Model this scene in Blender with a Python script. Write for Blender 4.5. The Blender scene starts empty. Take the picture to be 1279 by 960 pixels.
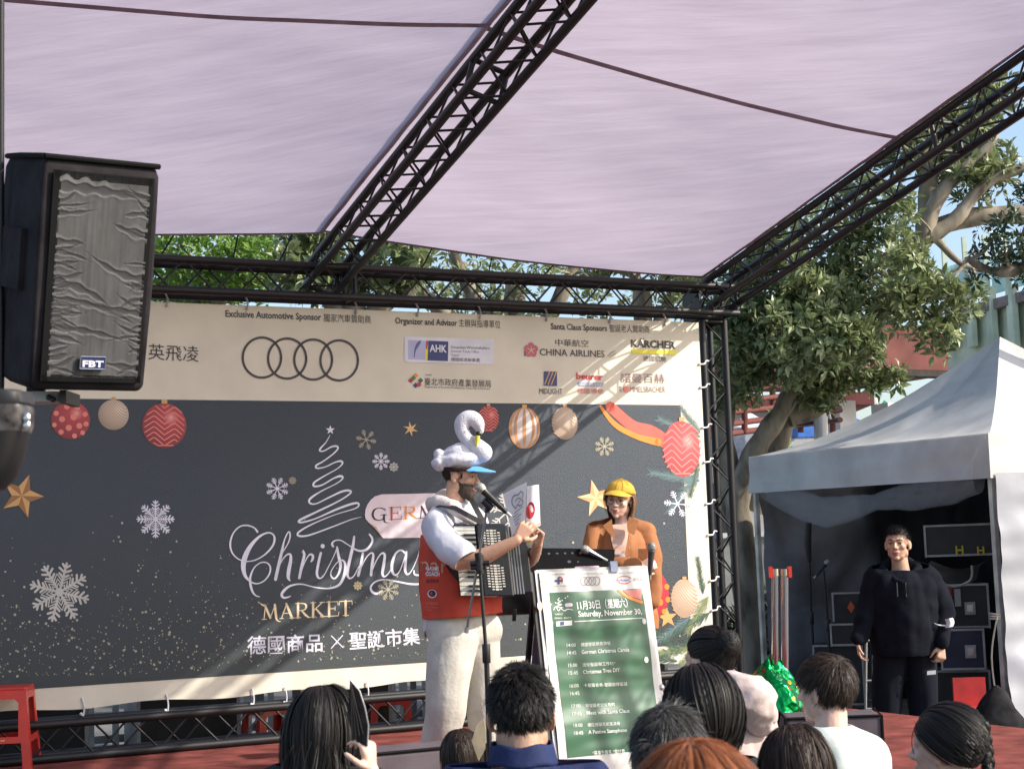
import bpy, bmesh, math, random
import numpy as np
from mathutils import Vector, Matrix, Euler, noise
random.seed(7)
R = math.radians
scene = bpy.context.scene
COL = scene.collection
# ------------------------------------------------------------------ camera
CAMP = Vector((0, 0, 1.28)); FPX = 2000.0; CX, CY = 639.5, 480.0
PITCH = math.atan(207 / FPX); ROLL = 0.035
_F = Vector((0, math.cos(PITCH), math.sin(PITCH)))
_U0 = Vector((0, -math.sin(PITCH), math.cos(PITCH))); _R0 = Vector((1, 0, 0))
_R = _R0 * math.cos(ROLL) - _U0 * math.sin(ROLL)
_U = _R0 * math.sin(ROLL) + _U0 * math.cos(ROLL)
cam_d = bpy.data.cameras.new('camera'); cam = bpy.data.objects.new('camera', cam_d); COL.objects.link(cam)
cam_d.sensor_width = 36; cam_d.sensor_fit = 'HORIZONTAL'; cam_d.lens = FPX / 1279 * 36
cam_d.clip_start = 0.05; cam_d.clip_end = 3000
cam.matrix_world = Matrix((( _R.x, _U.x, -_F.x, CAMP.x), (_R.y, _U.y, -_F.y, CAMP.y), (_R.z, _U.z, -_F.z, CAMP.z), (0, 0, 0, 1)))
cam_d.dof.use_dof = True; cam_d.dof.focus_distance = 10.0; cam_d.dof.aperture_fstop = 9.0
scene.camera = cam
def ray(px, py): return _F + _R * ((px - CX) / FPX) + _U * ((CY - py) / FPX)
def P(px, py, d): return CAMP + ray(px, py) * d
def Pz(px, py, z):
    r = ray(px, py); return CAMP + r * ((z - CAMP.z) / r.z)
def proj(p):
    q = p - CAMP; d = q.dot(_F); return (CX + q.dot(_R) / d * FPX, CY - q.dot(_U) / d * FPX, d)
# stage frame: EU runs along the banner, EN points out of it to the audience
TH = math.atan(FPX / 3992.0)
EU = Vector((math.cos(TH), math.sin(TH), 0)); EN = Vector((math.sin(TH), -math.cos(TH), 0)); EZ = Vector((0, 0, 1))
_b = Pz(528, 907, 0.0)
def hitplane(px, py, o, n):
    r = ray(px, py); return CAMP + r * ((o - CAMP).dot(n) / r.dot(n))
_o = hitplane(886, 600, _b, EN); O = Vector((_o.x, _o.y, 0))      # foot of the right tower's front chord
def S(u, n, z): return O + EU * u + EN * n + EZ * z
def toS(p):
    q = p - O; return (q.dot(EU), q.dot(EN), q.z)
# ------------------------------------------------------------------ light
SUN = (EU * 1.1 + EN * 1.0 + EZ * 0.967).normalized()
world = bpy.data.worlds.new('World'); scene.world = world; world.use_nodes = True
wn = world.node_tree.nodes; wl = world.node_tree.links
bgn = wn['Background']; skyt = wn.new('ShaderNodeTexSky'); skyt.sky_type = 'NISHITA'; skyt.sun_disc = False
skyt.sun_elevation = math.asin(SUN.z); skyt.sun_rotation = math.atan2(SUN.x, SUN.y)
skyt.air_density = 1.0; skyt.dust_density = 2.2; skyt.ozone_density = 1.0
wl.new(skyt.outputs[0], bgn.inputs[0]); bgn.inputs[1].default_value = 0.15
sl = bpy.data.lights.new('sun', 'SUN'); sl.energy = 3.6; sl.angle = R(0.5); sl.color = (1, .93, .82)
so = bpy.data.objects.new('sun', sl); COL.objects.link(so); so.rotation_euler = SUN.to_track_quat('Z', 'Y').to_euler(); so.location = (5, 0, 8)
scene.view_settings.view_transform = 'Standard'; scene.view_settings.look = 'None'
scene.view_settings.exposure = 0.76; scene.view_settings.gamma = 1
scene.render.engine = 'CYCLES'
scene.cycles.max_bounces = 6; scene.cycles.transparent_max_bounces = 12
# ------------------------------------------------------------------ materials
def srgb(r, g, b):
    f = lambda c: (c / 255 / 12.92) if c / 255 <= .04045 else ((c / 255 + .055) / 1.055) ** 2.4
    return (f(r), f(g), f(b), 1)
_M = {}
def mat(name, col, rough=.6, metal=0, var=.12, scale=8, bump=0, bscale=40, spec=.5, trans=None, stretch=None, sheen=0, coat=0, col2=None, alpha=None):
    if name in _M: return _M[name]
    m = bpy.data.materials.new(name); m.use_nodes = True; nt = m.node_tree; N = nt.nodes; L = nt.links
    b = N['Principled BSDF']
    if len(col) == 3: col = (*col, 1)
    b.inputs['Roughness'].default_value = rough; b.inputs['Metallic'].default_value = metal
    b.inputs['Specular IOR Level'].default_value = spec if (rough < .6 or max(col[:3]) > .3) else spec * .25
    if sheen: b.inputs['Sheen Weight'].default_value = sheen
    if coat: b.inputs['Coat Weight'].default_value = coat; b.inputs['Coat Roughness'].default_value = .12
    tc = N.new('ShaderNodeTexCoord'); mp = N.new('ShaderNodeMapping'); L.new(tc.outputs['Object'], mp.inputs[0])
    if stretch: mp.inputs['Scale'].default_value = stretch
    nz = N.new('ShaderNodeTexNoise'); nz.inputs['Scale'].default_value = scale; nz.inputs['Detail'].default_value = 5
    L.new(mp.outputs[0], nz.inputs['Vector'])
    mx = N.new('ShaderNodeMix'); mx.data_type = 'RGBA'
    c2 = col2 if col2 else tuple(max(0, c * (1 - var * 2)) for c in col[:3]) + (1,)
    c1 = col if col2 else tuple(c * (1 + var) for c in col[:3]) + (1,)
    if len(c2) == 3: c2 = (*c2, 1)
    mx.inputs[6].default_value = c1; mx.inputs[7].default_value = c2
    rp = N.new('ShaderNodeMapRange'); rp.inputs[1].default_value = .35; rp.inputs[2].default_value = .68
    L.new(nz.outputs[0], rp.inputs[0]); L.new(rp.outputs[0], mx.inputs[0]); L.new(mx.outputs[2], b.inputs['Base Color'])
    if bump:
        n2 = N.new('ShaderNodeTexNoise'); n2.inputs['Scale'].default_value = bscale; n2.inputs['Detail'].default_value = 4
        L.new(mp.outputs[0], n2.inputs['Vector'])
        bp = N.new('ShaderNodeBump'); bp.inputs['Strength'].default_value = bump; bp.inputs['Distance'].default_value = .007
        L.new(n2.outputs[0], bp.inputs['Height']); L.new(bp.outputs[0], b.inputs['Normal'])
    if trans:
        t = N.new('ShaderNodeBsdfTranslucent'); L.new(mx.outputs[2], t.inputs[0])
        ms = N.new('ShaderNodeMixShader'); ms.inputs[0].default_value = trans
        L.new(b.outputs[0], ms.inputs[1]); L.new(t.outputs[0], ms.inputs[2]); L.new(ms.outputs[0], N['Material Output'].inputs[0])
    if alpha is not None: b.inputs['Alpha'].default_value = alpha
    _M[name] = m; return m
# ------------------------------------------------------------------ objects
_W = {}      # world matrix of every parent
def tag(o, label=None, cat=None, group=None, kind=None):
    if label: o['label'] = label
    if cat: o['category'] = cat
    if group: o['group'] = group
    if kind: o['kind'] = kind
    return o
def thing(name, label, cat, loc=(0, 0, 0), rotz=0, group=None, kind=None):
    o = bpy.data.objects.new(name, None); COL.objects.link(o); o.empty_display_size = .1
    o.location = loc; o.rotation_euler = (0, 0, rotz)
    _W[o.name] = Matrix.Translation(Vector(loc)) @ Matrix.Rotation(rotz, 4, 'Z')
    return tag(o, label, cat, group, kind)
def place(name, data, parent=None, M=None):
    """link an object; M is its world matrix when it has a world-space parent"""
    o = bpy.data.objects.new(name, data); COL.objects.link(o)
    M = M if M is not None else Matrix.Identity(4)
    if parent is not None:
        o.parent = parent; pw = _W.get(parent.name, Matrix.Identity(4)); o.matrix_local = pw.inverted() @ M
    else: o.matrix_world = M
    _W[o.name] = M
    return o
class MB:
    def __init__(s): s.v = []; s.f = []; s.mi = []; s.cur = 0; s.uv = None
    def add(s, vs, fs):
        k = len(s.v); s.v += [tuple(v) for v in vs]; s.f += [tuple(i + k for i in f) for f in fs]; s.mi += [s.cur] * len(fs); return s
    def box(s, c, sz, M=None):
        x, y, z = (a / 2 for a in sz); c = Vector(c)
        vs = [Vector((i * x, j * y, k * z)) for i in (-1, 1) for j in (-1, 1) for k in (-1, 1)]
        if M is not None: vs = [M @ v for v in vs]
        return s.add([c + v for v in vs], [(0, 1, 3, 2), (4, 6, 7, 5), (0, 4, 5, 1), (2, 3, 7, 6), (0, 2, 6, 4), (1, 5, 7, 3)])
    def obox(s, o, a, b, c):          # corner + three edge vectors
        o, a, b, c = map(Vector, (o, a, b, c))
        vs = [o + a * i + b * j + c * k for i in (0, 1) for j in (0, 1) for k in (0, 1)]
        fs = [(0, 1, 3, 2), (4, 6, 7, 5), (0, 4, 5, 1), (2, 3, 7, 6), (0, 2, 6, 4), (1, 5, 7, 3)]
        if a.cross(b).dot(c) < 0: fs = [f[::-1] for f in fs]
        return s.add(vs, fs)
    def tube(s, pts, rad, seg=8, cap=True, flat=1.0):
        pts = [Vector(p) for p in pts]; n = len(pts)
        if not hasattr(rad, '__len__'): rad = [rad] * n
        up = None; rings = []
        for i, p in enumerate(pts):
            t = (pts[min(i + 1, n - 1)] - pts[max(i - 1, 0)])
            t = t.normalized() if t.length > 1e-9 else Vector((0, 0, 1))
            if up is None:
                a = Vector((0, 0, 1)) if abs(t.z) < .9 else Vector((1, 0, 0)); up = (a - t * a.dot(t)).normalized()
            else:
                up = up - t * up.dot(t); up = up.normalized() if up.length > 1e-6 else Vector((1, 0, 0))
            sd = t.cross(up)
            rings.append([p + (sd * math.cos(q) + up * math.sin(q) * flat) * rad[i] for q in (2 * math.pi * k / seg for k in range(seg))])
        return s.loft(rings, cap)
    def loft(s, rings, cap=True, closed=True):
        k = len(rings[0]); vs = [v for r in rings for v in r]; fs = []
        for i in range(len(rings) - 1):
            for j in range(k if closed else k - 1):
                j2 = (j + 1) % k; fs.append((i * k + j, i * k + j2, (i + 1) * k + j2, (i + 1) * k + j))
        if cap and closed: fs.append(tuple(range(k))[::-1]); fs.append(tuple((len(rings) - 1) * k + j for j in range(k)))
        return s.add(vs, fs)
    def ball(s, c, r, seg=16, rings=10, M=None):
        if not hasattr(r, '__len__'): r = (r, r, r)
        c = Vector(c); vs = []; fs = []
        for i in range(1, rings):
            a = math.pi * i / rings
            for j in range(seg):
                b = 2 * math.pi * j / seg; v = Vector((r[0] * math.sin(a) * math.cos(b), r[1] * math.sin(a) * math.sin(b), r[2] * math.cos(a)))
                vs.append(c + (M @ v if M is not None else v))
        t = Vector((0, 0, r[2])); t = M @ t if M is not None else t
        vs += [c + t, c - t]; n = (rings - 1) * seg
        for i in range(rings - 2):
            for j in range(seg):
                j2 = (j + 1) % seg; fs.append((i * seg + j, (i + 1) * seg + j, (i + 1) * seg + j2, i * seg + j2))
        for j in range(seg):
            j2 = (j + 1) % seg; fs.append((n, j, j2)); fs.append((n + 1, (rings - 2) * seg + j2, (rings - 2) * seg + j))
        return s.add(vs, fs)
    def prism(s, poly, off):          # polygon extruded by the vector off
        poly = [Vector(p) for p in poly]; off = Vector(off); k = len(poly)
        return s.add(poly + [p + off for p in poly], [tuple(range(k))[::-1], tuple(range(k, 2 * k))] + [(i, (i + 1) % k, (i + 1) % k + k, i + k) for i in range(k)])
    def grid(s, fn, nu, nv):
        vs = [fn(i / nu, j / nv) for j in range(nv + 1) for i in range(nu + 1)]
        return s.add(vs, [(j * (nu + 1) + i, j * (nu + 1) + i + 1, (j + 1) * (nu + 1) + i + 1, (j + 1) * (nu + 1) + i) for j in range(nv) for i in range(nu)])
    def build(s, name, m, parent=None, smooth=True, world=True, label=None, M=None, angle=40):
        me = bpy.data.meshes.new(name)
        vs = s.v
        Mw = M if M is not None else (_W.get(parent.name, Matrix.Identity(4)) if parent is not None else Matrix.Identity(4))
        if world and (parent is not None or M is not None):
            iv = Mw.inverted(); vs = [tuple(iv @ Vector(v)) for v in vs]
        me.from_pydata(vs, [], s.f)
        ms = m if isinstance(m, (list, tuple)) else [m]
        for q in ms: me.materials.append(q)
        if len(ms) > 1: me.polygons.foreach_set('material_index', s.mi)
        me.validate()
        if smooth:
            me.polygons.foreach_set('use_smooth', [True] * len(me.polygons))
            if angle and angle < 180: me.set_sharp_from_angle(angle=R(angle))
        me.update()
        o = place(name, me, parent, Mw if world else None)
        if not world and parent is not None: o.matrix_local = Matrix.Identity(4); _W[o.name] = _W.get(parent.name, Matrix.Identity(4))
        if label: o['label'] = label
        return o
def spline(pts, n=8):
    """Catmull-Rom through tuples of any dimension"""
    pts = [np.array(p, float) for p in pts]; out = []
    for i in range(len(pts) - 1):
        p0 = pts[max(i - 1, 0)]; p1 = pts[i]; p2 = pts[i + 1]; p3 = pts[min(i + 2, len(pts) - 1)]
        for k in range(n):
            t = k / n; out.append(.5 * ((2 * p1) + (p2 - p0) * t + (2 * p0 - 5 * p1 + 4 * p2 - p3) * t * t + (3 * p1 - p0 - 3 * p2 + p3) * t ** 3))
    out.append(pts[-1]); return out
_unitcyl = {}
def unit_cyl(seg, m):
    k = (seg, m.name)
    if k not in _unitcyl:
        b = MB(); b.tube([(0, 0, 0), (0, 0, 1)], 1, seg); me = bpy.data.meshes.new('bar'); me.from_pydata(b.v, [], b.f); me.materials.append(m)
        me.polygons.foreach_set('use_smooth', [len(p.vertices) == 4 for p in me.polygons]); me.update(); _unitcyl[k] = me
    return _unitcyl[k]
def bar(name, p0, p1, r, m, parent, seg=8):
    p0 = Vector(p0); p1 = Vector(p1); d = p1 - p0
    M = Matrix.Translation(p0) @ d.to_track_quat('Z', 'Y').to_matrix().to_4x4() @ Matrix.Diagonal((r, r, d.length, 1))
    return place(name, unit_cyl(seg, m), parent, M)
def dupthing(root, loc, rotz=None, label=None):
    r = root.copy(); COL.objects.link(r); r.location = loc
    if rotz is not None: r.rotation_euler = (0, 0, rotz)
    if label: r['label'] = label
    for ch in list(root.children):
        c = ch.copy(); COL.objects.link(c); c.parent = r
        for g in ch.children:
            d = g.copy(); COL.objects.link(d); d.parent = c
    _W[r.name] = Matrix.Translation(Vector(loc)) @ Matrix.Rotation(r.rotation_euler[2], 4, 'Z')
    return r
# ------------------------------------------------------------------ flat print on a plane
class Sheet:
    """plane with origin o and axes a, b; prints are traced in photo pixels and laid on it"""
    def __init__(s, o, a, b, fn=None): s.o = Vector(o); s.a = a.normalized(); s.b = b.normalized(); s.n = s.a.cross(s.b).normalized(); s.fn = fn
    def hit(s, px, py):
        q = hitplane(px, py, s.o, s.n) - s.o; return (q.dot(s.a), q.dot(s.b))
    def w(s, x, y, off=0):
        return s.o + s.a * x + s.b * y + s.n * (off + (s.fn(x, y) if s.fn else 0))
    def poly(s, mb, pts, off, px=True):
        q = [s.hit(*p) for p in pts] if px else pts
        mb.add([s.w(x, y, off) for x, y in q], [tuple(range(len(q)))])
    def stroke(s, mb, pts, off, n=8, px=True, wscale=1.0, smooth=True):
        """pts: (x, y, width) centreline"""
        if smooth: pts = spline(pts, n)
        q = []
        for p in pts:
            a = s.hit(p[0], p[1]) if px else (p[0], p[1])
            w = p[2] * wscale
            if px: w = w * (s.w(*a) - CAMP).dot(_F) / FPX
            q.append((a[0], a[1], w / 2))
        L = []; Rr = []
        for i in range(len(q)):
            a = q[max(i - 1, 0)]; b = q[min(i + 1, len(q) - 1)]; dx = b[0] - a[0]; dy = b[1] - a[1]; l = math.hypot(dx, dy) or 1
            nx, ny = -dy / l, dx / l; x, y, w = q[i]
            L.append(s.w(x + nx * w, y + ny * w, off)); Rr.append(s.w(x - nx * w, y - ny * w, off))
        k = len(L); mb.add(L + Rr, [(i + k, i + 1 + k, i + 1, i) for i in range(k - 1)])
        for e in (0, -1):
            x, y, w = q[e]; s.disc(mb, x, y, w, off, px=False, seg=8)
    def disc(s, mb, x, y, r, off, px=True, seg=24, sy=1):
        if px:
            x, y = s.hit(x, y); r = r * (s.w(x, y) - CAMP).dot(_F) / FPX
        mb.add([s.w(x + r * math.cos(2 * math.pi * k / seg), y + sy * r * math.sin(2 * math.pi * k / seg), off) for k in range(seg)], [tuple(range(seg))])
    def text(s, body, x0, y0, x1, y1, off, m, parent, name='printed_lettering', bold=0, slope=None, label=None, H=None):
        """text whose box spans x0..x1 (px, at the baseline y0..y1 left/right) with cap height H px"""
        a = s.hit(x0, y0); b = s.hit(x1, y1); w = math.hypot(b[0] - a[0], b[1] - a[1])
        me = text_mesh(body, bold); xs = [v.co.x for v in me.vertices]; ys = [v.co.y for v in me.vertices]
        mn, mx_, my0, my1 = min(xs), max(xs), min(ys), max(ys)
        ref = text_mesh('H' if ord(body[0]) < 0x2000 else body, 0); cy0 = min(v.co.y for v in ref.vertices) if ord(body[0]) >= 0x2000 else 0; cy1 = max(v.co.y for v in ref.vertices)
        sx = w / (mx_ - mn)
        hgt = H * (s.w(*a) - CAMP).dot(_F) / FPX; sy = hgt / (cy1 - cy0)
        dx = (b[0] - a[0]) / w; dy = (b[1] - a[1]) / w
        mb = MB()
        for v in me.vertices:
            X = (v.co.x - mn) * sx; Y = (v.co.y - cy0) * sy
            mb.v.append(tuple(s.w(a[0] + dx * X - dy * Y, a[1] + dy * X + dx * Y, off)))
        mb.f = [tuple(p.vertices) for p in me.polygons]
        if mb.f:
            p = me.polygons[0]
            if p.normal.z < 0: mb.f = [f[::-1] for f in mb.f]
        mb.mi = [0] * len(mb.f)
        return mb.build(name, m, parent, smooth=False, label=label)
_T = {}
def text_mesh(body, bold=0):
    k = (body, bold)
    if k in _T: return _T[k]
    c = bpy.data.curves.new('t', 'FONT'); c.body = body; c.size = 1; c.resolution_u = 2; c.offset = bold
    o = bpy.data.objects.new('t', c); COL.objects.link(o)
    dg = bpy.context.evaluated_depsgraph_get(); dg.update()
    me = bpy.data.meshes.new_from_object(o.evaluated_get(dg)); bpy.data.objects.remove(o); _T[k] = me; return me
def plate(outer, holes, depth, o, a, b):
    """flat plate with holes: 2-D curve fill -> mesh in world axes"""
    c = bpy.data.curves.new('p', 'CURVE'); c.dimensions = '2D'; c.fill_mode = 'BOTH'; c.extrude = depth / 2
    for lp in [outer] + holes:
        sp = c.splines.new('POLY'); sp.points.add(len(lp) - 1); sp.use_cyclic_u = True
        for q, (x, y) in zip(sp.points, lp): q.co = (x, y, 0, 1)
    ob = bpy.data.objects.new('p', c); COL.objects.link(ob)
    dg = bpy.context.evaluated_depsgraph_get(); dg.update()
    me = bpy.data.meshes.new_from_object(ob.evaluated_get(dg)); bpy.data.objects.remove(ob)
    n = a.cross(b); mb = MB(); mb.add([o + a * v.co.x + b * v.co.y + n * v.co.z for v in me.vertices], [tuple(p.vertices) for p in me.polygons]); return mb
def remesh(mb, voxel, smooth=2, name='b'):
    """weld overlapping solids into one continuous surface"""
    me = bpy.data.meshes.new(name); me.from_pydata(mb.v, [], mb.f); me.update()
    ob = bpy.data.objects.new(name, me); COL.objects.link(ob)
    md = ob.modifiers.new('r', 'REMESH'); md.mode = 'VOXEL'; md.voxel_size = voxel; md.adaptivity = 0
    if smooth: sm = ob.modifiers.new('s', 'SMOOTH'); sm.factor = .5; sm.iterations = smooth
    dg = bpy.context.evaluated_depsgraph_get(); dg.update()
    m2 = bpy.data.meshes.new_from_object(ob.evaluated_get(dg)); bpy.data.objects.remove(ob)
    n = len(m2.vertices); co = np.empty(n * 3); m2.vertices.foreach_get('co', co); co = co.reshape(-1, 3)
    nr = np.empty(n * 3); m2.vertices.foreach_get('normal', nr); nr = nr.reshape(-1, 3)
    return co, nr, [tuple(p.vertices) for p in m2.polygons]
def from_np(co, faces):
    mb = MB(); mb.v = [tuple(v) for v in co]; mb.f = faces; mb.mi = [0] * len(faces); return mb
# ================================================================== SETTING
M_black = mat('black_powder_coat', (.008, .008, .010), .5, 0, .3, 12, .08, 90)
M_carpet = mat('red_carpet', (.215, .060, .050), .95, 0, .22, 5, .4, 300)
M_ground = mat('asphalt', (.16, .155, .15), .9, 0, .2, 2, .4, 120)
M_platf = mat('platform_side', (.03, .03, .03), .7)
b = MB()
b.grid(lambda s, t: Vector(((s - .5) * 240, (t - .1) * 240, -.38)), 24, 24)
tag(b.build('ground', M_ground, smooth=False), kind='structure')
b = MB(); b.obox(S(-7.4, -.5, -.06), EU * 7.75, EN * 5.2, EZ * .06)
tag(b.build('stage_floor', M_carpet, smooth=False), kind='structure')
b = MB(); b.obox(S(-7.38, -.48, -.38), EU * 7.71, EN * 5.16, EZ * .316)
tag(b.build('stage_base', M_platf, smooth=False), kind='structure')

# ---------------- box trusses
TW = .22
def truss(name, label, p0, p1, side, offs=(0, 0), w=TW, r=.029, group=None, nodes=.21, plates=True, cat='truss'):
    """box truss; chord lines start at p0 (a corner) and step along side and a third axis"""
    p0 = Vector(p0); p1 = Vector(p1); d = (p1 - p0); L = d.length; d.normalize()
    side = (side - d * side.dot(d)).normalized(); third = d.cross(side).normalized()
    t = thing(name, label, cat, p0, 0, group)
    corners = [(0, 0), (1, 0), (1, 1), (0, 1)]
    c = [p0 + side * (i * w) + third * (j * w) for i, j in corners]
    for q in c: bar('chord', q, q + d * L, r, M_black, t, 14)
    n = max(1, round(L / nodes))
    for f in range(4):
        a = c[f]; bb = c[(f + 1) % 4]
        for k in range(n):
            z0 = L * k / n; z1 = L * (k + 1) / n
            A, B = (a, bb) if (k + f) % 2 == 0 else (bb, a)
            bar('brace', A + d * z0, B + d * z1, .008, M_black, t, 6)
        if plates:
            for z in (.012, L - .012, L / 2) if L > 4 else (.012, L - .012): bar('end_bar', a + d * z, bb + d * z, .018, M_black, t, 8)
    return t
uM = toS(hitplane(412, 330, _b, EN))[0]         # middle roof truss along the banner
zt_lo = toS(hitplane(430, 377, _b, EN))[2]
zt_hi = zt_lo + TW
ULEFT = 2 * uM
truss('box_truss', 'long black box truss running across the top edge of the banner', S(ULEFT, 0, zt_lo), S(0.0 + TW, 0, zt_lo), EZ)
zb = toS(hitplane(150, 932, _b, EN))[2]
truss('box_truss', 'low black box truss lying on the red carpet under the banner', S(ULEFT, 0, .03), S(0, 0, .03), EZ)
truss('tower_truss', 'upright black tower truss tied to the right edge of the banner', S(0, 0, -.38), S(0, 0, zt_lo - .03), EU, nodes=.2)
truss('tower_truss', 'upright black tower truss at the far left end of the banner', S(ULEFT, 0, -.38), S(ULEFT, 0, zt_lo - .03), EU)
KS = .2235; RL = 5.9
TD = (EN + EZ * KS).normalized(); TN = EU.cross(TD)   # roof slope direction and its normal
if TN.z < 0: TN = -TN
def roof(u, n, h=0): return S(u, n, zt_hi + .02 + n * KS) + TN * h
truss('roof_truss', 'black roof truss running down the middle between the two canopy panels', roof(uM - .19, -.05, -.12), roof(uM - .25, RL, -.12), (EU - TN * .35))
truss('roof_truss', 'pair of black roof truss chords along the right side of the canopy', roof(0, -.05, -.2), roof(0, RL, -.2), EU)
truss('roof_truss', 'black roof truss on the left side of the canopy', roof(ULEFT, -.05, -.2), roof(ULEFT, RL, -.2), EU)
zf = zt_hi + RL * KS
FLx = P(-60.0, 100, 5.35)
uf, nf, _ = toS(FLx)
truss('tower_truss', 'near black tower truss at the left edge of the photo', Vector((FLx.x - TW - .03, FLx.y, -.38)), Vector((FLx.x - TW - .03, FLx.y, zf)), Vector((1, 0, 0)))
truss('tower_truss', 'near right tower truss holding up the canopy', S(0, RL, -.38), S(0, RL, zf - .3), EU)
# gusset plates at the corner
g = thing('corner_block', 'black corner block joining the right tower and roof trusses', 'truss corner', S(.0, 0, zt_lo))
b = MB(); b.obox(S(-.03, -.03, zt_lo - .03), EU * .28, EN * -.2, EZ * .02); b.obox(S(-.03, .03, zt_hi + .0), EU * .28, EN * -.28, EZ * .02)
b.obox(S(-.035, .03, zt_lo - .01), EU * .02, EN * -.26, EZ * .22)
b.build('plate', M_black, g)
for q in (.02, .2): bar('bolt', S(q, .05, zt_lo + .04), S(q, .02, zt_lo + .04), .014, mat('steel', (.5, .5, .52), .3, 1), g)

# ---------------- canopy
def canopy_mat(name):
    m = bpy.data.materials.new(name); m.use_nodes = True; nt = m.node_tree; N = nt.nodes; L = nt.links
    b = N['Principled BSDF']; b.inputs['Roughness'].default_value = .7
    tc = N.new('ShaderNodeTexCoord'); mp = N.new('ShaderNodeMapping'); mp.inputs['Rotation'].default_value = (0, 0, -TH); mp.inputs['Scale'].default_value = (.5, 3.2, 1)
    L.new(tc.outputs['Object'], mp.inputs[0])
    nz = N.new('ShaderNodeTexNoise'); nz.inputs['Scale'].default_value = 2.2; nz.inputs['Detail'].default_value = 6; nz.inputs['Roughness'].default_value = .6
    big = N.new('ShaderNodeTexNoise'); big.inputs['Scale'].default_value = .7; big.inputs['Detail'].default_value = 3; L.new(tc.outputs['Object'], big.inputs['Vector'])
    mm = N.new('ShaderNodeMath'); mm.operation = 'MULTIPLY_ADD'; mm.inputs[1].default_value = .8; mm.inputs[2].default_value = -.4; L.new(big.outputs[0], mm.inputs[0])
    aa = N.new('ShaderNodeMath'); aa.operation = 'ADD'; L.new(nz.outputs[0], aa.inputs[0]); L.new(mm.outputs[0], aa.inputs[1])
    L.new(mp.outputs[0], nz.inputs['Vector'])
    cr = N.new('ShaderNodeValToRGB'); cr.color_ramp.elements[0].position = .22; cr.color_ramp.elements[1].position = .8
    cr.color_ramp.elements[0].color = (.50, .42, .485, 1); cr.color_ramp.elements[1].color = (.63, .54, .605, 1)
    L.new(aa.outputs[0], cr.inputs[0]); L.new(cr.outputs[0], b.inputs['Base Color'])
    t = N.new('ShaderNodeBsdfTranslucent'); L.new(cr.outputs[0], t.inputs[0])
    ms = N.new('ShaderNodeMixShader'); ms.inputs[0].default_value = .62
    L.new(b.outputs[0], ms.inputs[1]); L.new(t.outputs[0], ms.inputs[2]); L.new(ms.outputs[0], N['Material Output'].inputs[0])
    bp = N.new('ShaderNodeBump'); bp.inputs['Strength'].default_value = .28; bp.inputs['Distance'].default_value = .06
    L.new(nz.outputs[0], bp.inputs['Height']); L.new(bp.outputs[0], b.inputs['Normal']); L.new(bp.outputs[0], t.inputs['Normal'])
    return m
M_can = canopy_mat('lavender_canopy_cloth'); M_strap = mat('canopy_webbing', (.34, .26, .36), .8)
def canopy(label, u0, u1, n0, n1, sag, seam, h0=.16, h1=.16):
    t = thing('canopy_panel', label, 'canopy', roof(u0, n0, h0), group=None)
    def f(s, q, dh=0):
        n = n0 + (n1 - n0) * q
        e = 4 * s * (1 - s)
        uu = u0 + (u1 - u0) * s
        edge = .0
        if q < .02: edge = 0
        sg = sag * e * (1 - .35 * math.cos(q * 2 * math.pi * 2.2))
        nn = n + (.10 * (1 - e) * 0)
        wv = .008 * noise.noise(Vector((uu * 1.3, n * 4.0, 3)))
        hh = h0 + (h1 - h0) * s
        return roof(uu, nn, hh - sg + wv + dh)
    b = MB(); b.grid(lambda s, q: f(s, q), 60, 70); b.build('canopy_cloth', M_can, t, angle=180)
    for sa, sb in seam:
        b = MB(); b.grid(lambda s, q: f(s, (sa + (sb - sa) * s + (q - .5) * .045 - n0) / (n1 - n0), -.006), 60, 1); b.build('webbing_strap', M_strap, t)
    b = MB()
    b.grid(lambda s, q: f(s, q * .006, -.004), 60, 1)
    for e in (0, 1):
        b.grid(lambda s, q: f(abs(e - s * .012), q, -.004), 1, 60)
    b.build('hem', mat('canopy_hem', (.42, .33, .42), .8), t)
    return t, f
cR, fR = canopy('right canopy panel of sun-bleached lavender cloth over the stage', uM - .10, -.02, .10, RL, .08, [(3.0, 2.62)], .27, .05)
cL, fL = canopy('left canopy panel of lavender cloth above the loudspeaker', ULEFT + .25, uM - .07, .10, RL, .05, [(2.95, 3.05)], .10, .25)
# bungee cords from the canopy hem to the truss
ORD = ['first', 'second', 'third', 'fourth', 'fifth', 'sixth', 'seventh', 'eighth', 'ninth', 'tenth', 'eleventh', 'twelfth', 'thirteenth', 'fourteenth']
M_cord = mat('black_cord', (.02, .02, .02), .7); M_tie = mat('white_zip_tie', (.75, .75, .76), .4)
for (f, lst) in ((fR, (.12, .27, .42, .58, .74, .9)), (fL, (.62, .78, .92))):
    for i, s in enumerate(lst):
        a = f(s, 0.0); u, n, z = toS(a); c = S(u + random.uniform(-.12, .05), 0, zt_hi + .02)
        b = MB(); b.tube([a, (a + c) / 2 + Vector((0, 0, -.01)), c], .006, 6)
        side = 'right' if f is fR else 'left'
        lab = ORD[i] + ' black cord from the left along the %s canopy hem' % side
        tag(b.build('bungee_cord', M_cord), lab, 'cord', 'cords tying the canopy hem to the top truss')
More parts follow.
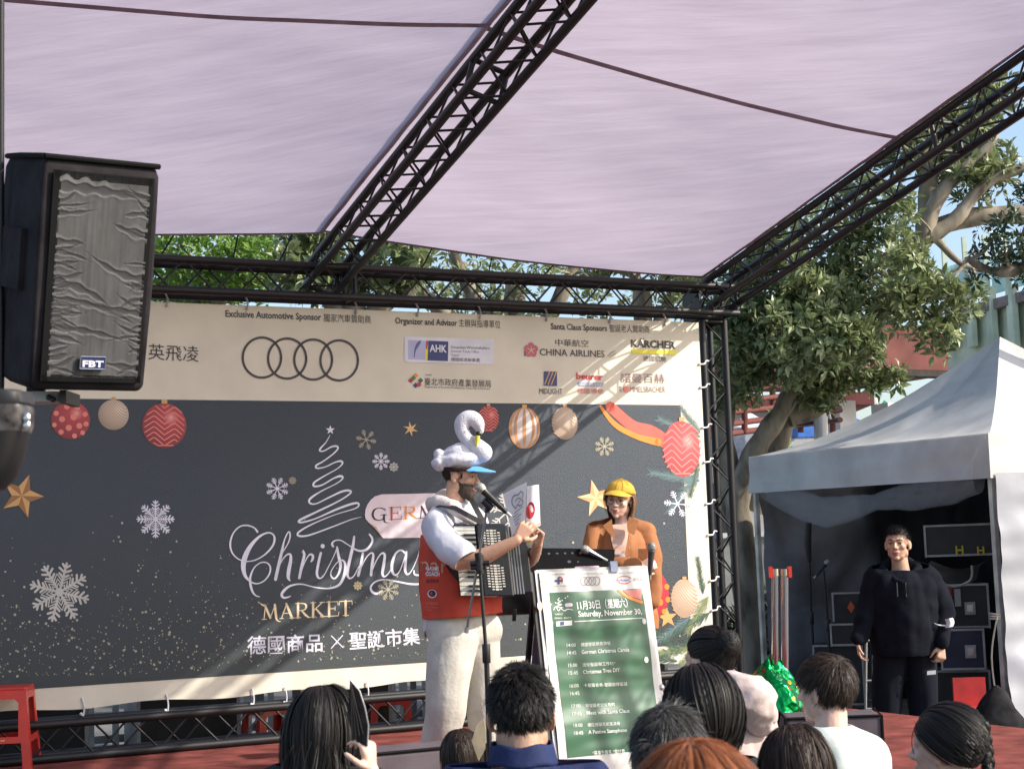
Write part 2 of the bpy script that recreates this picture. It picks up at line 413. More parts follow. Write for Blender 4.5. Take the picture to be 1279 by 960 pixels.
# ================================================================== PRINTED BANNER
BN = Sheet(S(0, .032, 0), EU, EZ)
if BN.n.dot(EN) < 0: BN.n = -BN.n
BN.o = S(0, .034, 0)
def rip(x, y):      # slack towards the lower hem
    k = max(0, (.55 - y)) / .55
    return .014 * k * math.sin(x * 9.3) + .007 * k * math.sin(x * 23 + 1)
BN.fn = rip
banner = thing('banner', 'large printed Christmas market banner hanging across the back of the stage', 'banner', S(uM, .03, 0))
bxy = BN.hit
M_cream = mat('banner_cream', (.72, .675, .555), .6, 0, .04, 3, .15, 160)
M_navy = None
def navy():
    m = bpy.data.materials.new('banner_night_print'); m.use_nodes = True; nt = m.node_tree; N = nt.nodes; L = nt.links; b = N['Principled BSDF']
    b.inputs['Roughness'].default_value = .5; b.inputs['Specular IOR Level'].default_value = .6
    tc = N.new('ShaderNodeTexCoord'); sp = N.new('ShaderNodeSeparateXYZ'); L.new(tc.outputs['Object'], sp.inputs[0])
    mr = N.new('ShaderNodeMapRange'); mr.inputs[1].default_value = .4; mr.inputs[2].default_value = 1.7; L.new(sp.outputs[2], mr.inputs[0])
    cr = N.new('ShaderNodeValToRGB'); cr.color_ramp.elements[0].color = (.030, .042, .043, 1); cr.color_ramp.elements[1].color = (.033, .050, .074, 1)
    L.new(mr.outputs[0], cr.inputs[0])
    nz = N.new('ShaderNodeTexNoise'); nz.inputs['Scale'].default_value = 1.1; nz.inputs['Detail'].default_value = 3; L.new(tc.outputs['Object'], nz.inputs['Vector'])
    n2 = N.new('ShaderNodeTexNoise'); n2.inputs['Scale'].default_value = 210; L.new(tc.outputs['Object'], n2.inputs['Vector'])
    mx = N.new('ShaderNodeMix'); mx.data_type = 'RGBA'; mx.inputs[7].default_value = (.044, .060, .076, 1)
    m2 = N.new('ShaderNodeMath'); m2.operation = 'MULTIPLY'; L.new(nz.outputs[0], m2.inputs[0]); m2.inputs[1].default_value = .5
    L.new(m2.outputs[0], mx.inputs[0]); L.new(cr.outputs[0], mx.inputs[6]); L.new(mx.outputs[2], b.inputs['Base Color'])
    bp = N.new('ShaderNodeBump'); bp.inputs['Strength'].default_value = .9; bp.inputs['Distance'].default_value = .006; L.new(n2.outputs[0], bp.inputs['Height']); L.new(bp.outputs[0], b.inputs['Normal'])
    return m
M_navy = navy()
xL = ULEFT + .1; xR = bxy(877, 500)[0]
zT0 = bxy(200, 377)[1]; uT0 = bxy(200, 377)[0]; zT1 = bxy(872, 403)[1]
ztop = (zT0 + zT1) / 2
zbot = bxy(300, 868)[1]
# hem heights measured from the photo
def hem(x): return zbot + .012 * math.sin(x * 6.4)
b = MB(); b.grid(lambda s, t: BN.w(xL + (xR - xL) * s, hem(xL + (xR - xL) * s) + (ztop - hem(xL + (xR - xL) * s)) * t, 0), 160, 30)
b.build('banner_cloth', M_cream, banner, smooth=True, angle=180)
xDR = bxy(854, 600)[0]; zDT = bxy(400, 501)[1]; zDB = bxy(320, 841)[1]
b = MB(); b.grid(lambda s, t: BN.w(xL + (xDR - xL) * s, zDB + (zDT - zDB) * t, .003), 150, 26)
b.build('printed_panel', M_navy, banner, angle=180, label='dark night blue printed field of the banner')
def pm(name, c, rough=.5): return mat('print_' + name, srgb(*c)[:3], rough, 0, .05, 6)
PW = pm('white', (225, 226, 240)); PG = pm('gold', (205, 160, 100)); PGD = pm('gold_dark', (150, 105, 62)); PGL = pm('gold_light', (238, 208, 150))
PINK = pm('dusk', (66, 56, 62)); PR = pm('red', (185, 50, 55)); PRD = pm('red_dark', (150, 40, 48)); PRL = pm('red_light', (226, 130, 118))
PC = pm('cream', (228, 208, 180)); PCD = pm('cream_shade', (188, 160, 132)); PY = pm('yellow', (232, 224, 60)); PB = pm('blue', (48, 62, 120)); PGR = pm('pine', (66, 92, 78)); PGR2 = pm('pine_blue', (96, 124, 128)); PGR3 = pm('pine_light', (128, 140, 96)); PSN = pm('snow_grey', (196, 196, 192)); POR = pm('orange', (232, 140, 50)); PSG = pm('sand', (226, 214, 170))
PSNG = pm('snow_gold', (176, 170, 148))
# ---- sponsor header
T = lambda *a, **k: BN.text(*a, parent=banner, **k)
def tx(body, x0, y0, x1, y1, H, m=PINK, off=.004, bold=0, label=None): return BN.text(body, x0, y0, x1, y1, off, m, banner, bold=bold, H=H, label=label)
tx('Exclusive Automotive Sponsor', 281.5, 395.5, 401, 400, 8.2, bold=.018)
tx('獨家汽車贊助商', 404, 402, 463, 404, 10.5)
tx('Organizer and Advisor', 493.5, 404, 571, 407, 7.6, bold=.018)
tx('主辦與指導單位', 573, 408, 625, 410, 10)
tx('Santa Claus Sponsors', 688, 411, 758, 413.5, 7.4, bold=.018)
tx('聖誕老人贊助商', 761, 414.5, 811, 416, 9.5)
tx('英飛凌', 185, 449, 248, 452, 20)
b = MB()
def ring(b, cx, cy, r, wd, off=.004, ry=None):
    pts = [(cx + r * math.cos(a), cy + (ry or r) * math.sin(a), wd) for a in (2 * math.pi * k / 48 for k in range(49))]
    BN.stroke(b, pts, off, smooth=False)
for cx, cy, rr in ((327, 446.5, 24), (358.5, 447.7, 23.8), (391, 449, 23.6), (423.5, 450, 23.4)): ring(b, cx, cy, rr, 3.0, ry=25)
b.build('printed_rings', PINK, banner, smooth=False, label='four interlocking dark rings printed on the cream header')
# trade office logo card
def quad(pts, m, off=.004, label=None, name='printed_shape'):
    b = MB(); BN.poly(b, pts[::-1], off); return b.build(name, m, banner, smooth=False, label=label)
quad([(505, 420), (616.5, 424), (616.5, 455), (505, 452)], pm('card', (222, 224, 234)), label='pale logo card on the header')
quad([(509.5, 424.5), (532, 425.5), (532, 449.5), (509.5, 448.5)], pm('violet', (182, 184, 222)), .005)
b = MB(); BN.stroke(b, [(517, 446, 1), (518, 438, 2), (521, 431, 4), (524, 427, 3), (525, 426, 1)], .006); b.build('printed_quill', pm('quill', (96, 98, 150)), banner, smooth=False)
quad([(532, 425.5), (535.5, 425.7), (533.5, 433), (533, 449.7), (531, 449.5)], pm('stripe_red', (190, 70, 80)), .006)
quad([(530.5, 436), (534, 436), (533.5, 449.6), (530.5, 449.5)], PY, .0065)
quad([(535, 425.5), (559.5, 426.5), (559, 451), (533.5, 450)], PB, .007)
tx('AHK', 536, 439, 557.5, 440, 8.5, PW, .009, bold=.03)
for i, s in enumerate(['Deutsches Wirtschaftsbüro', 'German Trade Office', 'Taipei', '德國經濟辦事處']):
    w = (48, 35, 10, 36)[i]; tx(s, 563, (435, 439.8, 444.6, 451)[i], 563 + w, (436.2, 440.8, 444.8, 452)[i], (3.2, 3, 2.9, 4.6)[i], PINK if i in (0, 3) else pm('slate', (112, 114, 140)), .006)
# city department logo
for i, (dx, dy, c) in enumerate([(0, -5, POR), (-6, 1, PR), (6, 1, PGR), (0, 7, PB), (-3, -2, pm('leaf', (70, 130, 70))), (4, 6, PR)]):
    cx, cy = 519 + dx, 474 + dy; k = 3.4
    quad([(cx, cy - k), (cx + k, cy), (cx, cy + k), (cx - k, cy)], c, .004 + i * .0004)
tx('TAIPEI', 530.5, 469, 539, 469.2, 1.8, PINK)
tx('臺北市政府產業發展局', 530, 481, 613, 484, 9.6, PINK)
tx('Department of Economic Development, Taipei City Government', 530.5, 483.3 + .6, 612, 486.4, 2.4, PINK)
# airline
b = MB()
for k in range(5):
    a = math.pi / 2 + k * 2 * math.pi / 5; BN.disc(b, 663 + 5 * math.cos(a), 437 - 5 * math.sin(a), 4.6, .004 + k * .0002)
b.build('printed_blossom', pm('plum', (196, 100, 118)), banner, smooth=False, label='pink plum blossom printed on the header')
b = MB(); BN.disc(b, 663, 437, 1.7, .006)
for k in range(5): a = math.pi / 2 + k * 2 * math.pi / 5; BN.stroke(b, [(663, 437, .8), (663 + 5 * math.cos(a), 437 - 5 * math.sin(a), .8)], .006, 2)
b.build('printed_stamens', PC, banner, smooth=False)
b = MB(); BN.stroke(b, [(655, 444, 1.5), (656, 441, 2.5), (654.5, 439, 1)], .004, 3); b.build('printed_leaf', PGR, banner, smooth=False)
tx('中華航空', 693.5, 432, 735, 433.5, 9, PINK)
tx('CHINA AIRLINES', 674, 443.5, 755, 446, 8.2, PINK, bold=.008)
b = MB(); BN.stroke(b, [(759, 445, 1), (764, 440, 1.5), (768, 438.5, 1)], .004, 4); BN.stroke(b, [(761, 446, .8), (767, 442, 1.4), (769, 441, .6)], .004, 4); b.build('printed_swoosh', pm('grey', (168, 160, 150)), banner, smooth=False)
tx('KARCHER', 788, 433, 843.5, 435.2, 8.8, pm('coal', (48, 44, 44)), bold=.035)
for xx in (800.2, 803.6):
    b = MB(); BN.disc(b, xx, 423.2, .9, .004); b.build('printed_dot', pm('coal', (48, 44, 44)), banner, smooth=False)
quad([(789, 435.6), (845, 437.8), (845, 443), (789, 441.2)], PY, .004, 'yellow bar printed under a sponsor name')
tx('德國凱馳', 803, 451, 832, 451.8, 6.8, PINK)
quad([(679, 463.5), (695.5, 464), (695.5, 482), (679, 481.5)], PB, .004)
b = MB()
for k in range(3): BN.stroke(b, [(680 + k * 4.2, 480, 1.8), (683 + k * 4.2, 472, 1.2), (686 + k * 4.2, 464.5, 1.8)], .006, 4)
b.build('printed_stripes', PG, banner, smooth=False)
tx('MIDLIGHT', 673.5, 491.5, 702, 492, 6.6, PINK)
tx('beurer', 719.5, 473, 753, 474.2, 7.4, pm('crimson', (196, 40, 62)), bold=.03)
quad([(721, 477.4), (754, 478), (752, 482.6), (723, 482.2)], pm('ribbon_blue', (150, 156, 190)), .004)
tx('德國居家保健專家', 724, 481.6, 751, 482, 3.2, PW, .006)
tx('德國博依', 721, 491.3, 754, 492, 6.6, pm('crimson2', (190, 80, 80)))
tx('諾曼百赫', 775, 477.5, 830, 478.6, 12, pm('mauve', (140, 112, 120)))
tx('R', 774, 489.6, 777.6, 489.6, 7.4, pm('mauve', (140, 112, 120)))
b = MB(); BN.disc(b, 782, 486, 4.2, .004); b.build('printed_disc', PRL, banner, smooth=False)
tx('MMELSBACHER', 787, 489.3, 831, 489.8, 6.8, pm('mauve', (140, 112, 120)))
# ---- script lettering
def cs(b, pts, off=.006, ox=280, oy=640, k=4.919, n=8): BN.stroke(b, [(ox + x / k, oy + y / k, w / k) for x, y, w in pts], off, n)
b = MB()
C_ = [(203, 117, 13), (182, 92, 9), (140, 78, 9), (95, 85, 8), (55, 125, 9), (36, 185, 12), (45, 240, 10), (80, 280, 8), (130, 298, 7), (190, 290, 7), (250, 255, 9), (295, 205, 13), (308, 160, 13), (295, 130, 9), (260, 124, 9), (210, 150, 15), (160, 205, 24), (127, 270, 32), (116, 330, 30), (127, 385, 20), (160, 422, 10), (200, 435, 7), (243, 418, 8), (275, 378, 10), (282, 335, 10), (262, 308, 8), (225, 306, 7), (185, 335, 8), (160, 390, 12), (160, 440, 16), (173, 485, 13), (193, 508, 8), (215, 515, 6)]
h_ = [(314, 408, 20), (330, 335, 20), (352, 240, 17), (368, 170, 9), (388, 125, 8), (400, 119, 9), (403, 145, 10), (392, 185, 7), (355, 250, 5), (338, 300, 5)]
h2 = [(322, 390, 6), (345, 310, 6), (378, 262, 8), (404, 256, 13), (407, 290, 20), (396, 350, 24), (392, 395, 20), (402, 416, 9)]
r_ = [(483, 232, 9), (490, 260, 17), (474, 330, 18), (460, 400, 17)]; r2 = [(468, 375, 5), (495, 300, 6), (522, 258, 10), (542, 262, 15), (541, 285, 16), (532, 300, 9)]
i_ = [(592, 248, 16), (576, 315, 17), (568, 375, 16), (583, 402, 11), (608, 388, 7), (640, 330, 5), (672, 265, 5), (692, 215, 8)]
s_ = [(692, 212, 13), (700, 262, 17), (713, 320, 20), (702, 372, 14), (678, 403, 9), (657, 392, 10), (655, 362, 7), (680, 320, 5), (712, 290, 6), (738, 305, 15), (742, 350, 19), (730, 400, 19), (700, 445, 15), (640, 464, 9), (560, 458, 7), (470, 438, 8), (402, 450, 13), (362, 482, 17), (352, 508, 16), (370, 522, 12), (407, 512, 5)]
t_ = [(797, 147, 13), (788, 210, 19), (765, 310, 20), (755, 375, 17), (768, 402, 11), (795, 388, 7), (825, 330, 6)]
tb = [(668, 207, 13), (660, 190, 12), (678, 172, 8), (715, 170, 7), (765, 200, 6), (820, 232, 12), (868, 228, 15), (900, 195, 14), (908, 160, 14), (890, 132, 9)]
m_ = [(850, 250, 15), (838, 320, 18), (822, 385, 18)]; m2 = [(830, 365, 5), (862, 290, 6), (895, 250, 8), (914, 256, 14), (908, 310, 19), (900, 382, 17)]
m3 = [(904, 368, 5), (930, 300, 6), (962, 252, 9), (984, 258, 15), (978, 320, 20), (970, 372, 17), (982, 392, 11), (1008, 372, 6), (1030, 330, 5)]
a_ = [(1112, 250, 13), (1085, 230, 10), (1052, 250, 13), (1030, 310, 19), (1030, 358, 18), (1050, 382, 12), (1078, 355, 6), (1112, 262, 8)]; a2 = [(1118, 240, 12), (1112, 310, 18), (1110, 355, 17), (1125, 378, 10), (1150, 355, 6), (1180, 290, 5), (1196, 240, 8)]
z_ = [(1196, 240, 12), (1208, 290, 17), (1220, 340, 17), (1200, 380, 11), (1168, 378, 10), (1165, 355, 8)]
w_ = [(968, 478, 8), (935, 497, 14), (905, 482, 15), (900, 452, 11), (930, 422, 8), (985, 410, 7), (1060, 422, 9), (1150, 438, 11), (1240, 432, 9), (1330, 400, 7), (1400, 350, 5)]
for q in (C_, h_, h2, r_, r2, i_, s_, t_, tb, m_, m2, m3, a_, a2, z_, w_): cs(b, q)
BN.disc(b, 280 + 603 / 4.919, 640 + 205 / 4.919, 2.7, .006)
b.build('printed_script', PW, banner, smooth=False, label='white brush script reading Christmas')
b = MB()
tr = [(648, 115, 3), (622, 160, 6), (592, 193, 10), (586, 210, 9), (612, 211, 7), (655, 187, 9), (688, 182, 11), (697, 197, 10), (665, 232, 8), (603, 277, 8), (564, 300, 11), (568, 317, 10), (617, 310, 7), (680, 281, 8), (716, 274, 12), (724, 290, 10), (690, 322, 6), (605, 370, 8), (552, 405, 12), (552, 428, 12), (600, 420, 9), (670, 380, 9), (712, 366, 14), (727, 378, 10), (690, 410, 6), (595, 458, 8), (528, 503, 13), (524, 530, 12), (562, 535, 8), (640, 498, 9), (722, 460, 12), (768, 455, 13), (772, 472, 10), (700, 520, 9), (560, 588, 12), (464, 635, 14), (472, 650, 11), (560, 626, 8), (700, 565, 13), (800, 532, 13), (826, 541, 10), (800, 565, 7), (680, 602, 5), (540, 660, 8), (458, 708, 12), (457, 732, 12), (520, 728, 10), (660, 678, 8), (780, 632, 5), (840, 617, 2)]
cs(b, tr, oy=520)
b.build('printed_tree', PW, banner, smooth=False, label='white scribbled Christmas tree line')
def star3(name, cx, cy, r, n, rot, inner, m1, m2, off=.006, label=None):
    """folded paper star print: light and dark facets"""
    pts = []
    for k in range(2 * n):
        a = rot + math.pi / 2 + k * math.pi / n; q = r if k % 2 == 0 else r * inner; pts.append((cx + q * math.cos(a), cy - q * math.sin(a)))
    c = BN.w(*BN.hit(cx, cy), off); vs = [BN.w(*BN.hit(*p), off) for p in pts]; b = MB()
    for k in range(2 * n):
        b.cur = k % 2; b.add([c, vs[k], vs[(k + 1) % (2 * n)]], [(0, 1, 2)])
    return b.build(name, [m1, m2], banner, smooth=False, label=label)
star3('printed_star', 412.2, 536.8, 6, 5, 0, .4, PW, PW, label='small white star on top of the printed tree')
star3('printed_star', 27, 619, 28, 5, -.35, .45, PG, PGD, label='golden star print at the left edge')
star3('printed_star', 512.5, 535.5, 9.6, 6, .2, .34, PG, PGL, label='tiny six pointed gold star')
star3('printed_star', 744, 622, 24, 5, .25, .38, pm('star_orange', (232, 160, 112)), PGL, label='pale orange star print behind the cap')
star3('printed_star', 833, 771, 13, 5, .1, .42, pm('star_amber', (226, 160, 92)), PG, label='small amber star on pine print')
# badge
b = MB(); ox, oy, k = 280, 520, 4.919
bd = [(862, 605), (866, 570), (878, 540), (898, 512), (925, 490), (965, 478), (1245, 472), (1400, 470), (1460, 480), (1500, 510), (1520, 550), (1526, 600), (1510, 645), (1420, 740), (975, 747), (958, 728), (925, 688), (885, 650), (866, 628)]
BN.poly(b, [(ox + x / k, oy + y / k) for x, y in bd][::-1], .008); b.build('printed_badge', pm('badge', (222, 208, 216)), banner, smooth=False, label='pale pink badge behind the name GERMAN')
b = MB(); BN.poly(b, [(ox + x / k, oy + y / k) for x, y in [(885, 650), (935, 680), (958, 728), (925, 688)]][::-1], .0095); b.build('printed_fold', PCD, banner, smooth=False)
# serif capitals
GL = {
 'G': ([[(.88, .80, .05), (.70, .96, .07), (.45, .99, .06), (.2, .85, .15), (.1, .5, .19), (.2, .16, .15), (.45, .01, .07), (.68, .05, .07), (.80, .2, .10)], [(.89, .70, .03), (.89, .93, .05)], [(.82, .42, .17), (.82, .02, .15), (.86, -.14, .10), (1.0, -.22, .06), (1.15, -.22, .03)], [(.6, .43, .045), (1.0, .43, .045)]], 1.08),
 'E': ([[(.22, .02, .17), (.22, .98, .17)], [(.05, .98, .05), (.8, .98, .05)], [(.05, .02, .05), (.85, .02, .05)], [(.22, .52, .05), (.62, .52, .05)], [(.8, .98, .03), (.82, .76, .06)], [(.83, .02, .03), (.87, .26, .06)], [(.62, .4, .05), (.62, .64, .05)]], .9),
 'R': ([[(.22, .02, .17), (.22, .98, .17)], [(.05, .98, .05), (.5, .98, .05), (.72, .88, .12), (.76, .72, .15), (.68, .56, .1), (.45, .5, .05), (.25, .5, .05)], [(.45, .5, .10), (.7, .2, .16), (.92, .02, .10), (1.02, .0, .03)], [(.05, .02, .05), (.4, .02, .05)]], 1.0),
 'M': ([[(.16, .02, .06), (.24, .95, .08)], [(.22, .95, .15), (.56, .1, .15)], [(.56, .05, .05), (.92, .95, .06)], [(.9, .97, .17), (.98, .02, .17)], [(.0, .02, .05), (.32, .02, .05)], [(.82, .02, .05), (1.14, .02, .05)]], 1.22),
 'A': ([[(.12, .02, .06), (.46, .98, .08)], [(.44, 1.0, .15), (.82, .02, .18)], [(.24, .36, .05), (.66, .36, .05)], [(.0, .02, .05), (.26, .02, .05)], [(.66, .02, .05), (1.0, .02, .05)]], 1.0),
 'N': ([[(.18, .02, .06), (.18, .95, .07)], [(.14, .97, .14), (.84, .05, .16)], [(.86, .02, .06), (.86, .97, .06)], [(.03, .02, .05), (.34, .02, .05)], [(.7, .98, .05), (1.0, .98, .05)], [(.02, .98, .05), (.2, .98, .05)]], 1.06),
 'K': ([[(.22, .02, .17), (.22, .98, .17)], [(.05, .98, .05), (.4, .98, .05)], [(.05, .02, .05), (.4, .02, .05)], [(.82, .97, .06), (.3, .48, .07)], [(.4, .58, .1), (.85, .04, .18)], [(.66, .98, .05), (1.0, .98, .05)], [(.68, .02, .05), (1.04, .02, .05)]], 1.06),
 'T': ([[(.42, .02, .17), (.42, .98, .17)], [(.02, .98, .05), (.84, .98, .05)], [(.02, .98, .03), (.0, .74, .05)], [(.84, .98, .03), (.86, .74, .05)], [(.24, .02, .05), (.6, .02, .05)]], .88),
 'm': ([[(.18, .02, .06), (.28, .97, .09)], [(-.1, 1.14, .03), (.05, 1.02, .10), (.26, .93, .17)], [(.24, .96, .16), (.60, .1, .15)], [(.58, .05, .05), (.92, .95, .06)], [(.9, .97, .16), (.98, .2, .17), (1.02, -.02, .12), (1.16, -.16, .07), (1.3, -.17, .03)], [(.05, .02, .05), (.34, .02, .05)]], 1.22)}
def serif(word, x0, y0, x1, y1, H, cols, off, sheet=BN, parent=banner, name='printed_letter'):
    tot = sum(GL[c][1] for c in word); x = 0; out = []
    for c, m in zip(word, cols):
        b = MB(); st, adv = GL[c]
        for s in st:
            q = []
            for a, d, w in s:
                f = (x + a) / tot; X = x0 + (x1 - x0) * f; Y = y0 + (y1 - y0) * f
                q.append((X, Y - d * H, w * H))
            sheet.stroke(b, q, off, 6, smooth=len(q) > 2)
        out.append(b.build(name, m, parent, smooth=False)); x += adv
    return out
PK = pm('ink', (44, 34, 48)); 
serif('GERMAN', 463, 650, 586, 644, 15.5, [PK, pm('rust', (176, 60, 40)), POR, PK, pm('rust', (176, 60, 40)), POR], .0105)
MKT = pm('market_gold', (240, 222, 184))
serif('mARKET', 326, 773.5, 440, 768, 18.5, [MKT] * 6, .006)
tx('德國商品', 308.5, 817, 402.5, 813, 22.5, PW, .006, bold=.012)
tx('聖誕市集', 436.5, 811, 524.5, 804, 21.5, PW, .006, bold=.012)
b = MB(); BN.stroke(b, [(413.5, 793.5, 1.3), (428, 808, 1.3)], .006, 2); BN.stroke(b, [(427.5, 793, 1.3), (413.5, 809, 1.3)], .006, 2); b.build('printed_cross', PW, banner, smooth=False)
# ---- snowflakes
def flake(cx, cy, r, m, kind=0, n=8, rot=0, label=None, off=.006):
    b = MB(); w = max(1.0, r * .075)
    for k in range(n):
        a = rot + 2 * math.pi * k / n; dx, dy = math.cos(a), math.sin(a); px_, py_ = -dy, dx
        L = r
        BN.stroke(b, [(cx, cy, w), (cx + dx * L, cy + dy * L, w)], off, 1, smooth=False)
        for f, l in ((.95, .12), (.8, .2), (.62, .16)):
            for sg in (-1, 1):
                BN.stroke(b, [(cx + dx * L * (f - .12), cy + dy * L * (f - .12), w), (cx + dx * L * f + px_ * sg * l * r, cy + dy * L * f + py_ * sg * l * r, w)], off + .0003, 1, smooth=False)
        if kind == 1:
            for q in (.62, .45, .3):
                a2 = a + math.pi / n; p1 = (cx + dx * L * q * .62, cy + dy * L * q * .62); p2 = (cx + math.cos(a2) * L * q, cy + math.sin(a2) * L * q); a3 = a + 2 * math.pi / n; p3 = (cx + math.cos(a3) * L * q * .62, cy + math.sin(a3) * L * q * .62)
                BN.stroke(b, [(*p1, w * .7), (*p2, w * .7), (*p3, w * .7)], off + .0006, 1, smooth=False)
    BN.disc(b, cx, cy, r * .14, off + .001, seg=10)
    b.build('printed_snowflake', m, banner, smooth=False, label=label)
flake(74, 739, 37, PSN, 1, 8, .25, 'largest snowflake print, silver grey')
flake(194, 648, 23, PW, 1, 8, 0, 'crisp white snowflake print')
flake(346, 610, 14, PW, 0, 8, .39); flake(365, 600, 4.5, PSNG, 0, 8); flake(457, 549, 12.5, PSNG, 0, 6, .2); flake(475.5, 576, 10.5, PW, 0, 8); flake(491.5, 583, 5.5, PSN, 0, 8)
flake(446.5, 731, 5.2, PSG, 0, 8); flake(484.5, 736, 13.5, PSNG, 0, 8, .39); flake(754.5, 557.5, 12, PSNG, 0, 8, .39); flake(846, 629, 17, PW, 0, 6, .1)
flake(632, 640, 24, PSN, 0, 6, .3, 'silver snowflake print behind the song sheets')
# ---- baubles
def bauble(cx, cy, r, base, shade, hi, pat, cap=PG, ry=None, off=.006, label=None):
    ry = ry or r
    b = MB(); sy = ry / r
    BN.disc(b, cx, cy, r, off, seg=40, sy=sy); b.build('printed_bauble', ball_print(base, shade, hi, cx, cy, r), banner, smooth=False, label=label)
    b = MB(); pat(b, cx, cy, r, ry); tag(b.build('printed_pattern', pat.m, banner, smooth=False), kind='stuff')
    b = MB(); BN.poly(b, [(cx - r * .13, cy - ry + .5), (cx + r * .13, cy - ry + .5), (cx + r * .13, cy - ry - r * .17), (cx - r * .13, cy - ry - r * .17)], off + .003); b.build('printed_cap', cap, banner, smooth=False)
_bp = {}
def ball_print(base, shade, hi, cx, cy, r):
    m = bpy.data.materials.new('bauble_print'); m.use_nodes = True; nt = m.node_tree; N = nt.nodes; L = nt.links; b = N['Principled BSDF']; b.inputs['Roughness'].default_value = .5
    tc = N.new('ShaderNodeTexCoord'); hx = BN.w(*BN.hit(cx + r * .3, cy - r * .35)) - _W[banner.name].translation
    vm = N.new('ShaderNodeVectorMath'); vm.operation = 'DISTANCE'; L.new(tc.outputs['Object'], vm.inputs[0]); vm.inputs[1].default_value = hx
    rr = r * (BN.w(*BN.hit(cx, cy)) - CAMP).dot(_F) / FPX
    mr = N.new('ShaderNodeMapRange'); mr.inputs[2].default_value = rr * 1.35; L.new(vm.outputs['Value'], mr.inputs[0])
    cr = N.new('ShaderNodeValToRGB'); e = cr.color_ramp.elements; e[0].color = srgb(*hi); e[1].color = srgb(*shade); e[1].position = 1; q = e.new(.28); q.color = srgb(*base); q = e.new(.12); q.color = srgb(*[(a + c) / 2 for a, c in zip(hi, base)])
    L.new(mr.outputs[0], cr.inputs[0]); L.new(cr.outputs[0], b.inputs['Base Color']); return m
def pat_dots(m):
    def f(b, cx, cy, r, ry):
        for (x, y) in ((-.75, -.35), (-.2, -.7), (.35, -.65), (.75, -.3), (-.45, -.05), (.15, -.15), (.8, .2), (-.85, .25), (-.1, .4), (.45, .3), (-.5, .62), (.2, .82), (.62, .66)):
            q = math.sqrt(max(.05, 1 - (x * x + y * y))); BN.disc(b, cx + x * r, cy + y * ry, r * .17 * (.55 + .45 * q), .0075, seg=10)
    f.m = m; return f
def pat_chev(m, w=.07):
    def f(b, cx, cy, r, ry):
        for k in range(-4, 5):
            pts = []
            for j in range(-10, 11):
                x = j / 10 * .97; z = .17 * (1 - abs(((x * 2.2 + 5) % 2) - 1) * 2) + k * .24 + .1 * x
                if x * x + z * z < .93: pts.append((cx + x * r, cy + z * ry, w * r))
            if len(pts) > 3: BN.stroke(b, pts, .0075, 1, smooth=False)
    f.m = m; return f
def pat_lat(m, w=.06, n=9):
    def f(b, cx, cy, r, ry):
        for k in range(-n, n + 1):
            pts = []
            for j in range(-12, 13):
                x = j / 12; z = k * 1.8 / n + .5 * x + .25 * math.sin(x * 2.5)
                if x * x + z * z < .93: pts.append((cx + x * r, cy + z * ry, w * r))
            if len(pts) > 3: BN.stroke(b, pts, .0075, 1, smooth=False)
    f.m = m; return f
def pat_mer(m, w=.16):
    def f(b, cx, cy, r, ry):
        for k in (-.8, -.52, .0, .52, .8):
            pts = [(cx + k * r * math.cos(t), cy + ry * math.sin(t), w * r * math.cos(t) * (1.4 if k == 0 else 1) + .3) for t in (math.pi * (j / 14 - .5) * .96 for j in range(15))]
            BN.stroke(b, pts, .0075, 1, smooth=False)
    f.m = m; return f
RB = ((178, 62, 70), (128, 44, 54), (235, 170, 160)); CB = ((214, 196, 180), (150, 130, 118), (240, 232, 222))
bauble(88, 524.5, 24, *RB, pat_dots(PRL), label='red bauble print with pale dots')
bauble(141.5, 518, 19, *CB, pat_lat(PCD), label='cream striped bauble print at left')
bauble(205, 531.5, 28, *RB, pat_chev(PRL, .05), label='large red chevron bauble print at left')
bauble(609.5, 523, 14.5, *RB, pat_chev(PRL, .06), ry=16.5)
bauble(654.5, 534.5, 22, (220, 214, 214), (170, 160, 160), (245, 240, 235), pat_mer(pm('bronze', (186, 132, 84))), ry=25.5, label='white bauble print with bronze meridian bands')
bauble(705, 528.5, 18, *CB, pat_lat(PCD), ry=20.5)
bauble(851, 560.5, 27, (226, 84, 92), (190, 62, 74), (246, 190, 184), pat_chev(PRL, .07), ry=35, label='big coral chevron bauble print at right')
bauble(812, 742, 27, (206, 40, 60), (160, 30, 50), (240, 170, 170), pat_dots(POR), ry=32)
bauble(854, 747, 19, (222, 200, 178), (180, 150, 128), (240, 230, 215), pat_lat(PCD), ry=24, label='cream ridged bauble print among pine twigs')
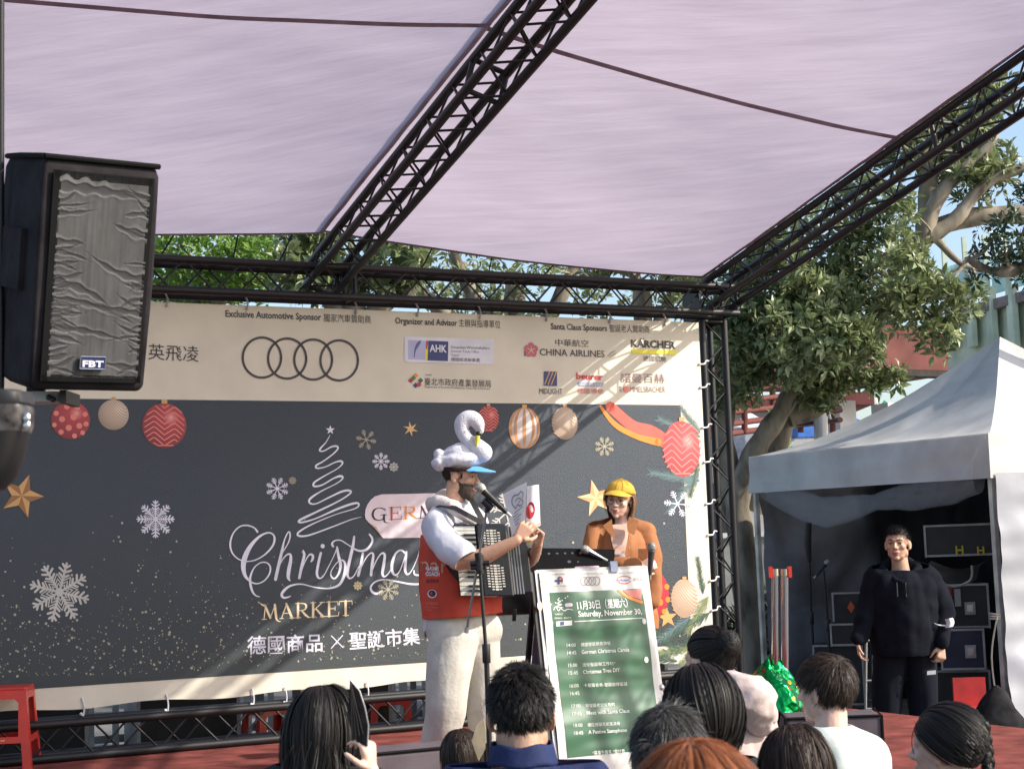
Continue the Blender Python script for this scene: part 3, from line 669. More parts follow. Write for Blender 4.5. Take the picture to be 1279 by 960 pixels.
# ---- ribbon and pine
b = MB(); BN.stroke(b, [(762, 508, 14), (790, 532, 15), (815, 542, 20), (845, 560, 14)], .005); b.build('printed_ribbon', pm('ribbon', (222, 96, 84)), banner, smooth=False, label='red and gold ribbon print')
b = MB(); BN.stroke(b, [(750, 508, 4), (768, 530, 7), (795, 545, 7), (822, 552, 10)], .0055); b.build('printed_ribbon_edge', POR, banner, smooth=False)
rng = random.Random(3)
def twig(x0, y0, x1, y1, l, m, n=60, off=.0045, w=.9, bend=0):
    b = MB(); d = math.hypot(x1 - x0, y1 - y0); ax, ay = (x1 - x0) / d, (y1 - y0) / d
    for k in range(n):
        f = k / n; X = x0 + (x1 - x0) * f; Y = y0 + (y1 - y0) * f + bend * math.sin(f * 3.1)
        for sg in (-1, 1):
            a = rng.uniform(.35, .75) * sg; dx = ax * math.cos(a) - ay * math.sin(a); dy = ax * math.sin(a) + ay * math.cos(a); q = l * rng.uniform(.7, 1.1) * (1 - .4 * f)
            BN.stroke(b, [(X, Y, w), (X + dx * q, Y + dy * q, w * .4)], off + rng.random() * .0008, 1, smooth=False)
    BN.stroke(b, [(x0, y0, 1.6), (x1, y1, 1)], off + .001, 1, smooth=False)
    b.build('printed_pine_twig', m, banner, smooth=False)
twig(874, 545, 822, 523, 13, PGR2, 40); twig(874, 540, 850, 508, 10, PGR2, 26); twig(873, 600, 812, 590, 14, PGR2, 46); twig(872, 590, 835, 640, 14, PGR2, 46); twig(872, 575, 862, 620, 11, PGR, 26)
twig(884, 790, 805, 830, 15, PGR, 60); twig(886, 765, 828, 800, 13, PGR, 50); twig(884, 745, 858, 790, 13, PGR3, 40); twig(862, 770, 800, 815, 14, PGR2, 50); twig(878, 740, 871, 695, 9, PGR, 26); twig(880, 808, 800, 818, 12, PGR3, 50); twig(850, 815, 805, 775, 12, PGR, 40); twig(880, 800, 850, 829, 12, PGR3, 34); twig(845, 825, 790, 822, 12, PGR, 34)
# ---- gold dust
b = MB()
for k in range(1500):
    x = rng.uniform(-10, 850); y = 845 - abs(rng.gauss(0, 1)) * 72
    if y < 640: continue
    x += 0; lim = 858 - x * .067 - 5
    if y > lim: continue
    if x > 560 and rng.random() < .75: continue
    if 290 < x < 545 and y < 800 and rng.random() < .5: continue
    BN.disc(b, x, y, rng.choice((.5, .6, .8, 1.0, 1.6)) * rng.uniform(.7, 1.15), .0055, seg=6)
tag(b.build('printed_gold_dust', pm('dust', (172, 170, 148)), banner, smooth=False), kind='stuff')
# ---- ties
def tie(pts, label, group, r=.006, m=None):
    b = MB(); b.tube(spline(pts, 5), r, 6); b.ball(pts[-1], .011, 8, 5)
    tag(b.build('cable_tie', m or M_tie), label, 'tie', group)
M_tg = mat('grey_zip_tie', (.42, .42, .42), .5)
for i, (x, y) in enumerate(((207, 380), (307, 384), (443, 389), (520, 392), (598, 395), (681, 398), (760, 401), (829, 404))):
    u, z = BN.hit(x, y)
    tie([S(u, -.03, z + .06), S(u - .01, .035, z + .085), S(u + .012, .045, z + .04), S(u + .006, .045, z - .012)], ORD[i] + ' grey tie from the left along the top hem of the banner', 'ties along the top hem', .007, M_tg)
for i, (y) in enumerate((455, 484, 534, 577, 629, 668, 725, 762)):
    u, z = BN.hit(878 + (y - 480) * .05, y)
    tie([S(.03, .03, z + .03), S(.0, .036, z + .03), S(u + .02, .04, z + .005), S(u - .03, .043, z)], ORD[i] + ' white tie from the top down the right hem of the banner', 'ties down the right hem', .0065)
for i, (x, y) in enumerate(((102, 872), (207, 868), (314, 861), (355, 859), (388, 857), (457, 853), (534, 848))):
    u, z = BN.hit(x, y)
    tie([S(u, .045, z + .01), S(u + .012, .05, z - .05), S(u + .01, .04, z - .11), S(u - .006, .045, z - .10)], ORD[i] + ' white tie from the left along the lower hem of the banner', 'ties along the lower hem', .006)
# ================================================================== TREES, FAR STRUCTURES
def leafmat(name, c, c2, tr=.3, rough=.35):
    m = bpy.data.materials.new(name); m.use_nodes = True; nt = m.node_tree; N = nt.nodes; L = nt.links; b = N['Principled BSDF']
    b.inputs['Roughness'].default_value = rough; b.inputs['Specular IOR Level'].default_value = .6
    g = N.new('ShaderNodeNewGeometry'); cr = N.new('ShaderNodeMix'); cr.data_type = 'RGBA'; cr.inputs[6].default_value = (*c, 1); cr.inputs[7].default_value = (*c2, 1)
    L.new(g.outputs['Random Per Island'], cr.inputs[0]); L.new(cr.outputs[2], b.inputs['Base Color'])
    t = N.new('ShaderNodeBsdfTranslucent'); L.new(cr.outputs[2], t.inputs[0]); ms = N.new('ShaderNodeMixShader'); ms.inputs[0].default_value = tr
    L.new(b.outputs[0], ms.inputs[1]); L.new(t.outputs[0], ms.inputs[2]); L.new(ms.outputs[0], N['Material Output'].inputs[0]); return m
M_leaf = leafmat('ficus_leaf', (.10, .15, .055), (.32, .36, .17)); M_leaf2 = leafmat('bright_leaf', (.10, .20, .03), (.20, .33, .06), .45, .5); M_leaf3 = leafmat('dark_leaf', (.02, .045, .015), (.05, .08, .03))
M_bark = mat('pale_bark', (.27, .235, .18), .85, 0, .35, 6, .8, 14, stretch=(1, 1, .35)); M_bark_d = mat('dark_bark', (.13, .11, .09), .9, 0, .3, 6, .8, 20)  # pale bark for the trees, a darker brown for the shrubs
def leaf_geo(l, w, droop=.2):
    """folded pointed leaf, 4 triangles, from the origin along +X"""
    return [(0, 0, 0), (l * .5, w * .5, .12 * w), (l, 0, -droop * l), (l * .5, -w * .5, .12 * w), (l * .5, 0, -.06 * w)]
LF = [(0, 4, 1), (1, 4, 2), (2, 4, 3), (3, 4, 0)]
def tree(name, label, base, limbs, blobs, n, ls, lm, bm=None, group=None, twigs=40, seed=1, per=8, single=0, cat='tree'):
    rg = random.Random(seed); t = thing(name, label, cat, base, 0, group); bm = bm or M_bark
    ends = []
    for i, (pts, r0, r1) in enumerate(limbs):
        q = spline([tuple(p) for p in pts], 5); k = len(q); b = MB()
        rr = [r0 + (r1 - r0) * (j / (k - 1)) + .06 * r0 * math.sin(j * 1.7 + i) for j in range(k)]
        b.tube(q, rr, 12); b.build('trunk' if i == 0 else 'limb', bm, t); ends += [Vector(a) for a in q[k // 2:]]
    clusters = []; tot = sum(r[0] * r[1] * r[2] for _, r in blobs)
    for c, r in blobs:
        for k in range(max(3, int(n * (r[0] * r[1] * r[2]) / tot))):
            while True:
                v = Vector((rg.uniform(-1, 1), rg.uniform(-1, 1), rg.uniform(-1, 1)))
                if .35 < v.length < 1 and noise.noise(Vector(c) + Vector((v.x * r[0], v.y * r[1], v.z * r[2])) * 1.3) > -.12: break
            clusters.append(Vector(c) + Vector((v.x * r[0], v.y * r[1], v.z * r[2])))
    V = []; Fc = []; mats = []
    for c in clusters:
        ax = Vector((rg.gauss(0, .6), rg.gauss(0, .6) - .25, rg.uniform(-.1, 1))).normalized()
        for k in range(per):
            a = 2 * math.pi * k / per * 1.0 + rg.uniform(-.4, .4); el = rg.uniform(.1, 1.0)
            q = ax.to_track_quat('Z', 'Y'); d = q @ Vector((math.cos(a) * math.cos(el), math.sin(a) * math.cos(el), math.sin(el)))
            up = (ax + Vector((rg.gauss(0, .3), rg.gauss(0, .3), .3))); s_ = up.cross(d)
            s_ = s_.normalized() if s_.length > 1e-4 else Vector((1, 0, 0)); u_ = d.cross(s_).normalized()
            sc = ls * rg.uniform(.6, 1.25); M = Matrix((d, s_, u_)).transposed().to_4x4() @ Matrix.Scale(sc, 4); M.translation = c + d * .02
            mats.append((M, k))
    if single:
        mats.sort(key=lambda m: -999 if False else (m[0].translation - CAMP).length)
        inview = [m for m in mats if 0 < proj(m[0].translation)[0] < 1279 and 0 < proj(m[0].translation)[1] < 900]
        pick = inview[:single * 3:3]; ids = set(id(m) for m in pick); me = bpy.data.meshes.new('leaf'); me.from_pydata(leaf_geo(1, .42), [], LF); me.materials.append(lm)
        me.update()
        for M, k in pick: place('leaf', me, t, M)
        mats = [m for m in mats if id(m) not in ids]
    g = leaf_geo(1, .42)
    b = MB()
    for M, k in mats: b.add([M @ Vector(v) for v in g], LF)
    tag(b.build('crown', lm, t, smooth=False), kind='stuff')
    if twigs and ends:
        b = MB()
        for k in range(twigs):
            c = rg.choice(clusters); e = min(ends, key=lambda e: (e - c).length); m = (c + e) / 2 + Vector((rg.uniform(-.15, .15), rg.uniform(-.1, .1), rg.uniform(-.1, .2)))
            b.tube(spline([tuple(e), tuple(m), tuple(c)], 4), [.022 * (1 - j / 10) for j in range(9)], 5)
        tag(b.build('twigs', bm, t), kind='stuff')
    return t
def pp(lst, d): return [P(x, y, d if len(q) == 0 else q[0]) for (x, y, *q) in lst]
def blob(x, y, d, rx, ry, rz=None): # px radii -> metres
    return (P(x, y, d), (rx * d / FPX, (rz or rx * d / FPX), ry * d / FPX))
def gr(p): return Vector((p.x, p.y, -.38))
# the big rubber tree right of the stage
D1 = 17.0
base = gr(P(938, 800, D1))
tree('rubber_tree', 'large leafed rubber tree with a pale forked trunk between the stage tower and the tent', base,
     [([base, *pp([(938, 800), (928, 690), (922, 620), (945, 560), (975, 515), (1000, 470), (1040, 420)], D1)], .165, .08),
      (pp([(930, 700), (915, 610), (903, 540), (912, 470), (890, 400)], D1 + .1), .14, .08),
      (pp([(945, 640), (968, 570), (985, 500), (992, 450), (985, 380)], D1 + .3), .13, .07),
      (pp([(985, 520), (1030, 500), (1080, 440), (1100, 380), (1150, 300), (1210, 272), (1290, 268)], D1 + .2), .12, .10),
      (pp([(1152, 300), (1170, 250), (1200, 215), (1240, 180)], D1), .10, .05), (pp([(1160, 296), (1195, 272), (1230, 230), (1290, 205)], D1), .09, .05),
      (pp([(1158, 290), (1160, 240), (1165, 180)], D1 + .4), .13, .09), (pp([(1150, 300), (1120, 320), (1060, 350), (1000, 380)], D1), .10, .04),
      (pp([(1170, 300), (1195, 325), (1215, 335), (1279, 345)], D1), .04, .02)],
     [blob(1010, 330, 16.6, 90, 70), blob(930, 400, 16.6, 60, 80), blob(1090, 350, 16.5, 80, 65), blob(1000, 430, 16.5, 105, 60), blob(1050, 425, 16.4, 70, 45), blob(960, 480, 16.5, 40, 34), blob(1010, 495, 16.6, 50, 30), blob(1085, 270, 16.6, 60, 50), blob(1160, 380, 16.6, 70, 34), blob(1060, 470, 16.6, 45, 30), blob(920, 485, 16.8, 40, 35), blob(1140, 170, 17.3, 70, 60), blob(1210, 200, 17.3, 60, 60), blob(1200, 120, 17.3, 80, 50), blob(1120, 480, 16.7, 40, 28), blob(1150, 425, 16.4, 45, 30)],
     2600, .125, M_leaf, twigs=90, seed=3, per=8, single=300)
tree('hanging_branch_tree', 'small dark leafed branch of a tree reaching in at the right edge of the photo', gr(P(1500, 700, 15)),
     [([gr(P(1500, 700, 15)), *pp([(1480, 600), (1400, 420), (1330, 330), (1250, 340), (1205, 322)], 15)], .16, .02)],
     [blob(1262, 300, 15, 42, 38), blob(1230, 330, 15, 30, 26), blob(1310, 330, 15, 50, 50), blob(1290, 240, 15.2, 34, 40)], 230, .085, M_leaf3, twigs=20, seed=8, per=7)
# trees behind the banner
def back_tree(x, d, top, label, lm, seed, limbs=(), spread=120, n=420, group='trees behind the banner', ls=.13, hh=70, bmat=None):
    bs = gr(P(x, 600, d)); L_ = [([bs, P(x - 4, 520, d), P(x + 3, 400, d), P(x, top + hh, d)], .2, .1)] + [(pp(l, d), .13, .05) for l in limbs]
    tree('tree', label, bs, L_, [blob(x, top + hh, d, spread, hh), blob(x - spread * .5, top + hh * 1.3, d + .5, spread * .5, hh * .7), blob(x + spread * .5, top + hh * 1.2, d - .4, spread * .5, hh * .7)], n, ls, lm, bmat or M_bark, group, twigs=25, seed=seed)
back_tree(250, 19, 270, 'bright green tree above the left part of the banner behind the loudspeaker', M_leaf2, 11, [[(245, 400), (300, 350), (350, 335), (420, 330)]], 130, 520, hh=60)
back_tree(440, 17.5, 270, 'rubber tree with big pale leaves behind the foot of the middle roof truss', M_leaf, 12, [[(440, 420), (480, 380), (520, 350), (505, 280)], [(440, 430), (400, 350), (360, 300)]], 100, 300, ls=.17, hh=55)
back_tree(640, 20, 290, 'thinly leafed tree with pale bare limbs behind the middle of the banner', M_leaf, 13, [[(640, 480), (610, 400), (575, 340), (560, 290)], [(640, 470), (690, 390), (720, 330), (760, 290)], [(640, 460), (560, 395), (520, 355), (500, 310)]], 130, 230, ls=.11, hh=60)
back_tree(800, 21, 290, 'dark tree between the banner top and the right corner of the stage roof', M_leaf, 14, [[(800, 470), (830, 390), (860, 330)]], 90, 260, ls=.12, hh=60)
back_tree(60, 20, 260, 'tree crown hidden behind the loudspeaker at the far left', M_leaf, 15, (), 110, 200, hh=60)
# bright shrub and the dark shrubbery at ground level
tree('shrub', 'bright green shrub beside the trunk just above the tent valance', gr(P(972, 560, 19)), [([gr(P(972, 560, 19)), P(972, 600, 19), P(974, 560, 19)], .04, .02)], [blob(973, 545, 19, 16, 34), blob(965, 590, 19, 22, 40)], 220, .09, M_leaf2, M_bark_d, seed=21, twigs=6, cat='shrub')
for i, (x, w, tp) in enumerate(((915, 26, 760), (955, 30, 740), (880, 20, 700))):
    tree('shrub', ('dark low shrub at the foot of the stage tower', 'dark shrub at the left pole of the tent', 'dark shrub glimpsed through the stage tower')[i], gr(P(x, 800, 18)), [([gr(P(x, 800, 18)), P(x, 860, 18), P(x, 820, 18)], .03, .02)], [blob(x, tp + 60, 18, w, 60)], 110, .10, M_leaf3, M_bark_d, seed=30 + i, twigs=4, cat='shrub')
# far hedge
b = MB(); rg = random.Random(5)
for k in range(5200):
    c = Vector((rg.uniform(-40, 40), 46 + rg.uniform(-1, 1), -.38 + abs(rg.gauss(0, 1.6)) + .1)); d = Vector((rg.uniform(-1, 1), rg.uniform(-1, .2), rg.uniform(-1, 1))).normalized(); s_ = d.orthogonal().normalized(); M = Matrix((d, s_, d.cross(s_))).transposed().to_4x4() @ Matrix.Scale(.75, 4); M.translation = c
    b.add([M @ Vector(v) for v in leaf_geo(1, .5)], LF)
tag(b.build('distant_shrubbery', M_leaf3, smooth=False), kind='stuff')
# ---------------- elevated walkway with columns
M_white = mat('painted_concrete', (.62, .62, .64), .7, 0, .08, 2, .2, 20); M_rust = mat('red_oxide_paint', (.15, .055, .048), .7, 0, .2, 1.5, .2, 20); M_green = mat('pale_green_steel', (.58, .66, .50), .6, 0, .15, 2, .1, 20); M_glass = mat('aqua_glass', (.45, .62, .66), .15, 0, .06, 1, trans=.4); M_dk = mat('dark_recess', (.05, .045, .04), .8)
def slab(d0, d1, x0, x1, y0t, y0b, y1t, y1b, th):   # vertical wall panel seen from pixel corners
    a = P(x0, y0b, d0); c = P(x1, y1b, d1); a2 = P(x0, y0t, d0); e = Vector((c.x - a.x, c.y - a.y, 0)); n = Vector((-e.y, e.x, 0)).normalized()
    z0 = (a.z + c.z) / 2; h = a2.z - a.z
    b = MB(); b.obox(Vector((a.x, a.y, z0)), e, n * th, EZ * h); return b
walk = thing('elevated_walkway', 'elevated walkway with a red oxide edge beam carried on white columns behind the rubber tree', 'walkway', gr(P(1100, 600, 29)))
slab(28, 30, 985, 1216, 392, 450, 428, 470, 4).build('edge_beam', M_rust, walk, smooth=False)
for x, w, d in ((1064, 42, 29.5), (1126, 40, 30.5), (1174, 38, 31.5)):
    a = P(x - w / 2, 500, d); c = P(x + w / 2, 500, d); b = MB(); wv = c.x - a.x
    M = Matrix.Rotation(R(35), 3, 'Z'); b.box(((a.x + c.x) / 2, (a.y + c.y) / 2 + 1.2, 1.6), (wv * .72, wv * .72, 4.6), M); b.build('column', M_white, walk, smooth=False)
b = slab(27.6, 29.6, 985, 1212, 452, 460, 468, 476, .3); b.build('drip_edge', M_dk, walk, smooth=False)
gb = thing('green_bridge', 'pale green steel bridge girder with aqua glass parapet at the right edge above the tent', 'bridge', gr(P(1260, 600, 26)))
slab(27, 24, 1185, 1330, 398, 470, 360, 450, .3).build('girder_web', M_green, gb, smooth=False)
for i in range(6):
    x = 1192 + i * 26; d = 26.9 - i * .56; a = P(x, 420, d); b = MB(); b.box(a + Vector((-.1, -.18, .28)), (.09, .3, .95)); b.build('stiffener', M_green, gb, smooth=False)
    b = MB(); b.box(a + Vector((-.1, -.05, 1.0)), (.07, .07, 1.3)); b.build('parapet_post', M_green, gb, smooth=False)
slab(26.8, 23.8, 1180, 1330, 388, 400, 350, 364, .5).build('girder_flange', mat('weathered_flange', (.26, .22, .20), .8), gb, smooth=False)
for i in range(5):
    x0 = 1186 + i * 27; d0 = 27 - i * .56; slab(d0, d0 - .5, x0, x0 + 24, 333 - i * 6, 384 - i * 8, 326 - i * 6, 376 - i * 8, .02).build('glass_pane', M_glass, gb, smooth=False)
# red steel rails behind the trunks
rl = thing('red_steel_railing', 'rows of red oxide steel rails behind the tree trunks', 'railing', gr(P(980, 600, 24)))
for i, (y0, y1) in enumerate(((478, 474), (492, 487), (505, 500), (520, 512), (532, 524))):
    bar('rail', P(872, y0 + 14, 23), P(1050, y1, 27), .045, M_rust, rl, 8)
for i, x in enumerate((885, 930, 965, 1000, 1040)): bar('post', P(x, 540, 23.2 + i * .9), P(x, 455, 23.2 + i * .9), .05, M_rust, rl, 8)
lt = thing('steel_gantry', 'grey steel lattice gantry behind the trunk above the tent valance', 'gantry', gr(P(1010, 600, 25)))
bar('chord', P(960, 534, 25), P(1046, 524, 25), .03, M_black, lt); bar('chord', P(960, 508, 25), P(1046, 498, 25), .03, M_rust, lt)
M_gal = mat('galvanised', (.38, .38, .38), .5, .3)
for i in range(7): bar('brace', P(972 + i * 11, 532 - i, 25), P(972 + i * 11 + (7 if i % 2 else -7), 506 - i, 25), .02, M_gal, lt)
bar('post', gr(P(1023, 560, 25)), P(1023, 480, 25), .11, M_gal, lt, 10)
# far blue and white marquees
M_blue = mat('blue_tarp', (.05, .16, .50), .5); M_wt = mat('white_tarp', (.7, .72, .78), .6)
def mini_tent(x, y, d, w, h, m1, label):
    t = thing('market_tent', label, 'tent', gr(P(x, y, d)), 0, 'market tents far behind'); c = P(x, y, d); W_ = w * d / FPX; H_ = h * d / FPX
    b = MB(); k = [c + Vector((-W_ / 2, 0, -H_)), c + Vector((W_ / 2, 0, -H_)), c + Vector((W_ / 2, W_, -H_)), c + Vector((-W_ / 2, W_, -H_)), c + Vector((0, W_ / 2, 0))]
    b.add(k, [(0, 1, 4), (1, 2, 4), (2, 3, 4), (3, 0, 4)]); b.build('roof', m1, t, smooth=False)
    b = MB(); b.box(c + Vector((0, W_ / 2, -H_ - .7)), (W_ * .98, W_ * .98, 1.38)); b.build('side_wall', M_wt, t, smooth=False)
mini_tent(1000, 520, 33, 90, 26, M_blue, 'blue topped market tent left of the first white column'); mini_tent(1052, 508, 35, 70, 24, M_blue, 'blue topped market tent partly behind the first white column')
mini_tent(940, 512, 34, 60, 22, M_wt, 'white market tent behind the forked trunk'); mini_tent(1108, 498, 33, 30, 20, mat('green_tarp', (.02, .28, .12), .5), 'green topped market tent between two white columns')
# low plaza wall and a long pale building far back
lw = thing('garden_wall', 'low grey concrete wall far behind the tree trunk', 'wall', gr(P(1000, 600, 30))); b = MB(); a = gr(P(900, 600, 29)); c = gr(P(1090, 600, 29)); b.obox(a, c - a, Vector((0, .3, 0)), EZ * 1.75); b.build('wall_body', mat('grey_render', (.30, .30, .28), .9, 0, .2, 1.5), lw, smooth=False)
b = MB(); b.obox(a + Vector((-.1, -.06, 1.75)), (c - a) + Vector((.2, 0, 0)), Vector((0, .42, 0)), EZ * .09); b.build('coping', M_white, lw, smooth=False)
bd = thing('low_building', 'long pale low building behind the stage with dark windows', 'building', (-8, 38, -.38)); b = MB(); b.box((-9, 40, 2.0), (34, 4, 4.8)); b.build('wall', mat('pale_wall', (.5, .48, .46), .8, 0, .1, 1), bd, smooth=False)
for k in range(14): b = MB(); b.box((-24 + k * 2.4, 37.96, 2.0), (1.3, .1, 1.4)); b.build('window', mat('window_glass', (.04, .05, .06), .15), bd, smooth=False)
b = MB(); b.box((-9, 40, 4.55), (35, 5, .3)); b.build('roof', M_rust, bd, smooth=False)
# ---------------- things seen under the banner hem
fence = thing('slat_fence', 'pale grey slatted crowd fence seen under the banner hem behind the low truss', 'fence', S(-4, -1.6, -.38), 0)
rg = random.Random(9)
M_fw = mat('fence_white', (.55, .55, .53), .7, 0, .2, 3)
for k in range(64):
    u = ULEFT + .1 + k * .105
    if k % 7 in (3,): continue
    b = MB(); b.obox(S(u, -1.6, -.33), EU * (.07 if k % 3 else .05), EN * .02, EZ * (1.0)); b.build('slat', M_fw if (k * 7) % 5 < 3 else mat('fence_grey', (.2, .2, .2), .7), fence, smooth=False)
for z in (-.1, .5): b = MB(); b.obox(S(ULEFT, -1.63, z), EU * 6.9, EN * .025, EZ * .06); b.build('rail', M_gal, fence, smooth=False)
M_case = mat('flight_case_black', (.02, .02, .022), .5, 0, .2, 6)
for i, (u, w, h, lab) in enumerate(((-5.6, .7, .75, 'black equipment case behind the low truss at far left'), (-4.55, .8, .8, 'black equipment case behind the low truss left of the long haired woman'), (-3.1, .6, .7, 'black equipment case behind the low truss near the accordion player'), (-1.9, .9, .75, 'black equipment case behind the low truss right of the accordion player'), (-.7, .8, .8, 'black equipment case near the foot of the right tower'))):
    t = thing('equipment_case', lab, 'case', S(u, -.95, -.38), 0, 'equipment cases behind the banner'); b = MB(); b.obox(S(u, -.95, -.37), EU * w, EN * -.4, EZ * h); b.build('case_body', M_case, t, smooth=False)
    for q in (0, w - .03): b = MB(); b.obox(S(u + q, -.945, -.37), EU * .03, EN * -.41, EZ * (h + .005)); b.build('edge_strip', M_gal, t, smooth=False)
# ================================================================== TENT
M_pvc = mat('tent_cloth', (.66, .645, .62), .55, 0, .09, 2.6, .8, 5, col2=(.50, .49, .47), trans=.16); M_tarp = mat('grey_tarp', (.20, .22, .26), .38, 0, .25, 2, .9, 9); M_pole = mat('tent_pole', (.55, .54, .50), .4, .2, .2, 6)
C0 = P(1238, 597, 13.0); L0 = P(939, 613, 16.2); e1 = Vector((L0.x - C0.x, L0.y - C0.y, 0)); TL_ = e1.length; e1.normalize(); e2 = Vector((-e1.y, e1.x, 0)); e2 = e2 if e2.y > 0 else -e2
zvb = C0.z; zvt = P(1238, 540, 13.0).z; TILT = P(938, 570, 16.2).z - zvt
Ct = Vector((C0.x, C0.y, 0)); pk = Ct + (e1 + e2) * TL_ / 2; zpk = P(1255, 418, (pk - CAMP).dot(_F)).z
tent = thing('pop_up_tent', 'dirty white pop up tent with a pointed roof and open front beside the stage', 'tent', Vector((pk.x, pk.y, -.38)))
def TP(a, c, z): return Ct + e1 * (a * TL_) + e2 * (c * TL_) + EZ * (z + TILT * a * max(0, min(1, (z + .38) / 2)))
def roofz(a, c):
    x = abs(a * 2 - 1); y = abs(c * 2 - 1); r = max(x, y); m = min(x, y) / max(r, .001)
    g = (1 - r) ** 1.55 * .92 + (1 - r) * .08
    return zvt + (zpk - zvt) * g - .06 * (1 - m) * 4 * r * (1 - r) + .012 * noise.noise(Vector((a * 9, c * 9, 1)))
for k4 in range(4):
    def rf(s, t, k4=k4):
        ed = [(s, 0), (1, s), (1 - s, 1), (0, 1 - s)][k4]; a = ed[0] * (1 - t) + .5 * t; c = ed[1] * (1 - t) + .5 * t
        return TP(a, c, roofz(a, c))
    b = MB(); b.grid(rf, 40, 40); b.build('roof_panel', M_pvc, tent, angle=60)
b = MB()
def val(q):
    q = q % 4; k = int(q); f = q - k
    return [(f, 0), (1, f), (1 - f, 1), (0, 1 - f)][k]
def valf(s, t):
    a, c = val(s * 4); z = zvb + (zvt - zvb) * t; o = .014 * (1 - t) * math.sin(s * 61) + .012 * math.sin(s * 23 + t * 5) * (1 - abs(2 * t - 1)) - .03 * (1 - t)
    p = TP(a, c, z); n = (p - TP(.5, .5, z)); n.z = 0; n.normalize(); return p - n * o + n * .012
b.grid(valf, 160, 8); b.build('valance', M_pvc, tent, angle=60)
for a, c in ((0, 0), (1, 0), (1, 1), (0, 1)):
    b = MB(); p = TP(a, c, 0) + (TP(.5, .5, 0) - TP(a, c, 0)).normalized() * .04; M = Matrix((e1, e2, EZ)).transposed(); b.box((p.x, p.y, (zvt - .38) / 2 - .02), (.045, .045, zvt + .34), M); b.build('leg', M_pole, tent, smooth=False)
def wall(name, a0, c0, a1, c1, seed, amp=.03, m=M_tarp, inset=.05, zt=None):
    n = (TP((a0 + a1) / 2, (c0 + c1) / 2, 0) - TP(.5, .5, 0)).normalized()
    def f(s, t):
        a = a0 + (a1 - a0) * s; c = c0 + (c1 - c0) * s; z = -.37 + ((zt or zvt) + .36) * t
        o = amp * (noise.noise(Vector((s * 5, t * 4, seed))) + .6 * noise.noise(Vector((s * 14, t * 6, seed + 5))) + .35 * abs(noise.noise(Vector((s * 22 + t * 9, t * 20, seed)))))
        return TP(a, c, z) - n * (inset + o * 1.3)
    b = MB(); b.grid(f, 50, 50); return b.build(name, m, tent, angle=35)
wall('left_wall', 1, 0.02, 1, .98, 3, .08); wall('inner_shade_sheet', .97, .40, .97, .98, 11, .06, mat('dark_tarp_and_shade', (.020, .024, .032), .6, 0, .2, 2, .8, 9), .12); wall('back_wall', .98, 1, .02, 1, 7, .05, mat('dark_tarp_and_shade', (.035, .042, .055), .5, 0, .2, 2, .8, 9));  # dark sheet added over the left wall to give the tent's inner shade
M_sheet = mat('white_sheet', (.37, .38, .42), .4, 0, .05, 2, .5, 6)
def sheetf(s, t):
    z = -.3 + (zvb + .34) * t; edge = .03 * math.sin(t * 7) + .05 * (1 - t)
    o = .05 * noise.noise(Vector((s * 5, t * 5, 4))) + .03 * noise.noise(Vector((s * 12, t * 11, 9)))
    return TP(0, 0, z) + e2 * (edge * 0 + s * TL_ * 1.0) + (e2 * .0 - e1 * 1) * (.02 + o) + e1 * (-.03)
b = MB(); b.grid(sheetf, 60, 60); b.build('side_sheet', M_sheet, tent, angle=40, label='bright white sheet wall on the sunny right side')
def clear():
    m = bpy.data.materials.new('clear_vinyl'); m.use_nodes = True; b = m.node_tree.nodes['Principled BSDF']
    b.inputs['Base Color'].default_value = (.75, .8, .85, 1); b.inputs['Roughness'].default_value = .12; b.inputs['Alpha'].default_value = .10; return m
M_clear = clear()
def roll(s, t):
    sag = .16 * (1 - (2 * s - 1) ** 2) + .10 * max(0, 1 - abs(s - .68) * 3.5); r = .05 + .05 * abs(math.sin(s * 5 + 1)); a = 2 * math.pi * t
    return TP(.04 + .9 * s, -.01, zvb + .02 - sag + r * math.sin(a) * 1.5) - e2 * (.02 + r * .7 * math.cos(a)) + e2 * .05 + EZ * .018 * noise.noise(Vector((s * 16, t * 5, 0)))
b = MB(); b.grid(roll, 70, 18); b.build('rolled_clear_curtain', M_clear, tent, angle=60, label='rolled clear vinyl curtain sagging under the valance')
b = MB()
for k in range(3): b.tube(spline([tuple(TP(.02, -.012, .60 + k * .02)), tuple(TP(.006, -.018, .60 + k * .02)), tuple(TP(-.006, -.004, .6 + k * .015))], 6), .008, 6)
b.tube(spline([tuple(TP(-.004, -.012, .62)), tuple(TP(.012, -.022, .3)), tuple(TP(.01, -.016, -.1))], 6), .007, 6)
b.build('tie_rope', mat('rope', (.55, .5, .42), .8), tent)
# ---------------- gear inside the tent
def flight_case(label, x, y0, y1, w, d, depth=.45, m=None, name='flight_case', latch=True, rot=.25):
    c = P(x, y1, d); h = (y1 - y0) * d / FPX; W_ = w * d / FPX; t = thing(name, label, 'case', c, -rot)
    b = MB(); b.box((0, depth / 2, h / 2), (W_, depth, h)); b.build('case_body', m or M_case, t, smooth=False, world=False)
    for sx in (-1, 1):
        for (zc, hh) in ((h / 2, h + .01),): b = MB(); b.box((sx * (W_ / 2), 0.0, zc), (.018, .02, hh)); b.build('edge_strip', M_gal, t, smooth=False, world=False)
    for zc in (0.008, h - .004): b = MB(); b.box((0, -.004, zc), (W_, .016, .018)); b.build('edge_strip', M_gal, t, smooth=False, world=False)
    if latch:
        b = MB(); b.box((W_ * .18, -.012, h * .45), (.09, .016, .11)); b.build('latch_plate', M_gal, t, smooth=False, world=False)
        b = MB(); b.box((W_ * .18, -.024, h * .45), (.05, .012, .06)); b.build('latch', mat('steel', (.5, .5, .52), .3, 1), t, smooth=False, world=False)
    return t
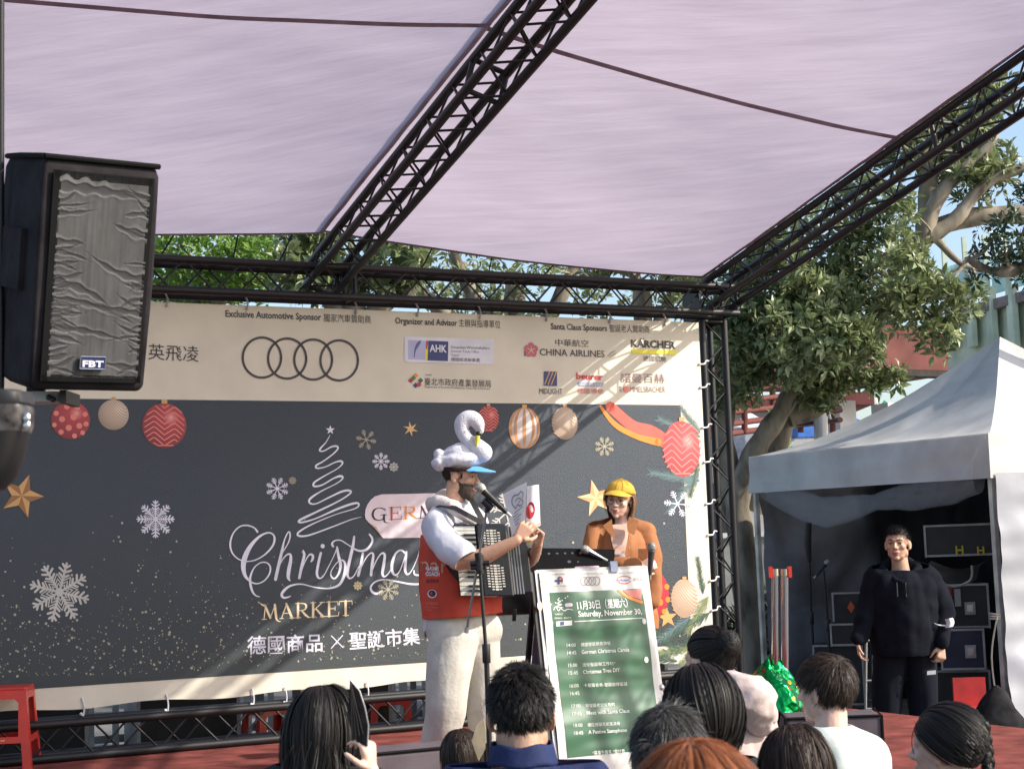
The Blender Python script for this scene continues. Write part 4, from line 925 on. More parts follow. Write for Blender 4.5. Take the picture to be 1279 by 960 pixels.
M_navyc = mat('navy_case', (.018, .022, .05), .5, 0, .2, 5)
flight_case('navy flight case with a metal latch beside the hand of the man in black', 1204, 786, 836, 52, 13.8, m=M_navyc)
flight_case('black rack case with a slim lit window above the navy flight case', 1200, 730, 784, 70, 14.1)
flight_case('large black case on the tent floor below the navy flight case', 1200, 838, 900, 76, 13.9)
flight_case('black box high in the tent carrying yellow lettering', 1200, 655, 694, 84, 14.4, latch=False)
flight_case('small black mixer rack on top of the case left of the man in black', 1056, 779, 806, 34, 15.3, latch=False)
flight_case('tall black case under the mixer rack at the left of the tent', 1050, 806, 880, 60, 15.3)
flight_case('black speaker box with an orange diamond sticker', 1062, 740, 778, 40, 15.8, latch=False, depth=.3)
# the lettering and sticker
SY = mat('sign_yellow', srgb(200, 180, 40)[:3], .5)
def tent_text(body, x, y, d, h, m, label, w=None):
    me = text_mesh(body, .02).copy(); me.materials.clear(); me.materials.append(m); o = bpy.data.objects.new('printed_lettering', me); COL.objects.link(o); o.location = P(x, y, d); o.rotation_euler = (R(90), 0, -.25); s = h * d / FPX / .72; o.scale = (s, s, s); return o
def attach(o, par):
    Mw = Matrix.LocRotScale(o.location, o.rotation_euler, o.scale); o.parent = par; o.matrix_local = _W[par.name].inverted() @ Mw; return o
blk = [o for o in bpy.data.objects if o.name.startswith('flight_case') and o.get('label', '').startswith('black box high')][0]
attach(tent_text('H', 1193, 692, 14.34, 11, SY, ''), blk); attach(tent_text('H', 1220, 692, 14.34, 10, SY, ''), blk)
dia = [o for o in bpy.data.objects if o.get('label', '').startswith('black speaker box with')][0]
b = MB(); c = P(1063, 758, 15.7); k = .035; b.prism([c + Vector((0, 0, k * 1.7)), c + Vector((-k, 0, 0)), c + Vector((0, 0, -k * 1.7)), c + Vector((k, 0, 0))], (0, .01, 0)); b.build('sticker', mat('orange_sticker', (.7, .13, .03), .5), dia, smooth=False)
rk = [o for o in bpy.data.objects if o.get('label', '').startswith('black rack case')][0]
b = MB(); c = P(1196, 746, 14.04); b.box(c, (.05, .02, .15)); b.build('window_frame', M_gal, rk, smooth=False)
b = MB(); b.box(P(1188, 752, 14.05), (.012, .02, .3)); b.build('red_strip', mat('red_plastic_d', (.35, .02, .015), .5), rk, smooth=False)
cv = thing('curved_seat_shell', 'grey curved plastic shell lying on the cases behind the man in black', 'shell', P(1186, 726, 14.0))
b = MB(); b.grid(lambda s, t: P(1164 + 66 * s, 700 + 24 * t + 10 * math.sin(s * 3), 14.1) + Vector((0, .25 * t, .05 * math.sin(t * 3))), 20, 10); b.build('shell', mat('grey_plastic', (.16, .16, .17), .5), cv)
b = MB(); b.tube(spline([tuple(P(1165, 722, 13.9)), tuple(P(1190, 732, 13.9)), tuple(P(1212, 724, 13.9)), tuple(P(1214, 706, 13.9))], 5), .012, 6); b.build('rim', M_gal, cv)
# ---------------- microphone stands in the tent
M_mesh = mat('mic_mesh', (.38, .37, .34), .45, .6, .3, 120, .6, 260); M_blk = mat('black_plastic', (.012, .012, .014), .4, 0, .3, 20)
def mic_on(parent_none, p, d, label, m=M_blk, L=.17, group=None, headm=None):
    """handheld microphone: ball p (grille centre), d direction towards the tail"""
    d = Vector(d).normalized(); t = thing('microphone', label, 'microphone', p, 0, group)
    b = MB(); pr = [(-.030, .004), (-.026, .016), (-.014, .0245), (0, .0265), (.012, .0255), (.024, .022)]
    b.tube([Vector(p) + d * x for x, r in pr], [r for x, r in pr], 18); b.build('grille', headm or M_mesh, t)
    b = MB(); b.tube([Vector(p) + d * -.002, Vector(p) + d * .006], .0278, 18); b.build('grille_band', M_gal, t)
    pr = [(.024, .023), (.032, .021), (.06, .019), (L - .02, .0135), (L, .012)]
    b = MB(); b.tube([Vector(p) + d * x for x, r in pr], [r for x, r in pr], 16); b.build('handle', m, t)
    b = MB(); b.tube([Vector(p) + d * L, Vector(p) + d * (L + .03)], .010, 12); b.build('plug', M_gal, t)
    return t
def stand(label, foot, h, top, boom=None, group=None):
    foot = Vector(foot); t = thing('microphone_stand', label, 'stand', foot, 0, group)
    bar('lower_tube', foot + EZ * .04, foot + EZ * (h * .62), .014, M_blk, t, 12); bar('upper_tube', foot + EZ * h * .6, Vector(top), .0095, M_blk, t, 10)
    bar('clutch', foot + EZ * h * .575, foot + EZ * h * .655, .022, M_blk, t, 14)
    for k in range(3):
        a = 2 * math.pi * k / 3 + .5; bar('leg', foot + EZ * .13, foot + Vector((.27 * math.cos(a), .27 * math.sin(a), .015)), .009, M_blk, t, 8)
    if boom:
        bar('boom', Vector(boom[0]), Vector(boom[1]), .007, mat('boom_steel', (.25, .25, .26), .3, .8), t, 8)
        b = MB(); b.tube([Vector(top) - EZ * .04, Vector(top) + EZ * .045], .021, 12); b.tube([Vector(top) + Vector((-.05, 0, 0)), Vector(top) + Vector((.05, 0, 0))], .014, 10); b.build('boom_clamp', M_blk, t)
        b = MB(); b.tube([Vector(boom[1]), Vector(boom[1]) + (Vector(boom[1]) - Vector(boom[0])).normalized() * .03], .012, 8); b.build('boom_end', M_gal, t)
    return t
f = gr(P(1033, 760, 15.4)); tp = P(1029, 712, 15.4)
stand('thin microphone stand inside the left of the tent', f, tp.z + .38, tp); mic_on(None, P(1033, 702, 15.4), (-.55, 0, -.6), 'microphone with a round grey grille on the stand inside the tent')
f = gr(P(1013, 760, 15.8)); tp = P(1011, 700, 15.8); st2 = stand('taller dark microphone stand behind the thin one in the tent', f, tp.z + .38, tp)
b = MB(); b.tube([P(1011, 702, 15.8), P(1009, 680, 15.8), P(1010, 652, 15.8)], [.02, .035, .03], 12); b.build('foam_windshield', M_case, st2)
# folding frame left of the man
ff = thing('folded_trolley', 'folded trolley with silver tubes left of the man in black', 'trolley', gr(P(1083, 800, 12.9)))
for dx in (0, 9): bar('tube', P(1081 + dx, 900, 12.9), P(1082 + dx, 792, 12.9), .010, M_gal, ff, 8)
for y in (800, 850, 885): bar('crossbar', P(1081, y, 12.9), P(1091, y - 1, 12.9), .009, M_gal, ff, 8)
# red chair and black bag by the right pole
M_redp = mat('red_plastic', (.62, .035, .02), .38, 0, .1, 4, coat=.2); M_redd = mat('red_fabric', (.42, .02, .02), .7)
t = thing('red_folding_stool', 'low red seat half hidden behind the black bag at the tent pole', 'stool', gr(P(1216, 880, 12.7))); c = gr(P(1216, 880, 12.7))
b = MB(); b.obox(c + Vector((-.12, .12, .28)), (.26, 0, 0), (0, .03, 0), (0, 0, .24)); b.build('back_panel', M_redd, t, smooth=False); b = MB(); b.obox(c + Vector((-.16, -.16, .26)), (.34, 0, 0), (0, .36, 0), (0, 0, .035)); b.build('seat', M_redd, t, smooth=False)
for sx in (-.14, .14):
    for sy in (-.13, .16): bar('leg', c + Vector((sx, sy, .26)), c + Vector((sx * 1.1, sy, 0)), .012, M_gal, t, 6)
bag = thing('black_bag', 'slumped black cloth bag with white letters at the foot of the right tent pole', 'bag', gr(P(1248, 890, 12.3))); c = gr(P(1246, 890, 12.3))
b = MB(); rings = []
for i in range(9):
    f = i / 8; r = .27 * (1 - f) ** .7 + .015; rings.append([c + Vector((r * math.cos(a) * (1 + .12 * math.sin(3 * a + i)), r * .6 * math.sin(a), .04 + .46 * f)) for a in (2 * math.pi * k / 18 for k in range(18))])
b.loft(rings); b.build('bag_cloth', mat('black_cloth', (.02, .02, .022), .9, 0, .3, 10, .6, 20), bag)
attach(tent_text('JT', 1224, 914, 12.0, 8, M_white, ''), bag)
# ================================================================== STAGE PROPS
# silver barrier posts and green foil sack
sack = thing('foil_sack', 'shiny green foil Christmas sack printed with red and gold dots', 'sack', Pz(968, 925, 0)); c = Pz(968, 925, 0)
def foil():
    m = bpy.data.materials.new('green_foil'); m.use_nodes = True; nt = m.node_tree; N = nt.nodes; L = nt.links; b = N['Principled BSDF']; b.inputs['Metallic'].default_value = .85; b.inputs['Roughness'].default_value = .22
    tc = N.new('ShaderNodeTexCoord'); vo = N.new('ShaderNodeTexVoronoi'); vo.inputs['Scale'].default_value = 15; L.new(tc.outputs['Object'], vo.inputs['Vector'])
    lt_ = N.new('ShaderNodeMath'); lt_.operation = 'LESS_THAN'; lt_.inputs[1].default_value = .36; L.new(vo.outputs['Distance'], lt_.inputs[0])
    cr = N.new('ShaderNodeValToRGB'); cr.color_ramp.interpolation = 'CONSTANT'; e = cr.color_ramp.elements; e[0].color = (.55, .05, .03, 1); e[1].color = (.65, .45, .05, 1); e[1].position = .4; q = e.new(.72); q.color = (.0, .25, .06, 1)
    sx = N.new('ShaderNodeSeparateColor'); L.new(vo.outputs['Color'], sx.inputs[0]); L.new(sx.outputs[0], cr.inputs[0])
    mx = N.new('ShaderNodeMix'); mx.data_type = 'RGBA'; mx.inputs[6].default_value = (.0, .22, .05, 1); L.new(lt_.outputs[0], mx.inputs[0]); L.new(cr.outputs[0], mx.inputs[7]); L.new(mx.outputs[2], b.inputs['Base Color'])
    nz = N.new('ShaderNodeTexNoise'); nz.inputs['Scale'].default_value = 9; nz.inputs['Detail'].default_value = 2; L.new(tc.outputs['Object'], nz.inputs['Vector']); bp = N.new('ShaderNodeBump'); bp.inputs['Strength'].default_value = 1; bp.inputs['Distance'].default_value = .06; L.new(nz.outputs[0], bp.inputs['Height']); L.new(bp.outputs[0], b.inputs['Normal']); return m
ztop_s = P(972, 822, (c - CAMP).dot(_F)).z
b = MB(); rings = []
for i in range(22):
    f = i / 21; r = .205 * math.sin(math.pi * min(1, f * .86 + .14)) ** .6 * (1 - .55 * f ** 3) + .01
    rings.append([c + Vector((r * math.cos(a) * (1 + .13 * math.sin(5 * a + 3 * f) + .05 * math.sin(11 * a)), r * math.sin(a), ztop_s * f + .03 * math.sin(3 * a + 9 * f) * f)) for a in (2 * math.pi * k / 48 for k in range(48))])
b.loft(rings); b.build('foil_skin', foil(), sack, angle=50)
M_chr = mat('chrome', (.72, .72, .74), .12, 1, .03)
dS = (c - CAMP).dot(_F)
for x, lab in ((968, 'left chrome barrier post with a red top standing in the foil sack'), (980, 'right chrome barrier post with a red top standing in the foil sack')):
    q = P(x + 1, 925, dS + .04); q.z = .02; tp = P(x, 712, dS + .04); t = thing('barrier_post', lab, 'post', q, 0, 'chrome barrier posts in the sack'); bar('pole', q, tp, .0235, M_chr, t, 16)
    b = MB(); b.tube([tp - EZ * .035, tp + EZ * .01], .027, 14); b.build('cap', M_chr, t); b = MB(); b.box(tp + Vector((-.03 if x < 975 else .03, -.01, -.01)), (.022, .04, .07)); b.build('belt_clip', M_redp, t, smooth=False)
    b = MB(); b.tube([q + EZ * .0, q + EZ * .02], [.13, .12], 24); b.build('base_plate', M_chr, t)
# wedge monitors in cloth covers on the stage edge
M_cover = mat('mauve_cover', (.105, .088, .10), .85, 0, .12, 5, .3, 14); M_edge = mat('black_piping', (.007, .007, .007), .8)
def wedge(label, u, n, w, rot):
    t = thing('stage_monitor', label, 'monitor', S(u, n, 0), TH + rot, 'covered stage monitors on the front edge of the stage')
    pr = [(0, 0), (.42, 0), (.46, .10), (.16, .38), (.0, .36)]     # y towards the performers, z
    b = MB(); b.prism([(-w / 2, y, z + .005) for y, z in pr], (w, 0, 0)); o = b.build('cover', M_cover, t, smooth=False, world=False)
    md = o.modifiers.new('b', 'BEVEL'); md.width = .022; md.segments = 3
    for sx in (-w / 2, w / 2):
        b = MB(); q = [(sx, y, z + .005) for y, z in pr]; b.tube([tuple(v) for v in q] + [q[0]], .008, 6); b.build('piping', M_edge, t, world=False)
    b = MB(); b.tube([(-w / 2, 0, .365), (w / 2, 0, .365)], .008, 6); b.build('piping', M_edge, t, world=False)
    b = MB(); b.box((w * .3, -.012, .16), (.012, .02, .12)); b.build('handle', M_white, t, smooth=False, world=False)
    return t
u, n, _ = toS(Pz(530, 1035, 0)); wedge('mauve covered stage monitor wedge in front of the accordion player', u, n, .66, 0)
u, n, _ = toS(Pz(1046, 985, 0)); wedge('mauve covered stage monitor wedge beside the boy in the white shirt', u, n, .50, -.45)
# red plastic stool
def stool(label, loc, rot, h=.52, w=.30, group=None):
    t = thing('plastic_stool', label, 'stool', loc, rot, group); ws = w * .5; wb = w * .64
    b = MB(); b.box((0, 0, h - .012), (w, w, .024)); o = b.build('seat', M_redp, t, smooth=False, world=False); md = o.modifiers.new('b', 'BEVEL'); md.width = .01; md.segments = 3
    for k in range(4):
        outer = [(-wb, 0), (-wb + .055, 0), (-wb + .068, .17), (wb - .068, .17), (wb - .055, 0), (wb, 0), (ws, h - .02), (-ws, h - .02)]
        hole = [(-wb + .085, .21), (wb - .085, .21), (ws - .045, h - .10), (ws - .07, h - .075), (-ws + .07, h - .075), (-ws + .045, h - .10)]
        mb = plate(outer, [hole], .006, Vector((0, 0, 0)), Vector((1, 0, 0)), Vector((0, 0, 1)))
        Rz = Matrix.Rotation(k * math.pi / 2, 3, 'Z')
        mb.v = [tuple(Rz @ Vector((v[0], v[1] - ws - (wb - ws) * (1 - v[2] / h) + .004, v[2]))) for v in mb.v]
        mb.build('side_panel', M_redp, t, smooth=False, world=False)
    for k in range(4):
        sx, sy = ((1, 1), (-1, 1), (-1, -1), (1, -1))[k]; bar_ = MB(); bar_.tube([(sx * (wb - .012), sy * (wb - .012), 0), (sx * (ws - .012), sy * (ws - .012), h - .02)], .012, 8); bar_.build('leg', M_redp, t, world=False)
    b = MB()
    for q in range(4): b.box((-.02 + q * .013, -ws - (wb - ws) * (1 - .19 / h) - .004, .19), (.009, .003, .008))
    tag(b.build('printed_mark', PGL, t, smooth=False, world=False), kind='stuff'); return t
stool('bright red plastic stool on the carpet at the left edge of the photo', Pz(8, 958, 0), .12)
for i, (u, r, lab) in enumerate(((-3.55, .6, 'red plastic stool seen through the low truss beside the long haired woman'), (-2.55, .1, 'red plastic stool seen through the low truss near the trousers of the player'))):
    t = stool(lab, S(u, -.85, -.0) - EZ * .34, r, group='red stools behind the low truss')
# ---------------- loudspeaker hanging at the left
spk = thing('loudspeaker', 'loudspeaker in a black padded cover with a sheer wrinkled grey front', 'speaker', P(40, 487, 5.0))
a = P(56, 196, 4.86); c_ = P(199, 210, 5.06); d_ = P(37, 487, 4.92); dx = (c_ - a); dy = (d_ - a); nn = dx.cross(dy).normalized()
if nn.y < 0: nn = -nn                     # nn points away from the audience
sdv = dx.normalized(); upv = (-dy).normalized()
M_cov = mat('black_speaker_cover', (.022, .019, .022), .8, 0, .25, 7, .5, 25)
Wd = dx.length; Ht = dy.length; org = d_
def sp_pt(x, y, z): return org + sdv * x + upv * y + nn * z      # z = depth behind the front
prof = [(0, 0), (Wd, 0), (Wd + .004, .10), (Wd * .75, .44), (.02, .48), (-.012, .22)]
b = MB(); rings = []
for yy, g in ((-.0, -.012), (.015, 0), (Ht * .5, .006), (Ht - .03, .002), (Ht, -.008), (Ht + .012, -.03)):
    rings.append([sp_pt(x + (g if x < Wd / 2 else -g) * -1, yy, z + (-g if z < .2 else g)) for x, z in prof])
b.loft(rings); o = b.build('padded_cover', M_cov, spk, angle=30); md = o.modifiers.new('b', 'BEVEL'); md.width = .012; md.segments = 2; md.limit_method = 'ANGLE'
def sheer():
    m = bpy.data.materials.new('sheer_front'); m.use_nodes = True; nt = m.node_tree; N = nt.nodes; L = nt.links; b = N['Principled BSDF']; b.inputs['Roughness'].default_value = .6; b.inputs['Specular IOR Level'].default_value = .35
    tc = N.new('ShaderNodeTexCoord'); at = N.new('ShaderNodeAttribute'); at.attribute_name = 'wrinkle_tone'
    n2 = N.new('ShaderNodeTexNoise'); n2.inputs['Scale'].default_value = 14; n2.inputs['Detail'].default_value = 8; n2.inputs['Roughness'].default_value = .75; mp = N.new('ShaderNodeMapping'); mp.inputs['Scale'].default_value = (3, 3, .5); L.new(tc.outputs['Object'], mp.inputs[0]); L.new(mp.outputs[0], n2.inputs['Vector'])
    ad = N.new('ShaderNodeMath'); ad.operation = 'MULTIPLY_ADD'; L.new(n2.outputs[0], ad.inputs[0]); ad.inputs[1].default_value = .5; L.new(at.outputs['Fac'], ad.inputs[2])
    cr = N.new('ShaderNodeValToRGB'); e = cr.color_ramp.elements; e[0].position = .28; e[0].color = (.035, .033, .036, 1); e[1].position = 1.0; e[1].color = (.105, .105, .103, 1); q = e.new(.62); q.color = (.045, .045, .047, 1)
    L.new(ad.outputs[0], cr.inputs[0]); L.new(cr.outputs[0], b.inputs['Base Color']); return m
wrinkle_tone = []; rgs = random.Random(12); STK = []
for k in range(46):
    t_ = rgs.random() ** 1.25 * .9 + .04; STK.append((rgs.random() < .5, t_, rgs.uniform(.12, .38), rgs.uniform(.006, .016), rgs.uniform(-.06, .06)))
STK += [(True, .93, .95, .022, -.03), (True, .46, .62, .020, -.10), (False, .50, .60, .018, .10), (True, .38, .9, .014, -.10), (False, .33, .8, .016, .06), (True, .66, .30, .015, .0), (False, .72, .36, .02, .04), (True, .24, .8, .015, -.05)]
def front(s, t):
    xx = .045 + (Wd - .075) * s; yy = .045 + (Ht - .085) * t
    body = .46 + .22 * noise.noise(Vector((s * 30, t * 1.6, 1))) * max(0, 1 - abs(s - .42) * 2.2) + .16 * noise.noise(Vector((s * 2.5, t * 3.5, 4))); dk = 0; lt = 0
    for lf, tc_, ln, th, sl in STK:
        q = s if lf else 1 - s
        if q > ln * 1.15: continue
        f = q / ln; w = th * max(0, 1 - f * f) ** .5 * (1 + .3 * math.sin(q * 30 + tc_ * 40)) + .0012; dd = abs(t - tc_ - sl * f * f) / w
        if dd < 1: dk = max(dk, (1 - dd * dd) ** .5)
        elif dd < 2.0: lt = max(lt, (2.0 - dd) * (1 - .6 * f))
    wrinkle_tone.append(max(0, body - .42 * dk + .22 * lt * (1 - dk))); return sp_pt(xx, yy, -.016 - .0022 * lt + .0015 * dk)  # wrinkles painted into the colour: dark cores with bright fringes
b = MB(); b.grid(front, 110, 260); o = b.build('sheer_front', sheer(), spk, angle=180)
at = o.data.attributes.new('wrinkle_tone', 'FLOAT', 'POINT'); at.data.foreach_set('value', wrinkle_tone)
for (x0, y0, x1, y1) in ((.03, .03, Wd - .02, .052), (.03, Ht - .06, Wd - .025, Ht - .035), (.026, .03, .05, Ht - .035), (Wd - .036, .03, Wd - .018, Ht - .035)):
    b = MB(); b.obox(sp_pt(x0, y0, -.010), sdv * (x1 - x0), upv * (y1 - y0), nn * -.006); b.build('front_trim', M_edge, spk, smooth=False)
b = MB(); q = [sp_pt(x, Ht + .004, z) for x, z in prof]; b.tube(q + [q[0]], .009, 8); b.build('top_piping', M_edge, spk)
b = MB(); b.obox(sp_pt(-.006, .30, .10), nn * .20, upv * .19, sdv * -.022); b.build('side_pocket', M_cov, spk, smooth=False)
SPK = Sheet(sp_pt(0, 0, -.026), sdv, upv)
if SPK.n.dot(nn) > 0: SPK.n = -SPK.n
b = MB(); bx, by = SPK.hit(99, 461); ex, ey = SPK.hit(131, 447); b.obox(SPK.w(bx, by, -.004), sdv * (ex - bx), upv * (ey - by), SPK.n * .008); b.build('badge', mat('badge_navy', (.03, .04, .12), .3), spk, smooth=False)
b = MB()
for (p, q) in (((bx, by), (ex, by)), ((ex, by), (ex, ey)), ((ex, ey), (bx, ey)), ((bx, ey), (bx, by))): b.tube([SPK.w(*p, .004), SPK.w(*q, .004)], .0025, 6)
b.build('badge_rim', M_chr, spk); SPK.text('FBT', 102, 458, 128, 459, .0055, PW, spk, H=7.5, bold=.03)
bar('hanging_pole', P(1, 503, 5.14), P(1, -260, 5.14), .011, M_black, spk, 12)
# bracket holding it, running off to the near left tower
br = thing('speaker_bracket', 'grey steel bracket plate under the hanging loudspeaker', 'bracket', P(50, 494, 5.0)); c = P(20, 498, 5.02)
b = MB(); b.obox(P(-60, 501, 5.08), P(72, 501, 5.08) - P(-60, 501, 5.08), Vector((0, .12, 0)), EZ * .032); b.build('arm', M_gal, br, smooth=False)
b = MB(); b.obox(P(74, 503, 5.04), (.022, 0, 0), (0, .16, 0), (0, 0, .04)); b.build('end_block', M_blk, br, smooth=False)
for x in (61, 66): b = MB(); b.ball(P(x, 496 + (x - 61) * .5, 5.07), .010, 8, 6); b.build('bolt', M_blk, br)
bar('socket', P(45, 492, 5.12), P(45, 470, 5.12), .03, M_blk, br)
# lamp head at the left edge
lp = thing('lamp_head', 'blurred black lamp head with a clear glass band close at the left edge', 'lamp', P(-12, 540, 2.6)); d = 2.6
def ringq(y, x1, x0=-70, dz=.05):
    a = P(x0, y, d); c = P(x1, y, d); m = (a + c) / 2; w = (c - a).length / 2
    return [m + Vector((w * (abs(math.cos(q)) ** .5) * (1 if math.cos(q) >= 0 else -1), dz * (abs(math.sin(q)) ** .5) * (1 if math.sin(q) >= 0 else -1), (y == 492) * 0)) for q in (2 * math.pi * k / 28 for k in range(28))]
b = MB(); b.loft([ringq(490, 30), ringq(493, 37), ringq(506, 39), ringq(509, 36)]); b.build('housing', M_case, lp)
b = MB(); b.loft([ringq(509, 37), ringq(512, 38.5), ringq(532, 37), ringq(541, 34)]); b.build('glass_band', mat('smoky_glass', (.10, .09, .09), .3, 0, .6, 30, alpha=.9), lp)
b = MB(); b.loft([ringq(541, 33), ringq(560, 29), ringq(580, 23), ringq(598, 14), ringq(612, 0)]); b.build('hood', mat('gloss_black', (.004, .003, .004), .5), lp)
for x, y in ((20, 526), (33, 522), (33, 531), (8, 524)): b = MB(); b.ball(P(x, y, 2.57), (.006, .004, .010), 8, 6); b.build('glint_bead', M_chr, lp)  # chrome beads added for the bright reflections in the glass band
# ---------------- A-frame schedule board
al = R(9); BU = (EZ * math.cos(al) - EN * math.sin(al)).normalized()
bo = Pz(762, 968, .015); brd = thing('schedule_board', 'tall A frame board with the green printed programme of the day', 'sign board', bo)
BD = Sheet(bo, EU, BU)
if BD.n.dot(EN) < 0: BD.n = -BD.n
x0, y1_ = BD.hit(669, 713); x1, _ = BD.hit(806, 709); xb0, _ = BD.hit(692, 930); x0 = (x0 + xb0) / 2; yT = BD.hit(735, 711)[1]
x1 = x0 + (BD.hit(806, 709)[0] - BD.hit(668, 713)[0]) - .0
def bdq(xa, ya, xb, yb, m, off, name, th=.0, label=None):
    b = MB()
    if th: b.obox(BD.w(xa, ya, off - th), BD.a * (xb - xa), BD.b * (yb - ya), BD.n * th)
    else: b.add([BD.w(xa, ya, off), BD.w(xb, ya, off), BD.w(xb, yb, off), BD.w(xa, yb, off)], [(0, 1, 2, 3)])
    return b.build(name, m, brd, smooth=False, label=label)
M_bf = mat('board_frame_black', (.015, .015, .016), .5); M_bs = mat('board_frame_silver', (.35, .35, .36), .4, .6)
bdq(x0, 0, x1, yT, mat('board_core', (.3, .3, .3), .7), -.012, 'backing_board', .012)
fw = .028
bdq(x0 - .008, 0, x0 + fw * .5, yT + .006, M_bs, .006, 'frame_bar', .02); bdq(x1 - fw * .55, 0, x1 + .008, yT + .006, M_bs, .006, 'frame_bar', .02); bdq(x0, yT - fw * .3, x1, yT + .01, M_pvc, .007, 'frame_bar', .02); bdq(x0, -.0, x1, fw * .6, M_bs, .007, 'frame_bar', .02)
def gloss(name, c, amp=.35):
    m = bpy.data.materials.new(name); m.use_nodes = True; nt = m.node_tree; N = nt.nodes; L = nt.links; b = N['Principled BSDF']; b.inputs['Base Color'].default_value = (*c, 1); b.inputs['Roughness'].default_value = .4; b.inputs['Coat Weight'].default_value = .18; b.inputs['Coat Roughness'].default_value = .3
    tc = N.new('ShaderNodeTexCoord'); mp = N.new('ShaderNodeMapping'); mp.inputs['Scale'].default_value = (.8, .8, 2.2); L.new(tc.outputs['Object'], mp.inputs[0]); nz = N.new('ShaderNodeTexNoise'); nz.inputs['Scale'].default_value = 1.6; nz.inputs['Detail'].default_value = 2; L.new(mp.outputs[0], nz.inputs['Vector'])
    bp = N.new('ShaderNodeBump'); bp.inputs['Strength'].default_value = amp; bp.inputs['Distance'].default_value = .35; L.new(nz.outputs[0], bp.inputs['Height']); L.new(bp.outputs[0], b.inputs['Normal']); L.new(bp.outputs[0], b.inputs['Coat Normal']); return m
M_pw = gloss('poster_white', (.68, .67, .63), .12); M_pg = gloss('poster_green', (.030, .115, .058), .16)
bw = lambda s, t: .005 * math.sin(t * 9 + s * 2.5) + .002 * math.sin(t * 22 + 1 - s * 3)
def postergrid(xa, ya, xb, yb, m, off, name):
    b = MB(); b.grid(lambda s, t: BD.w(xa + (xb - xa) * s, ya + (yb - ya) * t, off + bw(xa + (xb - xa) * s, ya + (yb - ya) * t)), 10, 50); return b.build(name, m, brd, angle=180)
postergrid(x0 + .014, .02, x1 - .014, yT - .006, M_pw, .014, 'poster_sheet')
gx0 = x0 + .065; gx1 = x1 - .05; gy1 = BD.hit(735, 738)[1]; gy0 = BD.hit(740, 943)[1]
o = postergrid(gx0, gy0, gx1, gy1, M_pg, .016, 'poster_print'); o['label'] = 'glossy green programme print'
BD.fn = lambda x, y: bw(x, y)
PTW = mat('poster_ink_white', (.86, .88, .82), .4)
def bt(body, xa, ya, xb, yb, H, m=PTW, off=.0185, bold=0): return BD.text(body, xa, ya, xb, yb, off, m, brd, H=H, bold=bold)
bt('11月30日（星期六）', 719, 761, 782, 757.5, 8.5, bold=.015); bt('Saturday, November 30,', 720, 770.5, 799.5, 767, 6.8, bold=.02)
b = MB(); BD.stroke(b, [(715, 776.5, 1), (800, 772, 1)], .0185, 1, smooth=False); b.build('printed_rule', PTW, brd, smooth=False)
for (t1, t2, c1, c2, y) in (('14:00', '14:45', '德國聖誕歌曲演唱', 'German Christmas Carols', 808), ('15:00', '15:45', '迷你聖誕樹工作坊*', 'Christmas Tree DIY', 833), ('16:00', '16:45', '卡祖笛合奏-聖誕旋律童話', '', 858.5), ('17:00', '17:45', '與聖誕老公公有約', 'Meet with Santa Claus', 884), ('18:00', '18:45', '傑拉德薩克斯風演奏', 'A Festive Saxophone', 908)):
    k = (y - 808) * .075
    bt(t1, 706.5 + k, y, 717.5 + k, y - .5, 4.3); bt(t2, 707 + k, y + 9.5, 718.5 + k, y + 9, 4.3); bt(c1, 724 + k, y - .5, 724 + len(c1) * 4.55 + k, y - 2.5, 4.6)
    if c2: bt(c2, 725 + k, y + 8.5, 725 + len(c2) * 2.55 + k, y + 5.5, 4.6, bold=.01)
bt('*需事先報名 *需付費', 738, 942.5, 778, 940, 4)
PINKF = pm('fine', (120, 112, 112))
for (x, w, s) in ((672, 32, 'Christmas Tree Sponsor 聖誕樹贊助商'), (719, 35, 'Exclusive Automotive Sponsor'), (768, 36, 'Organizer and Advisor 主辦')): bt(s, x, 718.5 - (x - 672) * .022, x + w, 718 - (x - 672) * .03, 1.7, PINKF)
b = MB()
for i in range(4): ring_pts = [(728 + i * 5.2 + 4.3 * math.cos(a), 726 - i * .15 + 5.2 * math.sin(a), .7) for a in (2 * math.pi * k / 28 for k in range(29))]; BD.stroke(b, ring_pts, .0185, smooth=False)
b.build('printed_rings', PINKF, brd, smooth=False)
b = MB(); BD.stroke(b, [(778.5 + 9 * math.cos(a), 724 + 4.6 * math.sin(a), 1) for a in (2 * math.pi * k / 28 for k in range(2, 27))], .0185, smooth=False); b.build('printed_oval', pm('oval_red', (210, 80, 90)), brd, smooth=False); bt('infineon', 771, 725.8, 785, 725.4, 3, pm('oval_blue', (90, 130, 190)), bold=.02); bt('英飛凌', 790, 726, 801.5, 725.4, 4.5, PINKF)
b = MB(); BD.stroke(b, [(696, 722, 2.4), (696, 729, 2.4)], .0185, 1, smooth=False); BD.stroke(b, [(692, 725.5, 2.4), (700, 725.3, 2.4)], .0186, 1, smooth=False); b.build('printed_plus', PB, brd, smooth=False)
b = MB(); BD.stroke(b, [(696 + 4.6 * math.cos(a), 725 - 4.6 * math.sin(a), 1.6) for a in (-.5, 0, .5, 1, 1.4)], .019, 2); b.build('printed_arc', PR, brd, smooth=False)
bt('German Trade Office', 687.5, 733, 706, 732.5, 1.8, PINKF)
b = MB(); BD.stroke(b, [(674, 727, .7), (678, 722, .7), (682, 727, .7), (676, 733, .7)], .0185, 4); b.build('printed_mark', PINKF, brd, smooth=False)
